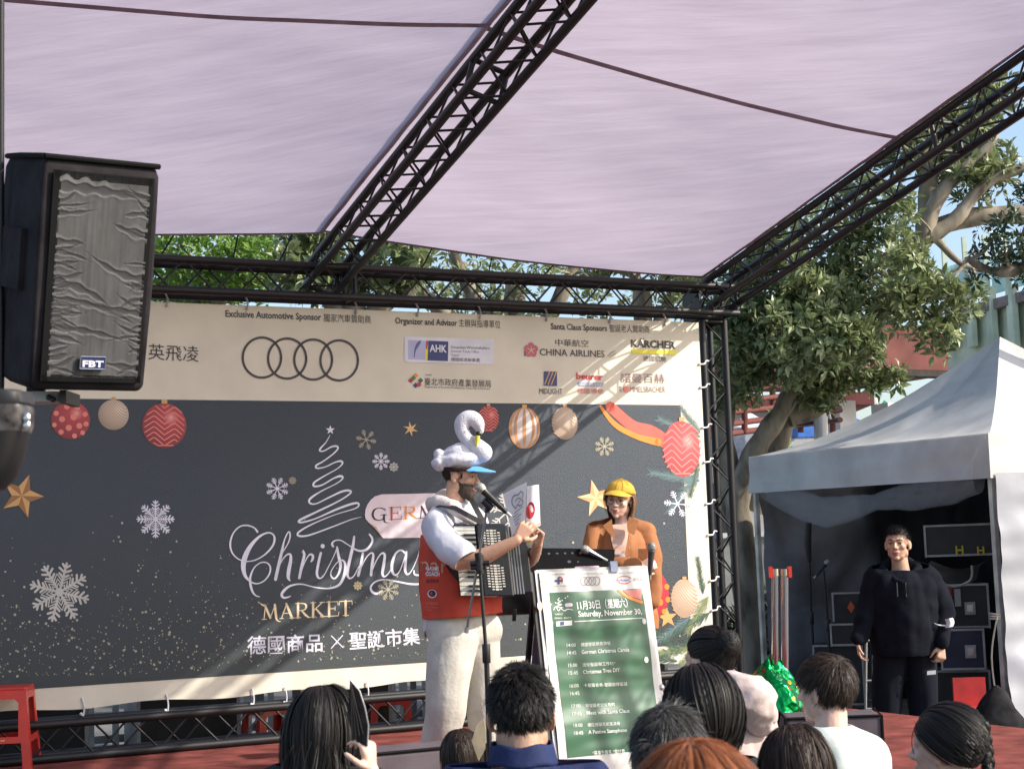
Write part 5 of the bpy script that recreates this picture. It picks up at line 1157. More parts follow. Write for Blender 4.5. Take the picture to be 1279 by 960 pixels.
b = MB(); cs_ = [(696.5 + dx, 758 - 11 + dy, .9) for dx, dy in ((0, 0), (-2, 3), (2, 4), (-3, 7), (3, 8), (-4, 11), (4, 12))]; BD.stroke(b, cs_, .0185, 4); BD.stroke(b, [(689, 762, 1), (692, 758, 1), (695, 763, 1), (698, 760, 1), (702, 763, 1), (707, 761, 1), (713, 762, .8)], .0187, 5); b.build('printed_script', PTW, brd, smooth=False)
b = MB()
for x, y in ((686, 755), (692, 753), (704, 747), (707, 745), (685, 770), (688, 778), (700, 750)): BD.disc(b, x, y, .9, .0185, seg=6)
tag(b.build('printed_flecks', PTW, brd, smooth=False), kind='stuff')
b = MB(); BD.stroke(b, [(705, 756, 4.6), (711, 755.6, 4.6)], .0189, 1, smooth=False); b.build('printed_badge', pm('badge', (222, 208, 216)), brd, smooth=False)
bt('MARKET', 691, 768.5, 701, 768.2, 2); bt('德國商品 × 聖誕市集', 690, 773.4, 711, 772.8, 2.1)
b = MB(); BD.poly(b, [(692, 776.5), (712, 775), (712, 781), (692.5, 782.5)][::-1], .0185); b.build('printed_card', PTW, brd, smooth=False); b = MB(); BD.poly(b, [(697, 776.8), (702, 776.4), (702, 781), (697, 781.5)][::-1], .0195); b.build('printed_block', PB, brd, smooth=False)
b = MB(); BD.stroke(b, [(771, 737.5, 3), (780, 744, 4), (790, 749, 4), (799, 752, 4)], .0184, 4); b.build('printed_ribbon_edge', POR, brd, smooth=False); b = MB(); BD.poly(b, [(776, 737), (799.5, 736), (799, 749), (786, 745)][::-1], .0186); b.build('printed_ribbon', PRL, brd, smooth=False)
bt('主辦單位 Organizer', 712, 950.5, 730, 949.6, 2, PINKF); bt('beurer', 733, 954.5, 740, 954, 2.6, pm('crimson', (196, 40, 62))); bt('KARCHER', 744, 953.5, 753, 953, 2.6, PINKF)
# tape, handle, clip, rear legs
for (x, y) in ((802, 776), (805, 824)): b = MB(); BD.disc(b, x, y, 3, .02, seg=9, sy=1.3); b.build('tape_patch', PTW, brd, smooth=False)
b = MB(); BD.disc(b, 672, 757, 3.6, .02, seg=16, sy=1.7); b.build('printed_bauble', PC, brd, smooth=False)
b = MB(); BD.disc(b, 814, 888, 3.5, .02, seg=12, sy=1.3); b.build('red_sticker', mat('orange_red', (.8, .08, .03), .4), brd, smooth=False)
b = MB(); hx0, hy = BD.hit(719, 711); hx1, _ = BD.hit(750, 709); b.tube([BD.w(hx0, hy, -.01), BD.w(hx0 + .005, hy + .014, -.01), BD.w(hx1 - .005, hy + .014, -.01), BD.w(hx1, hy, -.01)], .0055, 8); b.build('carry_handle', mat('pink_handle', (.62, .45, .58), .4), brd)
b = MB(); cx_, cy_ = BD.hit(765, 712); b.obox(BD.w(cx_ - .024, cy_ - .012, .008), BD.a * .048, BD.b * .062, BD.n * .022); b.build('bulldog_clip', mat('clip_acrylic', (.25, .30, .42), .15, .2, alpha=.8), brd, smooth=False)
for xx in (x0, x1 - .03):
    b = MB(); p = BD.w(xx, yT - .02, -.03); q = p - EN * .30; q.z = .012; q = q + BD.a * 0; b.obox(q, BD.a * .03, p - q, EN * -.018); b.build('rear_leg', M_bf, brd, smooth=False)
b = MB(); p = BD.w(x0 + .03, yT - .05, -.035); q = p - EN * .28; q.z = .03; b.obox(q, BD.a * (x1 - x0 - .06), p - q, EN * -.006); b.build('rear_panel', mat('rear_panel_lilac', (.16, .14, .24), .6), brd, smooth=False)
b = MB(); b.obox(BD.w(x0 - .03, .0, -.022), BD.a * .026, BD.b * yT, BD.n * .02); b.build('side_rail', M_bf, brd, smooth=False)
bx_ = BD.hit(826, 858); b = MB(); b.ball(BD.w(*bx_, .0), .022, 12, 8); b.build('clamp_knob', mat('knob_grey', (.5, .5, .52), .3, .5), brd)
# ---------------- music stand
ms = thing('music_stand', 'black music stand with a punched desk between the accordion player and the board', 'music stand', Pz(705, 990, 0))
dM = 9.5
# desk plane: leans away from the player; it is traced on a plane tilted back to the left
mo = P(640, 765, 9.42); mx_ = (P(764, 768, 9.52) - mo).normalized(); my_ = (P(656, 685, 9.62) - mo); my_ = (my_ - mx_ * my_.dot(mx_)).normalized(); MS = Sheet(mo, mx_, my_)
def mh(lst): return [MS.hit(*p) for p in lst]
outer = mh([(620, 765), (656, 766), (730, 764), (762, 760), (768, 686), (712, 684.5), (651, 684)])
holes = []
for (x, y, r) in [(654, 692, 2.6), (664.5, 691.5, 1.6), (675, 691.3, 1.9), (685.5, 691, 1.9), (696, 690.8, 1.9), (706, 690.6, 1.8), (715, 690.4, 1.8), (725, 690.2, 1.8), (744, 692, 3), (650, 702, 2), (646.5, 711, 1.5), (641.5, 720, 1.2), (664, 701, 1), (711, 701, 2.6), (735, 692, 1.4), (706, 710.5, 2), (672, 701, .9), (722, 701, 1.3), (636, 730, 1.2), (632, 740, 1.2)]:
    cxy = MS.hit(x, y); k = dM / FPX; holes.append([(cxy[0] + r * k * math.cos(a), cxy[1] + r * k * math.sin(a) * .75) for a in (2 * math.pi * j / 12 for j in range(12))])
mb = plate(outer, holes, .003, MS.o, MS.a, MS.b); mb.build('desk', mat('desk_black', (.006, .006, .007), .8), ms, smooth=False)
b = MB(); a = MS.w(*MS.hit(620, 765)); c = MS.w(*MS.hit(762, 760)); nrm = MS.n if MS.n.y < 0 else -MS.n; b.obox(a, c - a, nrm * -.05, MS.b * .008); b.build('ledge', M_blk, ms, smooth=False)
tp = MS.w(*MS.hit(690, 745)) + Vector((0, .02, 0)); foot = Vector((tp.x, tp.y, 0)); bar('shaft', foot + EZ * .1, tp, .012, M_blk, ms, 10); bar('tilt_knob', P(643, 760, 9.4), P(642, 775, 9.4), .012, M_blk, ms)
for k in range(3): a = 2 * math.pi * k / 3; bar('leg', foot + EZ * .16, foot + Vector((.26 * math.cos(a), .26 * math.sin(a), .012)), .009, M_blk, ms)
# loose things on top of the stand
b = MB(); M_pap = mat('paper', (.80, .79, .82), .6, 0, .03, 4)
def sheetpaper(label, q, m=M_pap, bend=.01):
    t = thing('song_sheet', label, 'paper', q[3])
    b = MB(); b.grid(lambda s, t_: (q[3] * (1 - s) + q[2] * s) * (1 - t_) + (q[0] * (1 - s) + q[1] * s) * t_ + Vector((0, -bend * math.sin(math.pi * s), 0)), 12, 12); o = b.build('sheet', m, t, angle=180)
    md = o.modifiers.new('s', 'SOLIDIFY'); md.thickness = .0006; return t
# ================================================================== PEOPLE
def skinmat(name, c):
    m = mat(name, c, .5, 0, .07, 30, .12, 120); b = m.node_tree.nodes['Principled BSDF']; b.inputs['Subsurface Weight'].default_value = .12; b.inputs['Subsurface Radius'].default_value = (.8, .3, .15); b.inputs['Subsurface Scale'].default_value = .02; return m
SK1 = skinmat('skin_tanned', (.56, .32, .215)); SK2 = skinmat('skin_fair', (.68, .45, .35)); SK3 = skinmat('skin_olive', (.48, .29, .20)); SKL = mat('lips', (.42, .12, .10), .4); EYEW = mat('eye_white', (.42, .38, .36), .3); EYED = mat('eye_dark', (.015, .010, .008), .15)
def hairmat(name, c, rough=.50, spec=.28):
    m = bpy.data.materials.new(name); m.use_nodes = True; nt = m.node_tree; N = nt.nodes; L = nt.links; b = N['Principled BSDF']; b.inputs['Roughness'].default_value = rough; b.inputs['Specular IOR Level'].default_value = spec
    b.inputs['Anisotropic'].default_value = .0
    g = N.new('ShaderNodeNewGeometry'); mx = N.new('ShaderNodeMix'); mx.data_type = 'RGBA'; mx.inputs[6].default_value = (*[q * .7 for q in c], 1); mx.inputs[7].default_value = (*[q * 1.4 for q in c], 1)
    L.new(g.outputs['Random Per Island'], mx.inputs[0]); L.new(mx.outputs[2], b.inputs['Base Color']); return m
H_BLK = hairmat('black_hair', (.012, .010, .009)); H_BRN = hairmat('dark_brown_hair', (.030, .018, .012)); H_GRY = hairmat('greying_hair', (.05, .048, .045), .5); H_RED = hairmat('auburn_hair', (.22, .07, .025), .5); H_LBR = hairmat('light_brown_hair', (.24, .13, .065)); H_BEARD = hairmat('grey_brown_beard', (.095, .068, .052), .6)
class Fr:
    """local frame x = forward, y = left, z = up"""
    def __init__(s, o, fwd, pitch=0, roll=0, k=1.0):
        f = Vector(fwd).normalized(); f0 = Vector((f.x, f.y, 0)).normalized(); l = Vector((0, 0, 1)).cross(f0)
        B = Matrix((f0, l, Vector((0, 0, 1)))).transposed(); B = B @ Matrix.Rotation(pitch, 3, 'Y') @ Matrix.Rotation(roll, 3, 'X')
        s.B = B; s.o = Vector(o); s.k = k
    def p(s, *v): return s.o + s.B @ (Vector(v) * s.k)
    def ball(s, mb, c, r, rot=None, seg=20, rings=14):
        M = s.B if rot is None else s.B @ Euler(rot).to_matrix(); rr = tuple(q * s.k for q in (r if hasattr(r, '__len__') else (r, r, r))); mb.ball(s.p(*c), rr, seg, rings, M)
    def tube(s, mb, pts, r, seg=12):
        r = [q * s.k for q in (r if hasattr(r, '__len__') else [r] * len(pts))]; P_ = [s.p(*q) for q in pts]; mb.tube(P_, r, seg); mb.ball(P_[0], r[0] * .99, seg, 8); mb.ball(P_[-1], r[-1] * .99, seg, 8)
def limb(mb, pts, rad, seg=16, n=4):
    q = spline([(*p, r) for p, r in zip(pts, rad)], n) if len(pts) > 2 else [(*p, r) for p, r in zip(pts, rad)]
    mb.tube([Vector(a[:3]) for a in q], [a[3] for a in q], seg); mb.ball(pts[0], rad[0] * .995, seg, 10); mb.ball(pts[-1], rad[-1] * .995, seg, 10)
CRA = ((-.012, 0, .035), (.098, .077, .090))
def head_solid(mb, h, fem=0, ears=True, mouth=0):
    h.ball(mb, CRA[0], CRA[1], seg=32, rings=20); h.ball(mb, (.028, 0, -.028), (.062, .060, .082), seg=28, rings=18)
    h.ball(mb, (.03, 0, -.076 - mouth * .3), (.05 , .050 - .006 * fem, .036)); h.ball(mb, (.070 - .004 * fem, 0, -.098 - mouth), (.019, .022 - .004 * fem, .017))
    h.ball(mb, (-.004, .052, -.060), (.03, .016, .030)); h.ball(mb, (-.004, -.052, -.060), (.03, .016, .030))
    h.tube(mb, [(.086, 0, .014), (.100, 0, -.010), (.110, 0, -.027)], [.008, .0095, .0115]); h.ball(mb, (.100, .011, -.031), .009); h.ball(mb, (.100, -.011, -.031), .009)
    h.tube(mb, [(.070, -.044, .018), (.086, -.018, .023), (.087, 0, .020), (.086, .018, .023), (.070, .044, .018)], [.009, .011 - .003 * fem, .010, .011 - .003 * fem, .009])
    for s in (-1, 1):
        h.ball(mb, (.060, s * .040, -.022), (.024, .022, .022)); h.ball(mb, (.073, s * .030, .001), (.0105, .014, .010))
        if ears: h.ball(mb, (-.008, s * .080, -.008), (.019, .008, .033), (0, .15, s * -.45)); h.ball(mb, (-.004, s * .078, -.034), (.010, .008, .010))
    h.ball(mb, (.086, 0, -.060), (.012, .024, .012)); h.ball(mb, (.084, 0, -.070 - mouth), (.012, .020, .009))
def face_parts(h, t, m_hair, brow=True, smile=0, mouth=0, eyes=True, closed=False):
    for s in (-1, 1):
        if eyes:
            b = MB(); h.ball(b, (.0772, s * .031, -.001), (.0085, .0120, .0036 if not closed else .002), seg=14, rings=10); b.build('eye', EYEW if not closed else EYED, t)
            b = MB(); h.ball(b, (.0835, s * .0325, -.001), (.0032, .0052, .0046), seg=12, rings=8); b.build('iris', EYED, t)
            b = MB(); h.tube(b, [(.081, s * .017, .002), (.0858, s * .031, .0055), (.077, s * .046, .002)], .0018, 8); b.build('upper_eyelid', EYED, t)
        if brow: b = MB(); h.tube(b, [(.094, s * .014, .022), (.0925, s * .032, .0285), (.077, s * .048, .023)], [.0028, .0036, .002], 8); b.build('eyebrow', m_hair, t)
    b = MB(); z = -.0595; h.tube(b, [(.088, -.023, z + smile * .006), (.0965, -.010, z), (.0975, 0, z - .001), (.0965, .010, z), (.088, .023, z + smile * .006)], [.002, .0042, .0042, .0042, .002], 8); b.build('upper_lip', SKL, t)
    b = MB(); z = -.0690 - mouth; h.tube(b, [(.087, -.021, z + .008 + smile * .006), (.094, -.008, z), (.0945, .008, z), (.087, .021, z + .008 + smile * .006)], [.002, .0048, .0048, .002], 8); b.build('lower_lip', SKL, t)
    if mouth or smile > .5: b = MB(); h.ball(b, (.0945, 0, -.0645 - mouth / 2 + smile * .002), (.003, .017, .0022 + mouth * .4)); b.build('teeth', EYEW if smile > .5 else EYED, t)
def skinned(name, mb, voxel, m, t, smooth=2, label=None, disp=None):
    co, nr, fc = remesh(mb, voxel, smooth)
    if disp is not None: co = co + nr * disp(co)[:, None]
    return from_np(co, fc).build(name, m, t, angle=180, label=label)
def folds(amp, sc=9, stretch=(1, 1, .5), seed=0.0):
    def f(co):
        out = np.empty(len(co))
        for i, (x, y, z) in enumerate(co):
            v = Vector((x * sc * stretch[0] + seed, y * sc * stretch[1], z * sc * stretch[2])); n = noise.noise(v); n2 = noise.noise(v * 2.3 + Vector((7, 1, 3))); out[i] = amp * ((1 - abs(n) * 2.6) * .8 + n2 * .6)
        return out
    return f
def strands(h, n, length, mask, comb, m, t, steps=9, w=.0022, grav=.5, lift=.25, jit=.25, seed=1, cap=1.03, coll=(), base=CRA, name='hair', lenvar=.25, taper=.25, capmask=True, inward=0.0, target=None, hug=False, follow=0.0, clump=0, label=None):
    """comb(P, N) -> direction field in head space; all strands marched together"""
    rg = np.random.default_rng(seed); c = np.array(base[0]); r = np.array(base[1]) * cap
    pts = []
    while len(pts) < n:
        v = rg.normal(size=(4000, 3)); v /= np.linalg.norm(v, axis=1)[:, None]; p = c + v * r; ok = mask(p); pts += list(p[ok])
    p = np.array(pts[:n]); q = (p - c) / r; N_ = (q / r); N_ /= np.linalg.norm(N_, axis=1)[:, None]
    L = length * (1 + lenvar * rg.uniform(-1, 1, n)) if not callable(length) else length(p) * (1 + lenvar * rg.uniform(-1, 1, n))
    st = L / steps; J = rg.normal(size=(n, 3)) * jit
    J = J - N_ * (J * N_).sum(1)[:, None] * .7
    if clump:
        cl = rg.integers(0, clump, n); JC = rg.normal(size=(clump, 3)) * jit * 1.5
        ctr = p[rg.integers(0, n, clump)]; d2 = ((p[:, None, :] - ctr[None]) ** 2).sum(2); cl = d2.argmin(1); J = J * .35 + JC[cl]; J = J - N_ * (J * N_).sum(1)[:, None] * .8
    path = [p.copy()]; d = comb(p, N_) + N_ * lift + J; d /= np.linalg.norm(d, axis=1)[:, None]; g = np.array([0, 0, -1.0])
    GB = np.array(h.B.inverted() @ Vector((0, 0, -1))); 
    for k in range(steps):
        p = p + d * st[:, None]
        rel = (p - c) / r; dist = np.linalg.norm(rel, axis=1); ins = dist < 1.0 + .01
        p[ins] = c + rel[ins] / dist[ins][:, None] * r * 1.012
        if hug: rel = (p - c) / r; p = c + rel / np.linalg.norm(rel, axis=1)[:, None] * r * 1.01
        if target is not None:
            tv = np.array(target) - p; near = np.linalg.norm(tv, axis=1) < st * 1.3; p[near] = np.array(target) + rg.normal(size=(near.sum(), 3)) * .004
        for (cc, cr_) in coll:
            cc = np.array(cc); cr_ = np.array(cr_); rel2 = (p - cc) / cr_; di = np.linalg.norm(rel2, axis=1); i2 = di < 1; p[i2] = cc + rel2[i2] / di[i2][:, None] * cr_
        nn = (p - c) / r / r; nn /= np.linalg.norm(nn, axis=1)[:, None]
        d = d * (1 - grav - follow) + (GB * 1.0 + comb(p, nn) * .25 - nn * inward) * grav + comb(p, nn) * follow; d = d - nn * np.minimum(0, (d * nn).sum(1))[:, None] * ((np.linalg.norm((p - c) / r, axis=1) < 1.06)[:, None])
        d /= np.linalg.norm(d, axis=1)[:, None] + 1e-9; path.append(p.copy())
    A = np.stack(path, 1)                               # n, steps+1, 3
    T_ = np.gradient(A, axis=1); T_ /= np.linalg.norm(T_, axis=2)[:, :, None] + 1e-9
    nn = (A - c) / r / r; nn /= np.linalg.norm(nn, axis=2)[:, :, None]; nn = nn + rg.normal(size=(n, 1, 3)) * .35
    Wd_ = np.cross(T_, nn); Wd_ /= np.linalg.norm(Wd_, axis=2)[:, :, None] + 1e-9
    ww = w * np.linspace(1, taper, steps + 1)[None, :, None] * (rg.uniform(.6, 1.4, n)[:, None, None])
    V = np.stack([A - Wd_ * ww / 2, A + Wd_ * ww / 2], 2).reshape(-1, 3)
    B = np.array(h.B); V = (V * h.k) @ B.T + np.array(h.o)
    k2 = (steps + 1) * 2; F = []
    for s in range(steps):
        F.append(np.stack([np.arange(n) * k2 + 2 * s, np.arange(n) * k2 + 2 * s + 1, np.arange(n) * k2 + 2 * s + 3, np.arange(n) * k2 + 2 * s + 2], 1))
    F = np.concatenate(F); mb = MB()
    if capmask:
        cb = MB(); h.ball(cb, base[0], tuple(q * (cap - .008) for q in base[1]), seg=48, rings=32)
        inv = h.B.inverted(); loc = np.array([tuple((inv @ (Vector(v) - h.o)) / h.k) for v in cb.v]); ok = mask(loc)
        fs = [f for f in cb.f if all(ok[i] for i in f)]; used = sorted(set(i for f in fs for i in f)); mp = {i: j for j, i in enumerate(used)}
        mb.v = [cb.v[i] for i in used]; mb.f = [tuple(mp[i] for i in f) for f in fs]
    k = len(mb.v); mb.v += [tuple(v) for v in V]; mb.f += [tuple(int(i) + k for i in f) for f in F]; mb.mi = [0] * len(mb.f)
    return mb.build(name, m, t, angle=180, label=label)
def hmask(front=.072, mid=.012, back=-.062, ear=True):
    def f(p):
        c = np.clip((p[:, 0] + .012) / .098, -1, 1); hl = np.where(c > 0, mid + (front - mid) * np.abs(c) ** .8, mid + (back - mid) * np.abs(c) ** .9); ok = p[:, 2] > hl
        if ear: e = (np.abs(p[:, 1]) > .055) & (np.abs(p[:, 0] + .008) < .026) & (p[:, 2] < .024); ok &= ~e
        return ok
    return f
def comb_whorl(wx=-.06, wz=.11, down=.4):
    """short hair radiating from a whorl on the crown"""
    def f(p, nn):
        d = p - np.array([wx, 0.008, wz]); d[:, 2] *= .6; d = d - nn * (d * nn).sum(1)[:, None]; d /= np.linalg.norm(d, axis=1)[:, None] + 1e-6; return d
    return f
def comb_part(side=0.0, back=.35):
    """long hair falling left and right of a part"""
    def f(p, nn):
        s = np.sign(p[:, 1] - side); d = np.stack([np.full(len(p), -back), s * .8, np.full(len(p), -.7)], 1); d = d - nn * (d * nn).sum(1)[:, None]; d /= np.linalg.norm(d, axis=1)[:, None] + 1e-6; return d
    return f
def comb_to(tx, ty, tz):
    def f(p, nn):
        d = np.array([tx, ty, tz]) - p; d = d - nn * (d * nn).sum(1)[:, None]; d /= np.linalg.norm(d, axis=1)[:, None] + 1e-6; return d
    return f
def hand(mb, wrist, dirv, palm, k=1.0, curl=(.5, .6, .7, .8), thumb=.5, side=1, spread=.12):
    """palm + five jointed fingers. dirv: towards the fingers, palm: the way the palm faces, side: +1 thumb on dirv x palm side"""
    d = Vector(dirv).normalized(); n = Vector(palm).normalized(); n = (n - d * n.dot(d)).normalized(); s = d.cross(n) * side
    w = Vector(wrist)
    for i in range(5): mb.tube([w + d * .005 * k + s * (i - 2) * .006 * k, w + d * .085 * k + s * (i - 2) * .017 * k], [.016 * k, .0135 * k], 10); mb.ball(w + d * .085 * k + s * (i - 2) * .0165 * k, .0135 * k, 10, 8)
    for i, (L, r) in enumerate(((.072, .0085), (.080, .0088), (.074, .0082), (.058, .0074))):
        a = 0; p = w + d * .088 * k + s * (1.7 - i * 1.15) * .0185 * k; dd = (d + s * (1.5 - i) * spread).normalized(); pts = [p]; rr = [r * 1.1 * k]
        for j, f in enumerate((.45, .32, .23)):
            a += curl[i] * (.9, 1.1, .7)[j]; q = dd * math.cos(a) + n * math.sin(a); p = p + q * L * f * k; pts.append(p); rr.append(r * (1.02, .95, .8)[j] * k)
        mb.tube(pts, rr, 10); mb.ball(pts[-1], rr[-1], 10, 8); mb.ball(pts[1], rr[1] * 1.03, 10, 8); mb.ball(pts[2], rr[2] * 1.03, 10, 8)
    p0 = w + d * .022 * k + s * .028 * k; p1 = p0 + (d * .55 + s * .75 + n * thumb * .4).normalized() * .038 * k; p2 = p1 + (d * .8 + s * .25 + n * thumb).normalized() * .032 * k; p3 = p2 + (d * .8 - s * .05 + n * thumb * 1.3).normalized() * .026 * k
    mb.tube([p0, p1, p2, p3], [.016 * k, .0125 * k, .0105 * k, .0085 * k], 10); mb.ball(p3, .0085 * k, 10, 8)
def cut(mb, planes):
    bm = bmesh.new(); vs = [bm.verts.new(v) for v in mb.v]
    for f in mb.f:
        try: bm.faces.new([vs[i] for i in f])
        except ValueError: pass
    for co, no in planes: bmesh.ops.bisect_plane(bm, geom=bm.verts[:] + bm.edges[:] + bm.faces[:], plane_co=co, plane_no=no, clear_outer=True)
    out = MB(); bm.verts.index_update(); out.v = [tuple(v.co) for v in bm.verts]; out.f = [tuple(v.index for v in f.verts) for f in bm.faces]; out.mi = [0] * len(out.f); bm.free(); return out
def cloth(name, mb, voxel, m, t, planes=(), disp=None, smooth=3, thick=.004, label=None):
    co, nr, fc = remesh(mb, voxel, smooth)
    if disp is not None: co = co + nr * disp(co)[:, None]
    o = cut(from_np(co, fc), planes).build(name, m, t, angle=180, label=label)
    if thick and planes: md = o.modifiers.new('s', 'SOLIDIFY'); md.thickness = thick; md.offset = 1
    return o
def ribbon(mb, pts, w, nrm, th=.003):
    pts = [Vector(p) for p in pts]; k = len(pts); rings = []
    for i, p in enumerate(pts):
        t_ = (pts[min(i + 1, k - 1)] - pts[max(i - 1, 0)]).normalized(); n = nrm[i] if isinstance(nrm, list) else Vector(nrm); s = t_.cross(n).normalized(); n2 = s.cross(t_).normalized()
        rings.append([p + s * w / 2 + n2 * th, p - s * w / 2 + n2 * th, p - s * w / 2 - n2 * th, p + s * w / 2 - n2 * th])
    mb.loft(rings)
# ------------------------------------------------------------------ accordion player
D = 8.95
mus = thing('person', 'accordion player in a red vest and fluffy white bird hat singing into a microphone', 'person', Pz(580, 985, 0))
hd = Fr(P(575, 594, D), (1, -.30, 0), R(8), 0, 1.0)
W_TEE = mat('white_tee', (.58, .58, .65), .8, 0, .05, 8, .3, 30); W_VEST = mat('red_vest', (.55, .055, .025), .65, 0, .1, 6, .25, 25); W_TRS = mat('stone_trousers', (.50, .48, .43), .85, 0, .07, 10, .4, 60)
b = MB(); head_solid(b, hd, mouth=.004)
limb(b, [hd.p(-.015, 0, -.04), P(568, 628, D), P(566, 650, D)], [.058, .056, .065])
elb = P(570, 701, 8.58); wr = P(646, 674, 8.52); sh = P(549, 652, 8.76)
limb(b, [sh, P(556, 680, 8.66), elb], [.045, .045, .044]); limb(b, [elb, P(600, 696, 8.55), P(628, 683, 8.53), wr], [.046, .047, .036, .027])
limb(b, [P(592, 650, 9.16), P(628, 705, 9.25), P(662, 700, 9.0), P(672, 678, 8.72)], [.05, .042, .036, .027])
limb(b, [P(566, 660, D), P(568, 780, D)], [.12, .12])
hand(b, wr, P(662, 652, 8.55) - wr, Vector((.3, 1, .1)), .98, (.25, .45, .7, .8), .6, -1)
hand(b, P(672, 682, 8.72), P(676, 655, 8.70) - P(672, 682, 8.72), Vector((-1, -.5, .1)), .95, (.9, 1.0, 1.05, 1.1), .8, -1, .05)
skinned('body', b, .0045, SK1, mus)
face_parts(hd, mus, H_BEARD, mouth=.006)
# beard
def beardmask(p): return (p[:, 2] < -.040 + .9 * np.maximum(0, .025 - p[:, 0])) & (p[:, 0] > -.004) & ~((np.abs(p[:, 1]) < .020) & (p[:, 2] > -.066) & (p[:, 0] > .07)) & (p[:, 2] > -.118)
strands(hd, 8000, .011, beardmask, comb_to(.08, 0, -.2), H_BEARD, mus, steps=3, w=.0026, lift=.35, jit=.4, base=((.030, 0, -.042), (.063, .060, .078)), cap=1.0, capmask=False, name='beard', seed=4)
strands(hd, 1400, .012, lambda p: (p[:, 2] > -.05) & (p[:, 2] < .03) & (p[:, 0] < .035) & ~((np.abs(p[:, 0] + .008) < .022) & (p[:, 2] < .02)), comb_to(-.05, 0, -.3), H_BRN, mus, steps=3, w=.0018, lift=.25, seed=5, cap=1.01, name='hair')
strands(hd, 2600, .012, lambda p: (p[:, 0] > .05) & (p[:, 2] < -.078), comb_to(.08, 0, -.2), H_BEARD, mus, steps=3, w=.0026, lift=.35, jit=.4, base=((.066, 0, -.098), (.030, .034, .028)), cap=1.0, capmask=False, name='beard', seed=14)
b = MB(); hd.tube(b, [(.098, -.02, -.050), (.104, 0, -.048), (.098, .02, -.050)], [.004, .006, .004], 8); b.build('moustache', H_BEARD, mus)
# trousers
b = MB(); limb(b, [P(566, 798, 8.88), P(560, 845, 8.82), P(556, 888, 8.80), P(548, 930, 8.86), P(541, 978, 8.92)], [.132, .118, .104, .094, .09]); limb(b, [P(598, 800, 9.02), P(603, 850, 9.0), P(604, 892, 8.98), P(605, 930, 9.0), P(606, 980, 9.05)], [.11, .098, .088, .08, .078]); limb(b, [P(560, 785, 8.9), P(600, 785, 9.02)], [.125, .12])
cloth('trousers', b, .010, W_TRS, mus, [(P(580, 979, D), Vector((0, 0, -1)))], folds(.009, 4.5, (1, 1, .8), 3), smooth=5)
for x, d in ((541, 8.88), (606, 9.0)):
    b = MB(); c = P(x + 3, 984, d); c.z = .045; b.ball(c + Vector((.04, -.01, 0)), (.14, .052, .045), 20, 12); b.box(c + Vector((.04, -.01, -.03)), (.26, .09, .025)); co, nr, fc = remesh(b, .012, 2); from_np(co, fc).build('shoe', mat('shoe_dark', (.03, .03, .035), .6), mus, angle=180)
# shirt
def tor(b, e=0, n=.0):
    limb(b, [P(566, 668, 8.95), P(566, 720, 8.95), P(570, 765, 8.95), P(572, 800, 8.95)], [.165 + e, .172 + e, .178 + e, .182 + e]); limb(b, [P(592, 690, 9.0), P(598, 770, 9.0)], [.12 + e, .115 + e])
b = MB(); tor(b); limb(b, [P(547, 655, 8.80), P(566, 640, 8.95), P(592, 652, 9.12)], [.075, .085, .075]); limb(b, [P(546, 657, 8.78), P(556, 678, 8.66), P(575, 694, 8.57)], [.078, .078, .083]); limb(b, [P(592, 655, 9.14), P(612, 690, 9.2)], [.07, .07])
cloth('shirt', b, .009, W_TEE, mus, [(P(574, 792, D), Vector((.06, 0, -1))), (P(584, 700, 8.56), (P(584, 702, 8.56) - P(560, 672, 8.64))), (hd.p(-.01, 0, -.105), Vector((.35, 0, 1)))], folds(.011, 7, (1, 1, .6), 1), smooth=3)
# vest panel (cut from a slightly larger torso)
b = MB(); tor(b, .012); 
cloth('vest', b, .010, W_VEST, mus, [(P(560, 770, D), Vector((.04, 0, -1))), (P(528, 668, D), Vector((-.12, 0, 1)))], folds(.008, 6, (1, 1, .6), 1), smooth=3, thick=.006)
# hood lying round the neck
b = MB(); limb(b, [P(545, 640, 9.06), P(541, 628, 8.92), P(554, 628, 8.82), P(574, 640, 8.76), P(592, 652, 8.80)], [.034, .042, .036, .028, .022]); limb(b, [P(541, 632, 9.0), P(556, 618, 9.08), P(580, 624, 9.08), P(600, 645, 8.98)], [.036, .034, .028, .024])
cloth('hood', b, .008, mat('cream_hood', (.62, .55, .52), .85, 0, .05, 9, .3, 30), mus, (), folds(.005, 14))
# vest print
VF = Sheet(P(540, 735, 8.755), Vector((1, -.55, 0)), EZ)
if VF.n.y > 0: VF.n = -VF.n
def vt(body, x0, y0, x1, y1, H, m, off=.0, bold=.0):
    me = text_mesh(body, bold); xs = [v.co.x for v in me.vertices]; ys = [v.co.y for v in me.vertices]; b = MB(); o2 = bpy.data.objects['vest'] if 'vest' in bpy.data.objects else None
    from mathutils.bvhtree import BVHTree
    global _vb
    if '_vb' not in globals():
        dg = bpy.context.evaluated_depsgraph_get(); dg.update(); vv = [tuple(_W[o2.name] @ v.co) for v in o2.evaluated_get(dg).data.vertices]; _vb = BVHTree.FromPolygons(vv, [tuple(p.vertices) for p in o2.evaluated_get(dg).data.polygons])
    for v in me.vertices:
        px = x0 + (x1 - x0) * (v.co.x - min(xs)) / (max(xs) - min(xs)); py = y0 + (y1 - y0) * (v.co.x - min(xs)) / (max(xs) - min(xs)) - H * v.co.y / .72
        hit = _vb.ray_cast(CAMP, ray(px, py)); q = hit[0] if hit[0] is not None else P(px, py, 8.8); b.v.append(tuple(q - ray(px, py).normalized() * .003))
    b.f = [tuple(p.vertices) for p in me.polygons]; b.mi = [0] * len(b.f); b.build('printed_lettering', m, mus, smooth=False)
VB = mat('vest_beige', (.62, .38, .24), .6)
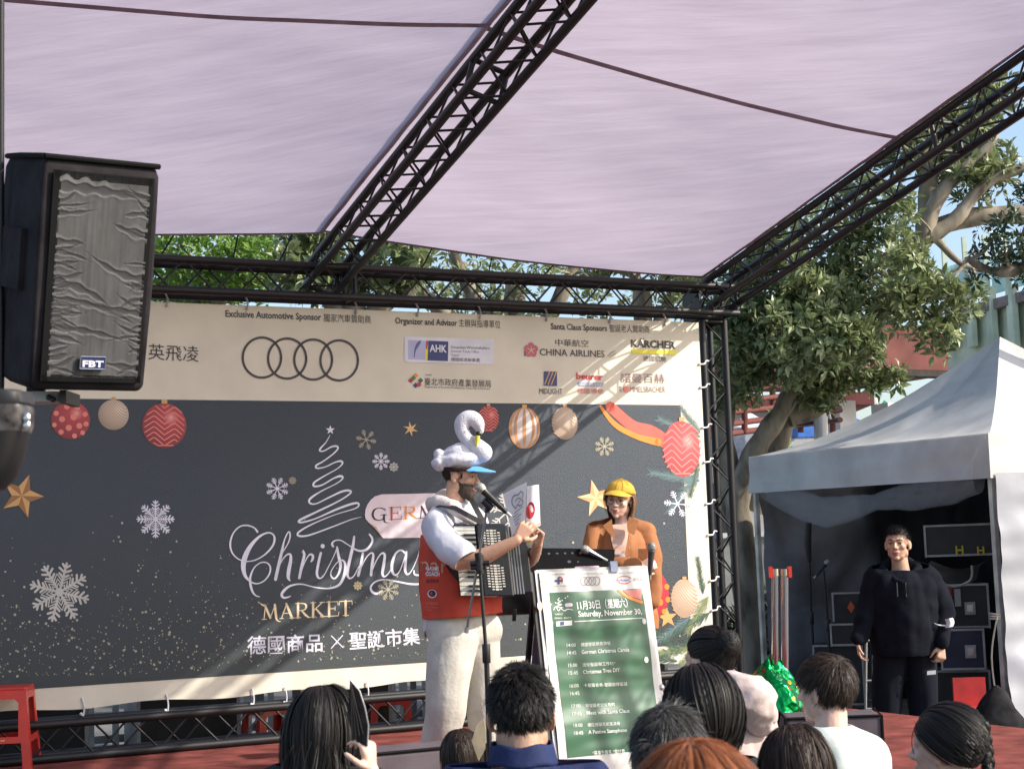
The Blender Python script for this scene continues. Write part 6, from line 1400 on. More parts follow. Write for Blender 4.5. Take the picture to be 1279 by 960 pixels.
vt('nar', 525, 713, 560, 716, 20, VB); vt('GAME', 531.5, 711.5, 548, 712, 4.8, PW, bold=.04); vt('COACH', 531.5, 718.5, 549, 719, 4.8, PW, bold=.04); vt('桌遊教練', 532, 727, 548, 727.4, 4, PK); vt('●', 534, 746, 545.5, 746.3, 10, PW); vt('●', 535.2, 744.8, 544.3, 745.1, 8, PK)
vt('新天鵝堡桌遊', 532, 754.5, 547.5, 755, 3, PRL); vt('Swan Panasia', 532, 758.5, 547, 759, 2.4, PRL); vt('Games', 532, 762, 540, 762.3, 2.2, PRL)
# hat: fluffy cap, blue brim, plush bird curled on top
W_PL = mat('white_plush', (.66, .65, .72), .95, 0, .05, 20, 1.0, 130)
b = MB(); c = P(574, 575, D); M3 = Matrix.Rotation(R(-4), 3, 'Y'); b.ball(c, (.135, .105, .050), 24, 16, M3); b.ball(P(550, 579, D), (.052, .08, .042), 18, 12); b.ball(P(572, 565, D), (.098, .07, .050), 18, 12, Matrix.Rotation(R(-18), 3, 'Y')); b.ball(P(548, 566, 8.93), (.032, .035, .026), 14, 10); b.ball(P(592, 570, D), (.07, .065, .042), 18, 12)
cloth('plush_cap', b, .007, W_PL, mus, (), folds(.0035, 11, (1, 1, 2.0)), smooth=3)
def brim(h, L_, z0, drop, arch, k=1.0):
    def f(s, t):
        a = (s - .5) * 2 * R(78); x0 = .084 * math.cos(a); y0 = .084 * math.sin(a); e = math.cos(a) ** .45 if math.cos(a) > 0 else 0
        x = x0 + L_ * t * e; y = y0 * (1 - .10 * t); return h.p(x * k + .0, y * k, z0 - drop * t * e - arch * (y / .084) ** 2 * (1 - .2 * t))
    return f
b = MB(); b.grid(brim(hd, .118, .060, .022, .030), 28, 10); o = b.build('cap_brim', mat('sky_blue_brim', (.12, .38, .78), .5, 0, .04), mus, angle=180); md = o.modifiers.new('s', 'SOLIDIFY'); md.thickness = .006
b = MB(); hd.tube(b, [(-.06, -.082, .028), (.0, -.094, .032), (.05, -.078, .040), (.088, -.03, .046), (.092, .03, .046)], .012, 10); b.build('cap_band', mat('band_dark', (.03, .02, .02), .8), mus)
brd_ = thing('plush_bird', 'dummy', 'x') if False else None
b = MB(); limb(b, [P(603, 565, D - .02), P(596, 558, D - .02), P(584, 549, D - .02), P(577.5, 538, D - .02), P(577, 528, D - .02), P(583, 522, D - .02), P(591, 522.5, D - .02), P(597, 529, D - .02), P(599.5, 537, D - .02)], [.055, .048, .038, .040, .042, .042, .042, .038, .024], 20, 5)
cloth('plush_bird', b, .006, W_PL, mus, (), None, smooth=2, label='white plush long necked bird curled on top of the cap')
b = MB(); b.ball(P(597.5, 541.5, D - .052), (.016, .012, .014), 14, 10); b.build('plush_mask', EYED, mus); b = MB(); b.tube([P(596.5, 544, D - .065), P(596, 549, D - .068), P(595, 555, D - .066)], [.014, .014, .009], 12); b.ball(P(595, 555, D - .066), .009, 10, 8); b.build('plush_beak', mat('yellow_beak', (.75, .58, .06), .7), mus)
b = MB(); b.ball(P(586, 535.5, D - .062), (.007, .004, .0035), 8, 6); b.build('plush_eye', EYED, mus)
# ---------------- accordion
acc = thing('accordion', 'black piano accordion with white keys and slotted grille on the chest of the player', 'accordion', P(605, 700, 8.75))
ax = Vector((1, .12, -.03)).normalized(); az = Vector((-.075, 0, 1)).normalized(); ay = az.cross(ax).normalized(); oA = P(603, 745, 8.66); pxm = 8.66 / FPX
M_ab = mat('accordion_navy', (.012, .014, .024), .22, 0, .1, 4, coat=.6); M_key = mat('ivory_key', (.72, .70, .62), .25, coat=.3)
def ab(x, z, w, h, y0, dth, m, name, par=None, bev=0):
    b = MB(); b.obox(oA + ax * x * pxm + az * z * pxm + ay * y0, ax * w * pxm, az * h * pxm, ay * dth); o = b.build(name, m, par or acc, smooth=False)
    if bev: md = o.modifiers.new('b', 'BEVEL'); md.width = bev; md.segments = 2
    return o
ab(1, 0, 39, 92, 0, .16, M_ab, 'grille_body', bev=.010); ab(-27, 1, 28, 90, .02, .10, M_ab, 'keyboard_body', bev=.006)
nk = 15
for k in range(nk): ab(-27, 2 + k * 87 / nk, 26, 87 / nk - .7, .004, .03, M_key, 'white_key')
for k in range(nk - 1):
    if k % 7 in (2, 6): continue
    ab(-16, 2 + (k + 1) * 87 / nk - 1.6, 15, 2.9, -.008, .02, M_blk, 'black_key')
for k in range(7):
    bz = oA + ax * (41 + k * 2.3) * pxm + ay * (.02 + .016 * k); b = MB(); b.obox(bz + az * 3 * pxm, ax * 1.7 * pxm, az * (86 - k) * pxm, ay * .19); b.build('bellows_fold', M_ab if k % 2 else mat('bellows_trim', (.35, .35, .36), .35, .7), acc, smooth=False)
ab(56, 4, 12, 80, .13, .18, M_ab, 'bass_body', bev=.008)
for part in (0, 1):
    z0 = 8 if part == 0 else 52
    for row in range(10):
        z = z0 + row * 3.3; ab(17.5, z, 4, 2.3, -.003, .004, M_key, 'grille_slot')
        for sx in (-1, 1):
            for c_ in (1, 2):
                if c_ == 2 and row in (0, 9): continue
                ab(19.5 + sx * (4.5 + (c_ - 1) * 4.6) - 1.8, z + c_ * .5, 3.2, 1.5, -.003, .004, M_key, 'grille_slot')
b = MB(); ribbon(b, [P(537.5, 668, 8.80), P(533, 650, 8.82), P(538, 636, 8.86), P(550, 630.5, 8.80), P(568, 634, 8.72), P(584, 643, 8.68), P(601, 652, 8.70)], .028, [Vector((-1, -.3, 0)), Vector((-1, -.4, .3)), Vector((-.5, -.4, 1)), Vector((0, -.6, 1)), Vector((.2, -1, .6)), Vector((.2, -1, .3)), Vector((0, -1, 0))]); b.build('shoulder_strap', M_case, acc)
b = MB(); ribbon(b, spline([tuple(P(587, 620, 8.92)), tuple(P(594, 634, 8.82)), tuple(P(605, 654, 8.78))], 4), .03, Vector((.3, -1, .2))); b.build('shoulder_strap', M_case, acc)
b = MB(); ribbon(b, spline([tuple(P(556, 696, 8.62)), tuple(P(563, 710, 8.66)), tuple(P(575, 724, 8.68))], 4), .03, Vector((-.2, -1, 0))); b.build('back_strap', M_case, acc)
# ---------------- microphone, stand, sheets
dm = 8.42
hm = P(600, 609, dm); tl = P(633, 640, dm - .03)
mic_on(None, hm, tl - hm, 'black microphone with a silver grille in front of the mouth of the accordion player', L=(tl - hm).length, headm=mat('mic_mesh_pale', (.42, .40, .34), .4, .6, .2, 100, .6, 240))
cl = P(609, 630, dm); ck = P(599, 703, dm); be = P(583.5, 783, dm); ft = Pz(605, 1015, 0); ft = Vector((ck.x + .02, ck.y, 0))
s_ = stand('black boom microphone stand in front of the accordion player', ft, ck.z / 1.0 * 1.0, ck, (cl, be))
b = MB(); b.tube([cl + (hm - tl).normalized() * .03, cl - (hm - tl).normalized() * .03], .021, 14); b.tube([cl, P(608, 640, dm)], .012, 10); b.build('mic_clip', M_blk, s_)
b = MB(); b.tube([P(597, 690, dm), P(600, 716, dm)], .019, 12); b.tube([P(588, 709, dm), P(606, 708, dm)], .013, 10); b.build('boom_knuckle', M_blk, s_)
q = [P(628, 617, 8.62), P(658, 601.5, 8.55), P(656, 652, 8.57), P(640, 669, 8.64)]
def sheetpaper(label, q, m, bend=.012):
    t = thing('song_sheet', label, 'paper', q[3])
    b = MB(); b.grid(lambda s, r: (q[3] * (1 - s) + q[2] * s) * (1 - r) + (q[0] * (1 - s) + q[1] * s) * r + Vector((0, -bend * math.sin(math.pi * s), 0)), 12, 12); o = b.build('sheet', m, t, angle=180); return t
M_p1 = mat('paper', (.60, .58, .64), .6, 0, .03, 4, trans=.25); M_p2 = mat('paper_front', (.80, .80, .82), .6, 0, .02, 4, trans=.2)
p1 = sheetpaper('left song sheet with a faint grey drawing held up by the accordion player', q, M_p1)
def onq(q, s, r, bend=.012, o=.004): return (q[3] * (1 - s) + q[2] * s) * (1 - r) + (q[0] * (1 - s) + q[1] * s) * r + Vector((0, -bend * math.sin(math.pi * s) - o, 0))
M_ink = mat('grey_ink', (.30, .29, .33), .7)
def qstroke(q, pts, w, m, par, name='printed_drawing', bend=.012):
    b = MB(); P_ = spline(pts, 4); L_ = []
    for i, p in enumerate(P_):
        a = P_[max(i - 1, 0)]; c = P_[min(i + 1, len(P_) - 1)]; dx, dy = c[0] - a[0], c[1] - a[1]; l = math.hypot(dx, dy) or 1; L_.append((p[0] - dy / l * w, p[1] + dx / l * w)); L_.append((p[0] + dy / l * w, p[1] - dx / l * w))
    b.add([onq(q, x, y, bend) for x, y in L_], [(2 * i, 2 * i + 1, 2 * i + 3, 2 * i + 2) for i in range(len(P_) - 1)]); b.build(name, m, par, smooth=False)
qstroke(q, [(.35, .60), (.30, .72), (.42, .83), (.62, .80), (.75, .84), (.85, .74), (.78, .64), (.85, .55), (.70, .50), (.55, .58), (.45, .52), (.35, .60)], .018, M_ink, p1)
qstroke(q, [(.45, .68), (.6, .72), (.72, .66), (.6, .60)], .015, M_ink, p1)
for k, (a, c) in enumerate(((.30, .85), (.25, .55), (.25, .75), (.28, .6), (.3, .5))): qstroke(q, [(a, .44 - k * .07), ((a + c) / 2, .44 - k * .07), (c, .44 - k * .07)], .010, M_ink, p1, 'printed_line')
q2 = [P(658.5, 607, 8.60), P(673, 605, 8.62), P(675, 656, 8.64), P(657, 664, 8.60)]
p2 = sheetpaper('brighter right song sheet with a red bauble held up by the accordion player', q2, M_p2, .02)
b = MB(); c_ = (.30, .44); b.add([onq(q2, c_[0] + .34 * math.cos(a), c_[1] + .19 * math.sin(a), .02) for a in (2 * math.pi * k / 20 for k in range(20))], [tuple(range(20))]); b.build('printed_bauble', PR, p2, smooth=False)
b = MB(); b.grid(lambda s, t: P(628 + 46 * s, 664 + 20 * t + 6 * math.sin(s * 6), 8.92 + .03 * t) + Vector((0, 0, .01 * math.sin(s * 9 + t * 4))), 14, 8)
tag(b.build('crumpled_flyer', mat('green_flyer', (.50, .52, .20), .5, 0, .3, 14, col2=(.65, .64, .60))), 'crumpled pale green flyer lying on the music stand behind the hands', 'paper')
# ------------------------------------------------------------------ woman in the yellow cap
D2 = 10.02
wom = thing('person', 'smiling woman in a yellow cap and rust brown shirt holding a grey microphone', 'person', Pz(775, 960, 0))
hw = Fr(P(774, 624, D2), (-.36, -.93, 0), R(4), R(-7), .98)
M_rst = mat('rust_shirt', (.36, .14, .05), .8, 0, .08, 8, .3, 40); M_cap = mat('mustard_cap', (.58, .36, .04), .85, 0, .06, 10, .3, 60)
b = MB(); head_solid(b, hw, fem=1); limb(b, [hw.p(-.02, 0, -.05), P(777, 650, D2 + .01), P(777, 668, D2)], [.046, .045, .06]); limb(b, [P(776, 675, D2 - .01), P(775, 760, D2)], [.105, .12]); limb(b, [P(752, 672, D2 - .01), P(799, 672, D2 + .03)], [.035, .035])
hwp = P(799, 708, D2 - .24); hand(b, hwp, P(815, 703, D2 - .24) - hwp, Vector((.1, 1, -.1)), .92, (1.0, 1.05, 1.1, 1.15), .9, -1, .02)
limb(b, [P(770, 706, D2 - .24), hwp], [.034, .026])
skinned('body', b, .005, SK2, wom)
face_parts(hw, wom, H_LBR, smile=1.0)
b = MB(); limb(b, [P(742, 664, D2 - .02), P(774, 655, D2 + .03), P(808, 664, D2 + .03)], [.052, .05, .052]); limb(b, [P(775, 687, D2), P(776, 740, D2), P(784, 785, D2)], [.155, .16, .165]); limb(b, [P(797, 690, D2 + .05), P(803, 785, D2 + .02)], [.09, .09])
limb(b, [P(742, 670, D2 - .03), P(736, 695, D2 - .1), P(742, 712, D2 - .18)], [.060, .055, .05]); limb(b, [P(742, 712, D2 - .18), P(770, 707, D2 - .23), P(792, 707, D2 - .24)], [.055, .046, .042]); limb(b, [P(806, 670, D2 + .03), P(815, 710, D2 + .02), P(813, 750, D2 - .05)], [.062, .055, .05])
cloth('shirt', b, .009, M_rst, wom, [(P(790, 786, D2), Vector((0, 0, -1))), (hw.p(0, 0, -.135), Vector((0, -.55, 1)))], folds(.013, 7, (1, 1, .7), 6), smooth=3)
# open neck: skin and grey top, collar flaps
def onfront(x, y, d): return P(x, y, d)
b = MB(); V = [P(763, 655, D2 - .085), P(786, 654, D2 - .075), P(784, 672, D2 - .145), P(780, 692, D2 - .182), P(768, 692, D2 - .182), P(763, 672, D2 - .145)]; cen = P(774, 668, D2 - .15); b.add(V + [cen], [(i, (i + 1) % 6, 6) for i in range(6)]); b.build('bare_chest', SK2, wom, angle=180)
b = MB(); b.grid(lambda s, t: P(768 + 13 * s, 692 + 14 * t, D2 - .186 - .01 * math.sin(math.pi * s)), 6, 6); b.build('grey_top', mat('grey_top', (.45, .46, .52), .8), wom)
for sg in (0, 1):
    b = MB(); q = [(764, 648), (753, 656), (759, 664), (767, 672), (768, 668), (765, 657)] if sg == 0 else [(786, 645), (798, 650), (792, 668), (784, 664), (783, 655)]
    V = [P(x, y, D2 - .13 - .06 * max(0, (y - 648)) / 24) for x, y in q]; b.prism(V, (0, -.008, 0)); b.build('collar_flap', M_rst, wom, smooth=False)
b = MB(); V = [P(x, y, D2 - .175) for x, y in ((797, 685), (808, 685), (808, 700), (797, 700))]; b.prism(V, (0, -.006, 0)); b.build('chest_pocket', M_rst, wom, smooth=False)
for y in (672, 684, 696): b = MB(); b.ball(P(785.5, y, D2 - .186), .005, 8, 6); b.build('button', PCD, wom)
b = MB(); limb(b, [P(788, 780, D2 + .02), P(800, 880, D2), P(803, 960, D2)], [.12, .095, .08]); limb(b, [P(772, 780, D2 + .02), P(765, 880, D2), P(765, 960, D2)], [.12, .095, .08]); cloth('trousers', b, .012, mat('dark_trousers', (.06, .065, .075), .85), wom, [(P(780, 958, D2), Vector((0, 0, -1)))], folds(.006, 7))
for x in (765, 803): b = MB(); c = Pz(x, 962, 0); c.z = .04; b.ball(c + Vector((-.03, -.06, 0)), (.05, .12, .04), 16, 10); b.build('shoe', mat('shoe_dark', (.03, .03, .035), .6), wom)
strands(hw, 3000, .15, lambda p: (p[:, 2] < .065) & (p[:, 2] > .0) & (p[:, 0] < .012), comb_to(-.03, 0, -.9), H_LBR, wom, steps=9, w=.0035, grav=.33, lift=.3, jit=.24, seed=6, cap=1.06, lenvar=.25, inward=.35, clump=70, coll=[((-.012, 0, -.05), (.075, .082, .12))])
# cap
cb = MB(); hw.ball(cb, (-.010, 0, .048), (.112, .090, .083), seg=36, rings=24); inv = hw.B.inverted(); cb.v = [tuple(Vector(v) + (Vector(v) - hw.o).normalized() * (.010 * noise.noise(Vector(v) * 16) + .004 * noise.noise(Vector(v) * 40))) for v in cb.v]; cc = cut(cb, [(hw.p(0, 0, .040), hw.B @ Vector((.18, 0, -1)))]); o = cc.build('cap_crown', M_cap, wom, angle=180); md = o.modifiers.new('s', 'SOLIDIFY'); md.thickness = .004
b = MB(); b.grid(brim(hw, .088, .064, .026, .034, 1.07), 28, 10); o = b.build('cap_brim', M_cap, wom, angle=180); md = o.modifiers.new('s', 'SOLIDIFY'); md.thickness = .005
for k in range(6): a = math.pi * k / 6; b = MB(); hw.tube(b, [(-.010 + .1135 * math.cos(a) * math.sin(e), .0915 * math.sin(a) * math.sin(e), .048 + .0845 * math.cos(e)) for e in (math.pi * (j / 10 - .5) * .95 for j in range(11))], .0011, 6); b.build('cap_seam', mat('cap_thread', (.40, .25, .02), .8), wom)
b = MB(); hw.ball(b, (-.01, 0, .133), (.008, .008, .004)); b.build('cap_button', M_cap, wom)
for s in (-1, 1):
    b = MB(); P_ = [hw.p(.099 - .010 * abs(math.sin(a) * 0) - (s * math.cos(a) > 0) * .006, s * .031 + .021 * math.cos(a), -.004 + .020 * math.sin(a)) for a in (2 * math.pi * k / 24 for k in range(25))]; b.tube(P_, .0015, 6); b.build('glasses_rim', mat('dark_wire', (.05, .04, .04), .3, .5), wom)
b = MB(); hw.tube(b, [(.099, -.011, .0), (.105, 0, .003), (.099, .011, .0)], .0013, 6); b.build('glasses_bridge', mat('dark_wire', (.05, .04, .04), .3, .5), wom)
md_ = P(814, 683, D2 - .30); mic_on(None, md_, P(811, 726, D2 - .27) - md_, 'grey microphone with a grey grille in the hand of the woman in the yellow cap', mat('mic_grey', (.10, .10, .11), .4, .3), .17, headm=mat('mic_mesh_grey', (.30, .29, .27), .5, .5, .3, 100, .5, 240))
mt = P(731, 686, D2 - .35); mic_on(None, mt, Vector((.9, .1, -.5)), 'small silver microphone tip poking up behind the music stand left of the woman', M_chr, .12)
# ------------------------------------------------------------------ man in black by the tent
D3 = 12.4
man = thing('person', 'broad man in a black hooded sweatshirt standing in front of the open tent', 'person', gr(P(1122, 900, D3)))
hb = Fr(P(1121, 679, D3), (-.40, -.92, 0), R(-2), 0, 1.14)
M_hoo = mat('black_fleece', (.007, .008, .014), .95, 0, .15, 10, .3, 50); 
b = MB(); head_solid(b, hb); limb(b, [hb.p(-.02, 0, -.05), P(1124, 703, D3), P(1125, 715, D3)], [.062, .064, .075]); limb(b, [P(1126, 740, D3), P(1126, 800, D3)], [.14, .14])
h1 = P(1072, 802, D3 - .12); h2 = P(1176, 806, D3 - .12)
limb(b, [P(1085, 745, D3), h1], [.05, .03]); limb(b, [P(1175, 760, D3), h2], [.05, .03])
hand(b, h1, Vector((.05, -.1, -1)), Vector((.9, -.3, 0)), 1.02, (.45, .5, .55, .6), .4, 1); hand(b, h2, Vector((-.15, -.15, -1)), Vector((-.5, .8, 0)), 1.05, (.7, .75, .8, .85), .5, -1)
skinned('body', b, .006, SK3, man); face_parts(hb, man, H_BLK)
strands(hb, 2600, .018, hmask(.062, .010, -.05), comb_whorl(), H_BLK, man, steps=3, w=.003, lift=.9, jit=.3, seed=9, grav=.15)
b = MB(); limb(b, [P(1094, 722, D3), P(1126, 712, D3), P(1156, 722, D3)], [.085, .09, .085]); limb(b, [P(1126, 740, D3), P(1128, 780, D3 - .02), P(1129, 812, D3)], [.20, .215, .205]); limb(b, [P(1108, 735, D3), P(1112, 805, D3)], [.15, .155]); limb(b, [P(1145, 735, D3), P(1148, 805, D3)], [.15, .155])
limb(b, [P(1092, 724, D3), P(1082, 765, D3 - .03), P(1073, 796, D3 - .12)], [.085, .07, .048]); limb(b, [P(1160, 726, D3), P(1178, 765, D3 - .02), P(1177, 800, D3 - .12)], [.088, .075, .05])
cloth('sweatshirt', b, .012, M_hoo, man, [(P(1126, 817, D3), Vector((0, 0, -1))), (P(1124, 705, D3), Vector((0, -.45, 1)))], folds(.02, 5, (1, 1, .8), 2), smooth=3, thick=.008)
b = MB(); limb(b, [P(1106, 716, D3 - .05), P(1103, 708, D3 + .03), P(1124, 701, D3 + .13), P(1146, 708, D3 + .04), P(1143, 716, D3 - .06), P(1126, 727, D3 - .17), P(1106, 716, D3 - .05)], [.03, .036, .05, .036, .03, .022, .028]); cloth('hood', b, .010, M_hoo, man, (), folds(.006, 12))
for x in (1120, 1131): b = MB(); b.tube([P(x, 727, D3 - .2), P(x + 1, 745, D3 - .225)], .004, 6); b.build('drawstring', M_blk, man)
b = MB(); limb(b, [P(1112, 818, D3), P(1108, 870, D3), P(1106, 925, D3)], [.13, .11, .09]); limb(b, [P(1147, 818, D3), P(1152, 870, D3), P(1155, 925, D3)], [.13, .11, .09]); cloth('trousers', b, .013, mat('black_trousers', (.008, .009, .016), .9, 0, .1, 5), man, [(P(1130, 925, D3), Vector((0, 0, -1)))], folds(.008, 7))
for x in (1104, 1156): b = MB(); c = gr(P(x, 900, D3)); b.ball(c + Vector((-.01, -.07, .045)), (.055, .14, .045), 16, 10); b.build('shoe', mat('shoe_dark', (.03, .03, .035), .6), man)
b = MB(); b.grid(lambda s, t: P(1158 + 11 * s, 837.5 + 5 * t - s, D3 - .155), 2, 2); b.build('pocket_label', M_white, man, smooth=False)
b = MB(); b.grid(lambda s, t: P(1180 + 10 * s + 2 * math.sin(t * 3), 773 + 11 * t - 2 * s, D3 - .15 - .03 * math.sin(math.pi * s)), 8, 8); b.tube(spline([tuple(P(1181, 781, D3 - .14)), tuple(P(1172, 780, D3 - .17)), tuple(P(1167, 778, D3 - .14))], 5), .005, 6); tag(b.build('face_mask', mat('mask_white', (.72, .73, .76), .8)), 'white face mask looped on the wrist of the man in black', 'mask')
# ================================================================== SEATED AUDIENCE
def seated(label, x, y, d, fwd, shirt, skin=SK3, k=1.0, pitch=0, roll=0, sh=.19, torso=.15, drop=.14, fem=0, hem=.12, collar=True, ears=True, name='person', voxel=.006, foldamp=.008, body_fwd=None, sseed=0):
    """head centre at photo (x, y), depth d; sits on a seat whose height follows from the head"""
    c = P(x, y, d); t = thing(name, label, 'person', Vector((c.x, c.y, -.38)))
    h = Fr(c, fwd, pitch, roll, k); f = Vector(body_fwd or fwd); f = Vector((f.x, f.y, 0)).normalized(); l = Vector((0, 0, 1)).cross(f)
    nk = c - EZ * drop * k - f * .035; hip = Vector((nk.x, nk.y, 0)) - f * .04; hip.z = nk.z - .46 * k
    b = MB(); head_solid(b, h, fem=fem, ears=ears); limb(b, [h.p(-.025, 0, -.05), nk + EZ * .02], [.055 * k, .06 * k])
    limb(b, [nk - EZ * .06 * k, hip], [.10 * k, .12 * k])
    sl = nk - EZ * .055 * k + l * sh * .88; sr = nk - EZ * .055 * k - l * sh * .88
    el = sl + l * .05 - EZ * .24 * k + f * .04; er = sr - l * .05 - EZ * .24 * k + f * .04; wl = hip + f * .34 + l * .08 + EZ * .06; wrr = hip + f * .34 - l * .08 + EZ * .06
    for a, e, w, sd in ((sl, el, wl, 1), (sr, er, wrr, -1)):
        limb(b, [a, e], [.045 * k, .04 * k]); limb(b, [e, w], [.038 * k, .026 * k]); hand(b, w, f + EZ * -.1, Vector((0, 0, -1)), k * .9, (.3, .35, .4, .4), .3, -sd)
    skinned('body', b, voxel, skin, t)
    b = MB(); limb(b, [sl, nk - EZ * .015 * k - f * .01, sr], [.062 * k, .075 * k, .062 * k]); limb(b, [nk - EZ * .10 * k, (nk + hip) / 2, hip], [torso * .93 * k, torso * k, torso * k])
    for sx in (-1, 1): limb(b, [nk - EZ * .12 * k + l * sx * sh * .45, hip + l * sx * sh * .35], [torso * .8 * k, torso * .85 * k])
    for a, e, w in ((sl, el, wl), (sr, er, wrr)): limb(b, [a, (a + e) / 2 + l * 0, e], [.064 * k, .06 * k, .055 * k]); limb(b, [e, w - (w - e) * .15], [.054 * k, .04 * k])
    cloth('shirt', b, .010, shirt, t, [(h.p(-.03, 0, -.125), Vector((0, 0, 1)))] if collar else [(nk + EZ * .045, Vector((0, 0, 1)))], folds(foldamp, 8, (1, 1, .6), sseed), smooth=3)
    b = MB()
    for sx in (-1, 1):
        kn = hip + f * .42 + l * sx * .10; limb(b, [hip + l * sx * .08 - EZ * .02, kn], [.095 * k, .075 * k]); limb(b, [kn, Vector((kn.x + f.x * .02, kn.y + f.y * .02, -.31))], [.07 * k, .05 * k])
    cloth('trousers', b, .014, mat('navy_denim', (.03, .035, .05), .9), t, (), folds(.006, 7))
    for sx in (-1, 1): b = MB(); q = hip + f * .46 + l * sx * .10; q.z = -.335; M = Matrix((f, l, EZ)).transposed(); b.ball(q, (.12 * k, .045, .045), 14, 8, M); b.build('shoe', mat('shoe_dark', (.03, .03, .035), .6), t)
    return t, h, nk, f, l
FW = (.05, 1, 0)
# man with the navy collar
M_nav = mat('navy_jacket', (.022, .032, .095), .7, 0, .12, 9, .3, 50)
t, h, nk, f, l = seated('man with short black hair and a navy jacket collar in front of the schedule board', 651, 892, 4.4, (.02, 1, 0), M_nav, SK3, 1.06, R(6), sh=.20, drop=.125)
strands(h, 12000, .024, hmask(.07, .012, -.098), comb_whorl(-.055, .118), H_BLK, t, steps=4, w=.0018, lift=.55, jit=.25, grav=.12, seed=21, clump=1200, cap=1.03)
b = MB(); b.grid(lambda s, q: nk + l * (.085 + .012 * q) * math.cos(s * math.pi * 2) * 1.0 + f * ((.084 + .016 * q) * math.sin(s * math.pi * 2) - .008) + EZ * (.062 - .055 * q + .004 * math.sin(s * 31)), 40, 6); o = b.build('collar', M_nav, t, angle=180); md = o.modifiers.new('s', 'SOLIDIFY'); md.thickness = .006
# woman with very long black hair
M_drk = mat('charcoal_top', (.022, .022, .026), .85, 0, .15, 8, .3, 40)
t, h, nk, f, l = seated('woman with very long straight black hair in a dark top at the lower left', 406, 905, 4.6, (.30, 1, 0), M_drk, SK2, .86, R(0), fem=1, sh=.17, torso=.13)
strands(h, 13000, .60, hmask(.075, .0, -.07, ear=False), comb_whorl(-.0, .13), H_BLK, t, steps=16, w=.0024, grav=.30, lift=.05, jit=.12, seed=22, cap=1.07, lenvar=.10, taper=.6, clump=900, coll=[((-.05, 0, -.27), (.10, .17, .125))], inward=.10)
# her raised hand with the black folded fan
fan = thing('folded_fan', 'pointed black folded paper fan raised beside the long haired woman', 'fan', P(455, 920, 4.4))
b = MB(); V = [P(x, y, 4.08) for x, y in ((437, 848), (448, 862), (455, 884), (459, 905), (458, 932), (453, 940), (440, 915), (433, 893), (436, 870))]; b.prism(V, (0, .012, 0)); o = b.build('fan_leaf', mat('fan_black', (.018, .016, .018), .8, 0, .3, 30), fan, smooth=False)
b = MB(); b.tube([P(437, 848, 4.075), P(449, 862, 4.075), P(456, 884, 4.075), P(460, 905, 4.075), P(459, 932, 4.075)], .0022, 6); b.build('fan_guard', M_gal, fan)
for k in range(4): b = MB(); b.tube([P(438, 852, 4.07), P(440 + k * 4.5, 925 - k * 3, 4.07)], .0012, 5); b.build('fan_rib', M_blk, fan)
b = MB(); hp = P(464, 962, 4.1); hand(b, hp, P(459, 930, 4.1) - hp, Vector((-.9, .4, .1)), .72, (.75, .9, 1.0, 1.05), .8, 1, .03); limb(b, [P(472, 1010, 4.12), hp], [.03, .02]); skinned('forearm', b, .0045, SK2, t)
# small child
t, h, nk, f, l = seated('small child with smooth dark brown hair low between the fan and the navy collar', 576, 948, 5.9, (-.15, 1, 0), M_drk, SK2, .86, R(3), fem=1, sh=.15, torso=.12)
strands(h, 6500, .20, hmask(.075, .0, -.07, ear=False), comb_whorl(-.0, .13), H_BRN, t, steps=9, w=.0024, grav=.38, lift=.1, jit=.1, seed=23, cap=1.05, lenvar=.15, taper=.5, clump=600, inward=.2)
b = MB(); V = [P(x, y, 5.2) for x, y in ((589, 925), (596, 904), (604, 896), (607, 912), (606, 935), (598, 950))]; b.prism(V, (0, .02, 0)); tag(b.build('paper_bag', mat('kraft_paper', (.52, .42, .28), .8, 0, .15, 12, .4, 20), smooth=False), 'corner of a cream paper bag left of the man with the navy collar', 'bag')
# woman with the bun and pink hoodie
M_pnk = mat('pink_fleece', (.52, .42, .40), .95, 0, .06, 8, .4, 40)
t, h, nk, f, l = seated('woman in a pale pink hoodie with her black hair tied in a loose bun', 884, 828, 6.0, (-.62, .8, 0), M_pnk, SK2, .98, R(-4), fem=1, sh=.20, torso=.16, body_fwd=(-.25, 1, 0))
bc = (-.108, 0.0, .082)
strands(h, 7000, lambda p: np.linalg.norm(p - np.array(bc), axis=1) * .95, hmask(.078, .0, -.09), comb_to(*bc), H_BLK, t, steps=9, w=.0028, grav=.03, follow=.6, target=bc, lift=.03, jit=.06, seed=24, cap=1.05, lenvar=.05, taper=.7, clump=700)
strands(h, 2200, .14, lambda p: np.ones(len(p), bool), lambda p, n: np.cross(n, np.array([-.8, .1, .5])), H_BLK, t, steps=8, w=.0026, grav=.0, follow=.5, hug=True, lift=.0, jit=.35, seed=25, base=(bc, (.054, .052, .054)), cap=1.0, name='hair_bun')
strands(h, 160, .07, lambda p: (p[:, 2] < .08), comb_to(-.15, 0, -.6), H_BLK, t, steps=7, w=.0012, grav=.35, lift=.15, jit=.3, seed=26, base=(bc, (.054, .052, .054)), cap=1.0, name='loose_hair', capmask=False)
b = MB(); limb(b, [P(905, 862, 5.85), P(925, 866, 5.75), P(944, 880, 5.78), P(952, 905, 5.85)], [.06, .075, .062, .04]); limb(b, [P(925, 858, 5.9), P(948, 868, 5.95), P(958, 890, 5.95)], [.05, .055, .04]); limb(b, [P(930, 875, 5.8), P(940, 905, 5.83)], [.05, .03]); cloth('hood', b, .009, M_pnk, t, (), folds(.012, 12, (1, 1, 1), 2))
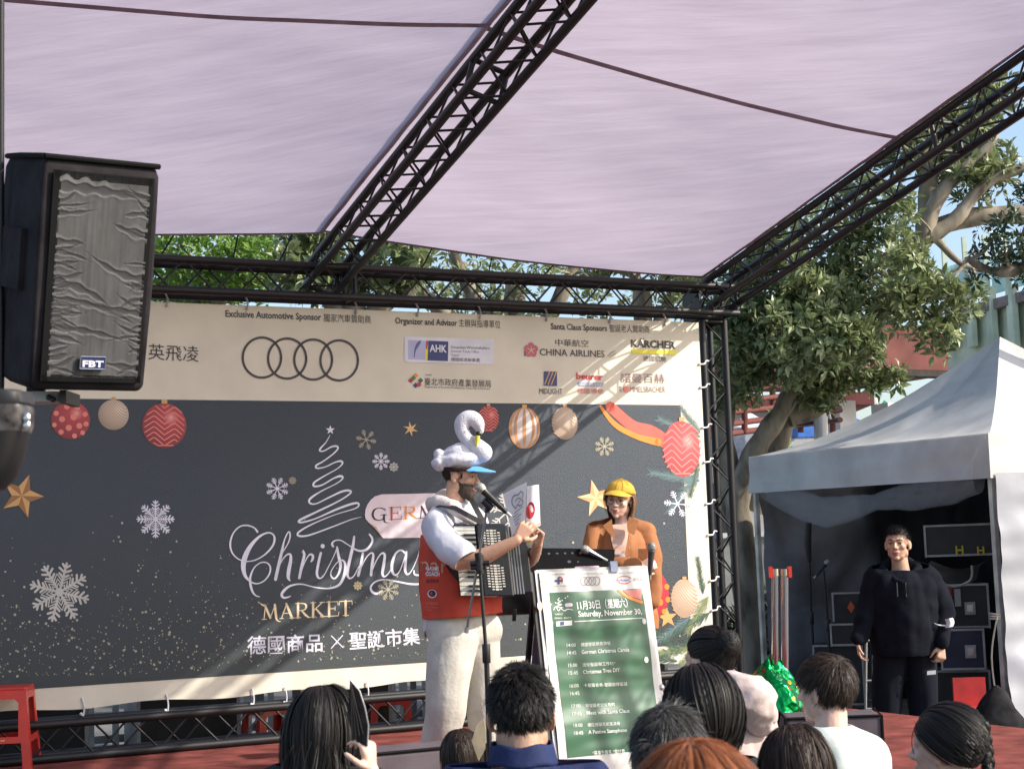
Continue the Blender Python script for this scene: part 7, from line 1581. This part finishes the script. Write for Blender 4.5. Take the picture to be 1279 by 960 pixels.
# black haired woman with the cream hair tie
t, h, nk, f, l = seated('woman with straight shiny black hair gathered in a cream hair tie', 877, 889, 4.5, (.18, 1, 0), M_drk, SK2, 1.0, R(4), fem=1, sh=.17, torso=.13)
tie_ = (-.115, -.050, -.125)
strands(h, 9000, lambda p: np.linalg.norm(p - np.array(tie_), axis=1) * 1.02, hmask(.075, .0, -.09, ear=False), comb_to(*tie_), H_BLK, t, steps=11, w=.0030, grav=.12, follow=.45, target=tie_, lift=.05, jit=.08, seed=27, cap=1.06, lenvar=.05, taper=.7, clump=800)
b = MB(); b.tube([h.p(tie_[0] + .03 * math.cos(a) * .8, tie_[1] + .028 * math.sin(a), tie_[2] + .008 * math.sin(a * 3)) for a in (2 * math.pi * k / 20 for k in range(21))], .012 , 10); b.build('hair_tie', mat('cream_scrunchie', (.62, .56, .45), .9, 0, .1, 30, .8, 60), t)
strands(h, 900, .20, lambda p: p[:, 2] < tie_[2] + .02, comb_to(-.15, -.08, -.9), H_BLK, t, steps=7, w=.0036, grav=.3, lift=.1, jit=.06, seed=28, base=(tie_, (.022, .022, .026)), cap=1.0, name='ponytail', capmask=False)
# grey flecked hair
t, h, nk, f, l = seated('older man with short grey flecked black hair bottom centre right', 836, 951, 3.9, (.1, 1, 0), M_drk, SK3, 1.02, R(8))
strands(h, 8000, .040, hmask(.07, .012, -.10), comb_whorl(-.05, .12), H_GRY, t, steps=5, w=.0022, lift=.42, jit=.25, grav=.15, seed=29, clump=900, cap=1.04)
# nearest: auburn
t, h, nk, f, l = seated('person with blurred auburn hair nearest to the camera at the bottom edge', 870, 1035, 2.35, (0, 1, 0), mat('brown_coat', (.10, .06, .04), .9), SK2, 1.0, R(0), fem=1)
strands(h, 9000, .13, hmask(.075, .0, -.07, ear=False), comb_whorl(-.02, .12), H_RED, t, steps=8, w=.0022, grav=.2, lift=.10, jit=.16, seed=30, cap=1.06, clump=900)
# dark hair at the bottom, right of centre
t, h, nk, f, l = seated('woman with dark brown parted hair low in front of the boy in white', 994, 966, 4.1, (-.12, 1, 0), M_drk, SK2, .96, R(0), fem=1, sh=.17)
strands(h, 9000, .32, hmask(.075, .0, -.07, ear=False), comb_whorl(.01, .13), H_BRN, t, steps=11, w=.0024, grav=.36, lift=.1, jit=.1, seed=31, cap=1.05, lenvar=.12, taper=.5, clump=800, inward=.15)
# boy in the white T shirt
M_mint = mat('pale_tee', (.50, .55, .52), .85, 0, .04, 8, .3, 40)
t, h, nk, f, l = seated('boy with short brown black hair and a white T shirt looking left', 1030, 862, 5.5, (-.75, .66, 0), M_mint, SK2, .94, R(2), sh=.155, torso=.13, body_fwd=(-.25, 1, 0), drop=.17)
strands(h, 8000, .050, hmask(.068, .010, -.092), comb_whorl(-.075, .10), H_BRN, t, steps=5, w=.0022, lift=.25, jit=.16, grav=.18, seed=32, clump=900, cap=1.06)
face_parts(h, t, H_BRN)
# girl with the braid
t, h, nk, f, l = seated('girl with black hair in a plump braid at the lower right corner', 1180, 934, 4.6, (-.80, .60, 0), M_drk, SK2, .94, R(0), fem=1, sh=.17, torso=.13, body_fwd=(-.3, 1, 0))
bt_ = (-.095, -.03, -.02)
strands(h, 8000, lambda p: np.linalg.norm(p - np.array(bt_), axis=1) * .98, hmask(.075, .0, -.09), comb_to(*bt_), H_BLK, t, steps=9, w=.0028, grav=.05, follow=.6, target=bt_, lift=.03, jit=.06, seed=33, cap=1.05, lenvar=.04, taper=.7, clump=700)
for k in range(8):
    for sg in (-1, 1):
        z = .062 - k * .034 - (.017 if sg > 0 else 0); rr = .024 * (1 - k * .05); q = (-.112 - .010 * math.sin(k * .4), -.030 + sg * .0115, z)
        b = MB(); h.ball(b, q, (rr * .85, rr * .62, .027), (R(34) * sg, 0, 0), 16, 12); b.build('braid_strand', H_BLK, t)
        bd = np.array([0, -sg * .55, -.83]); strands(h, 150, .036, lambda p: np.ones(len(p), bool), (lambda bd: lambda p, n: bd - n * (n @ bd)[:, None])(bd), H_BLK, t, steps=4, w=.0018, grav=.0, follow=.5, lift=.0, jit=.06, seed=50 + k * 2 + sg, base=(q, (rr * .85, rr * .66, .025)), cap=1.02, hug=True, name='braid_hair', capmask=False)
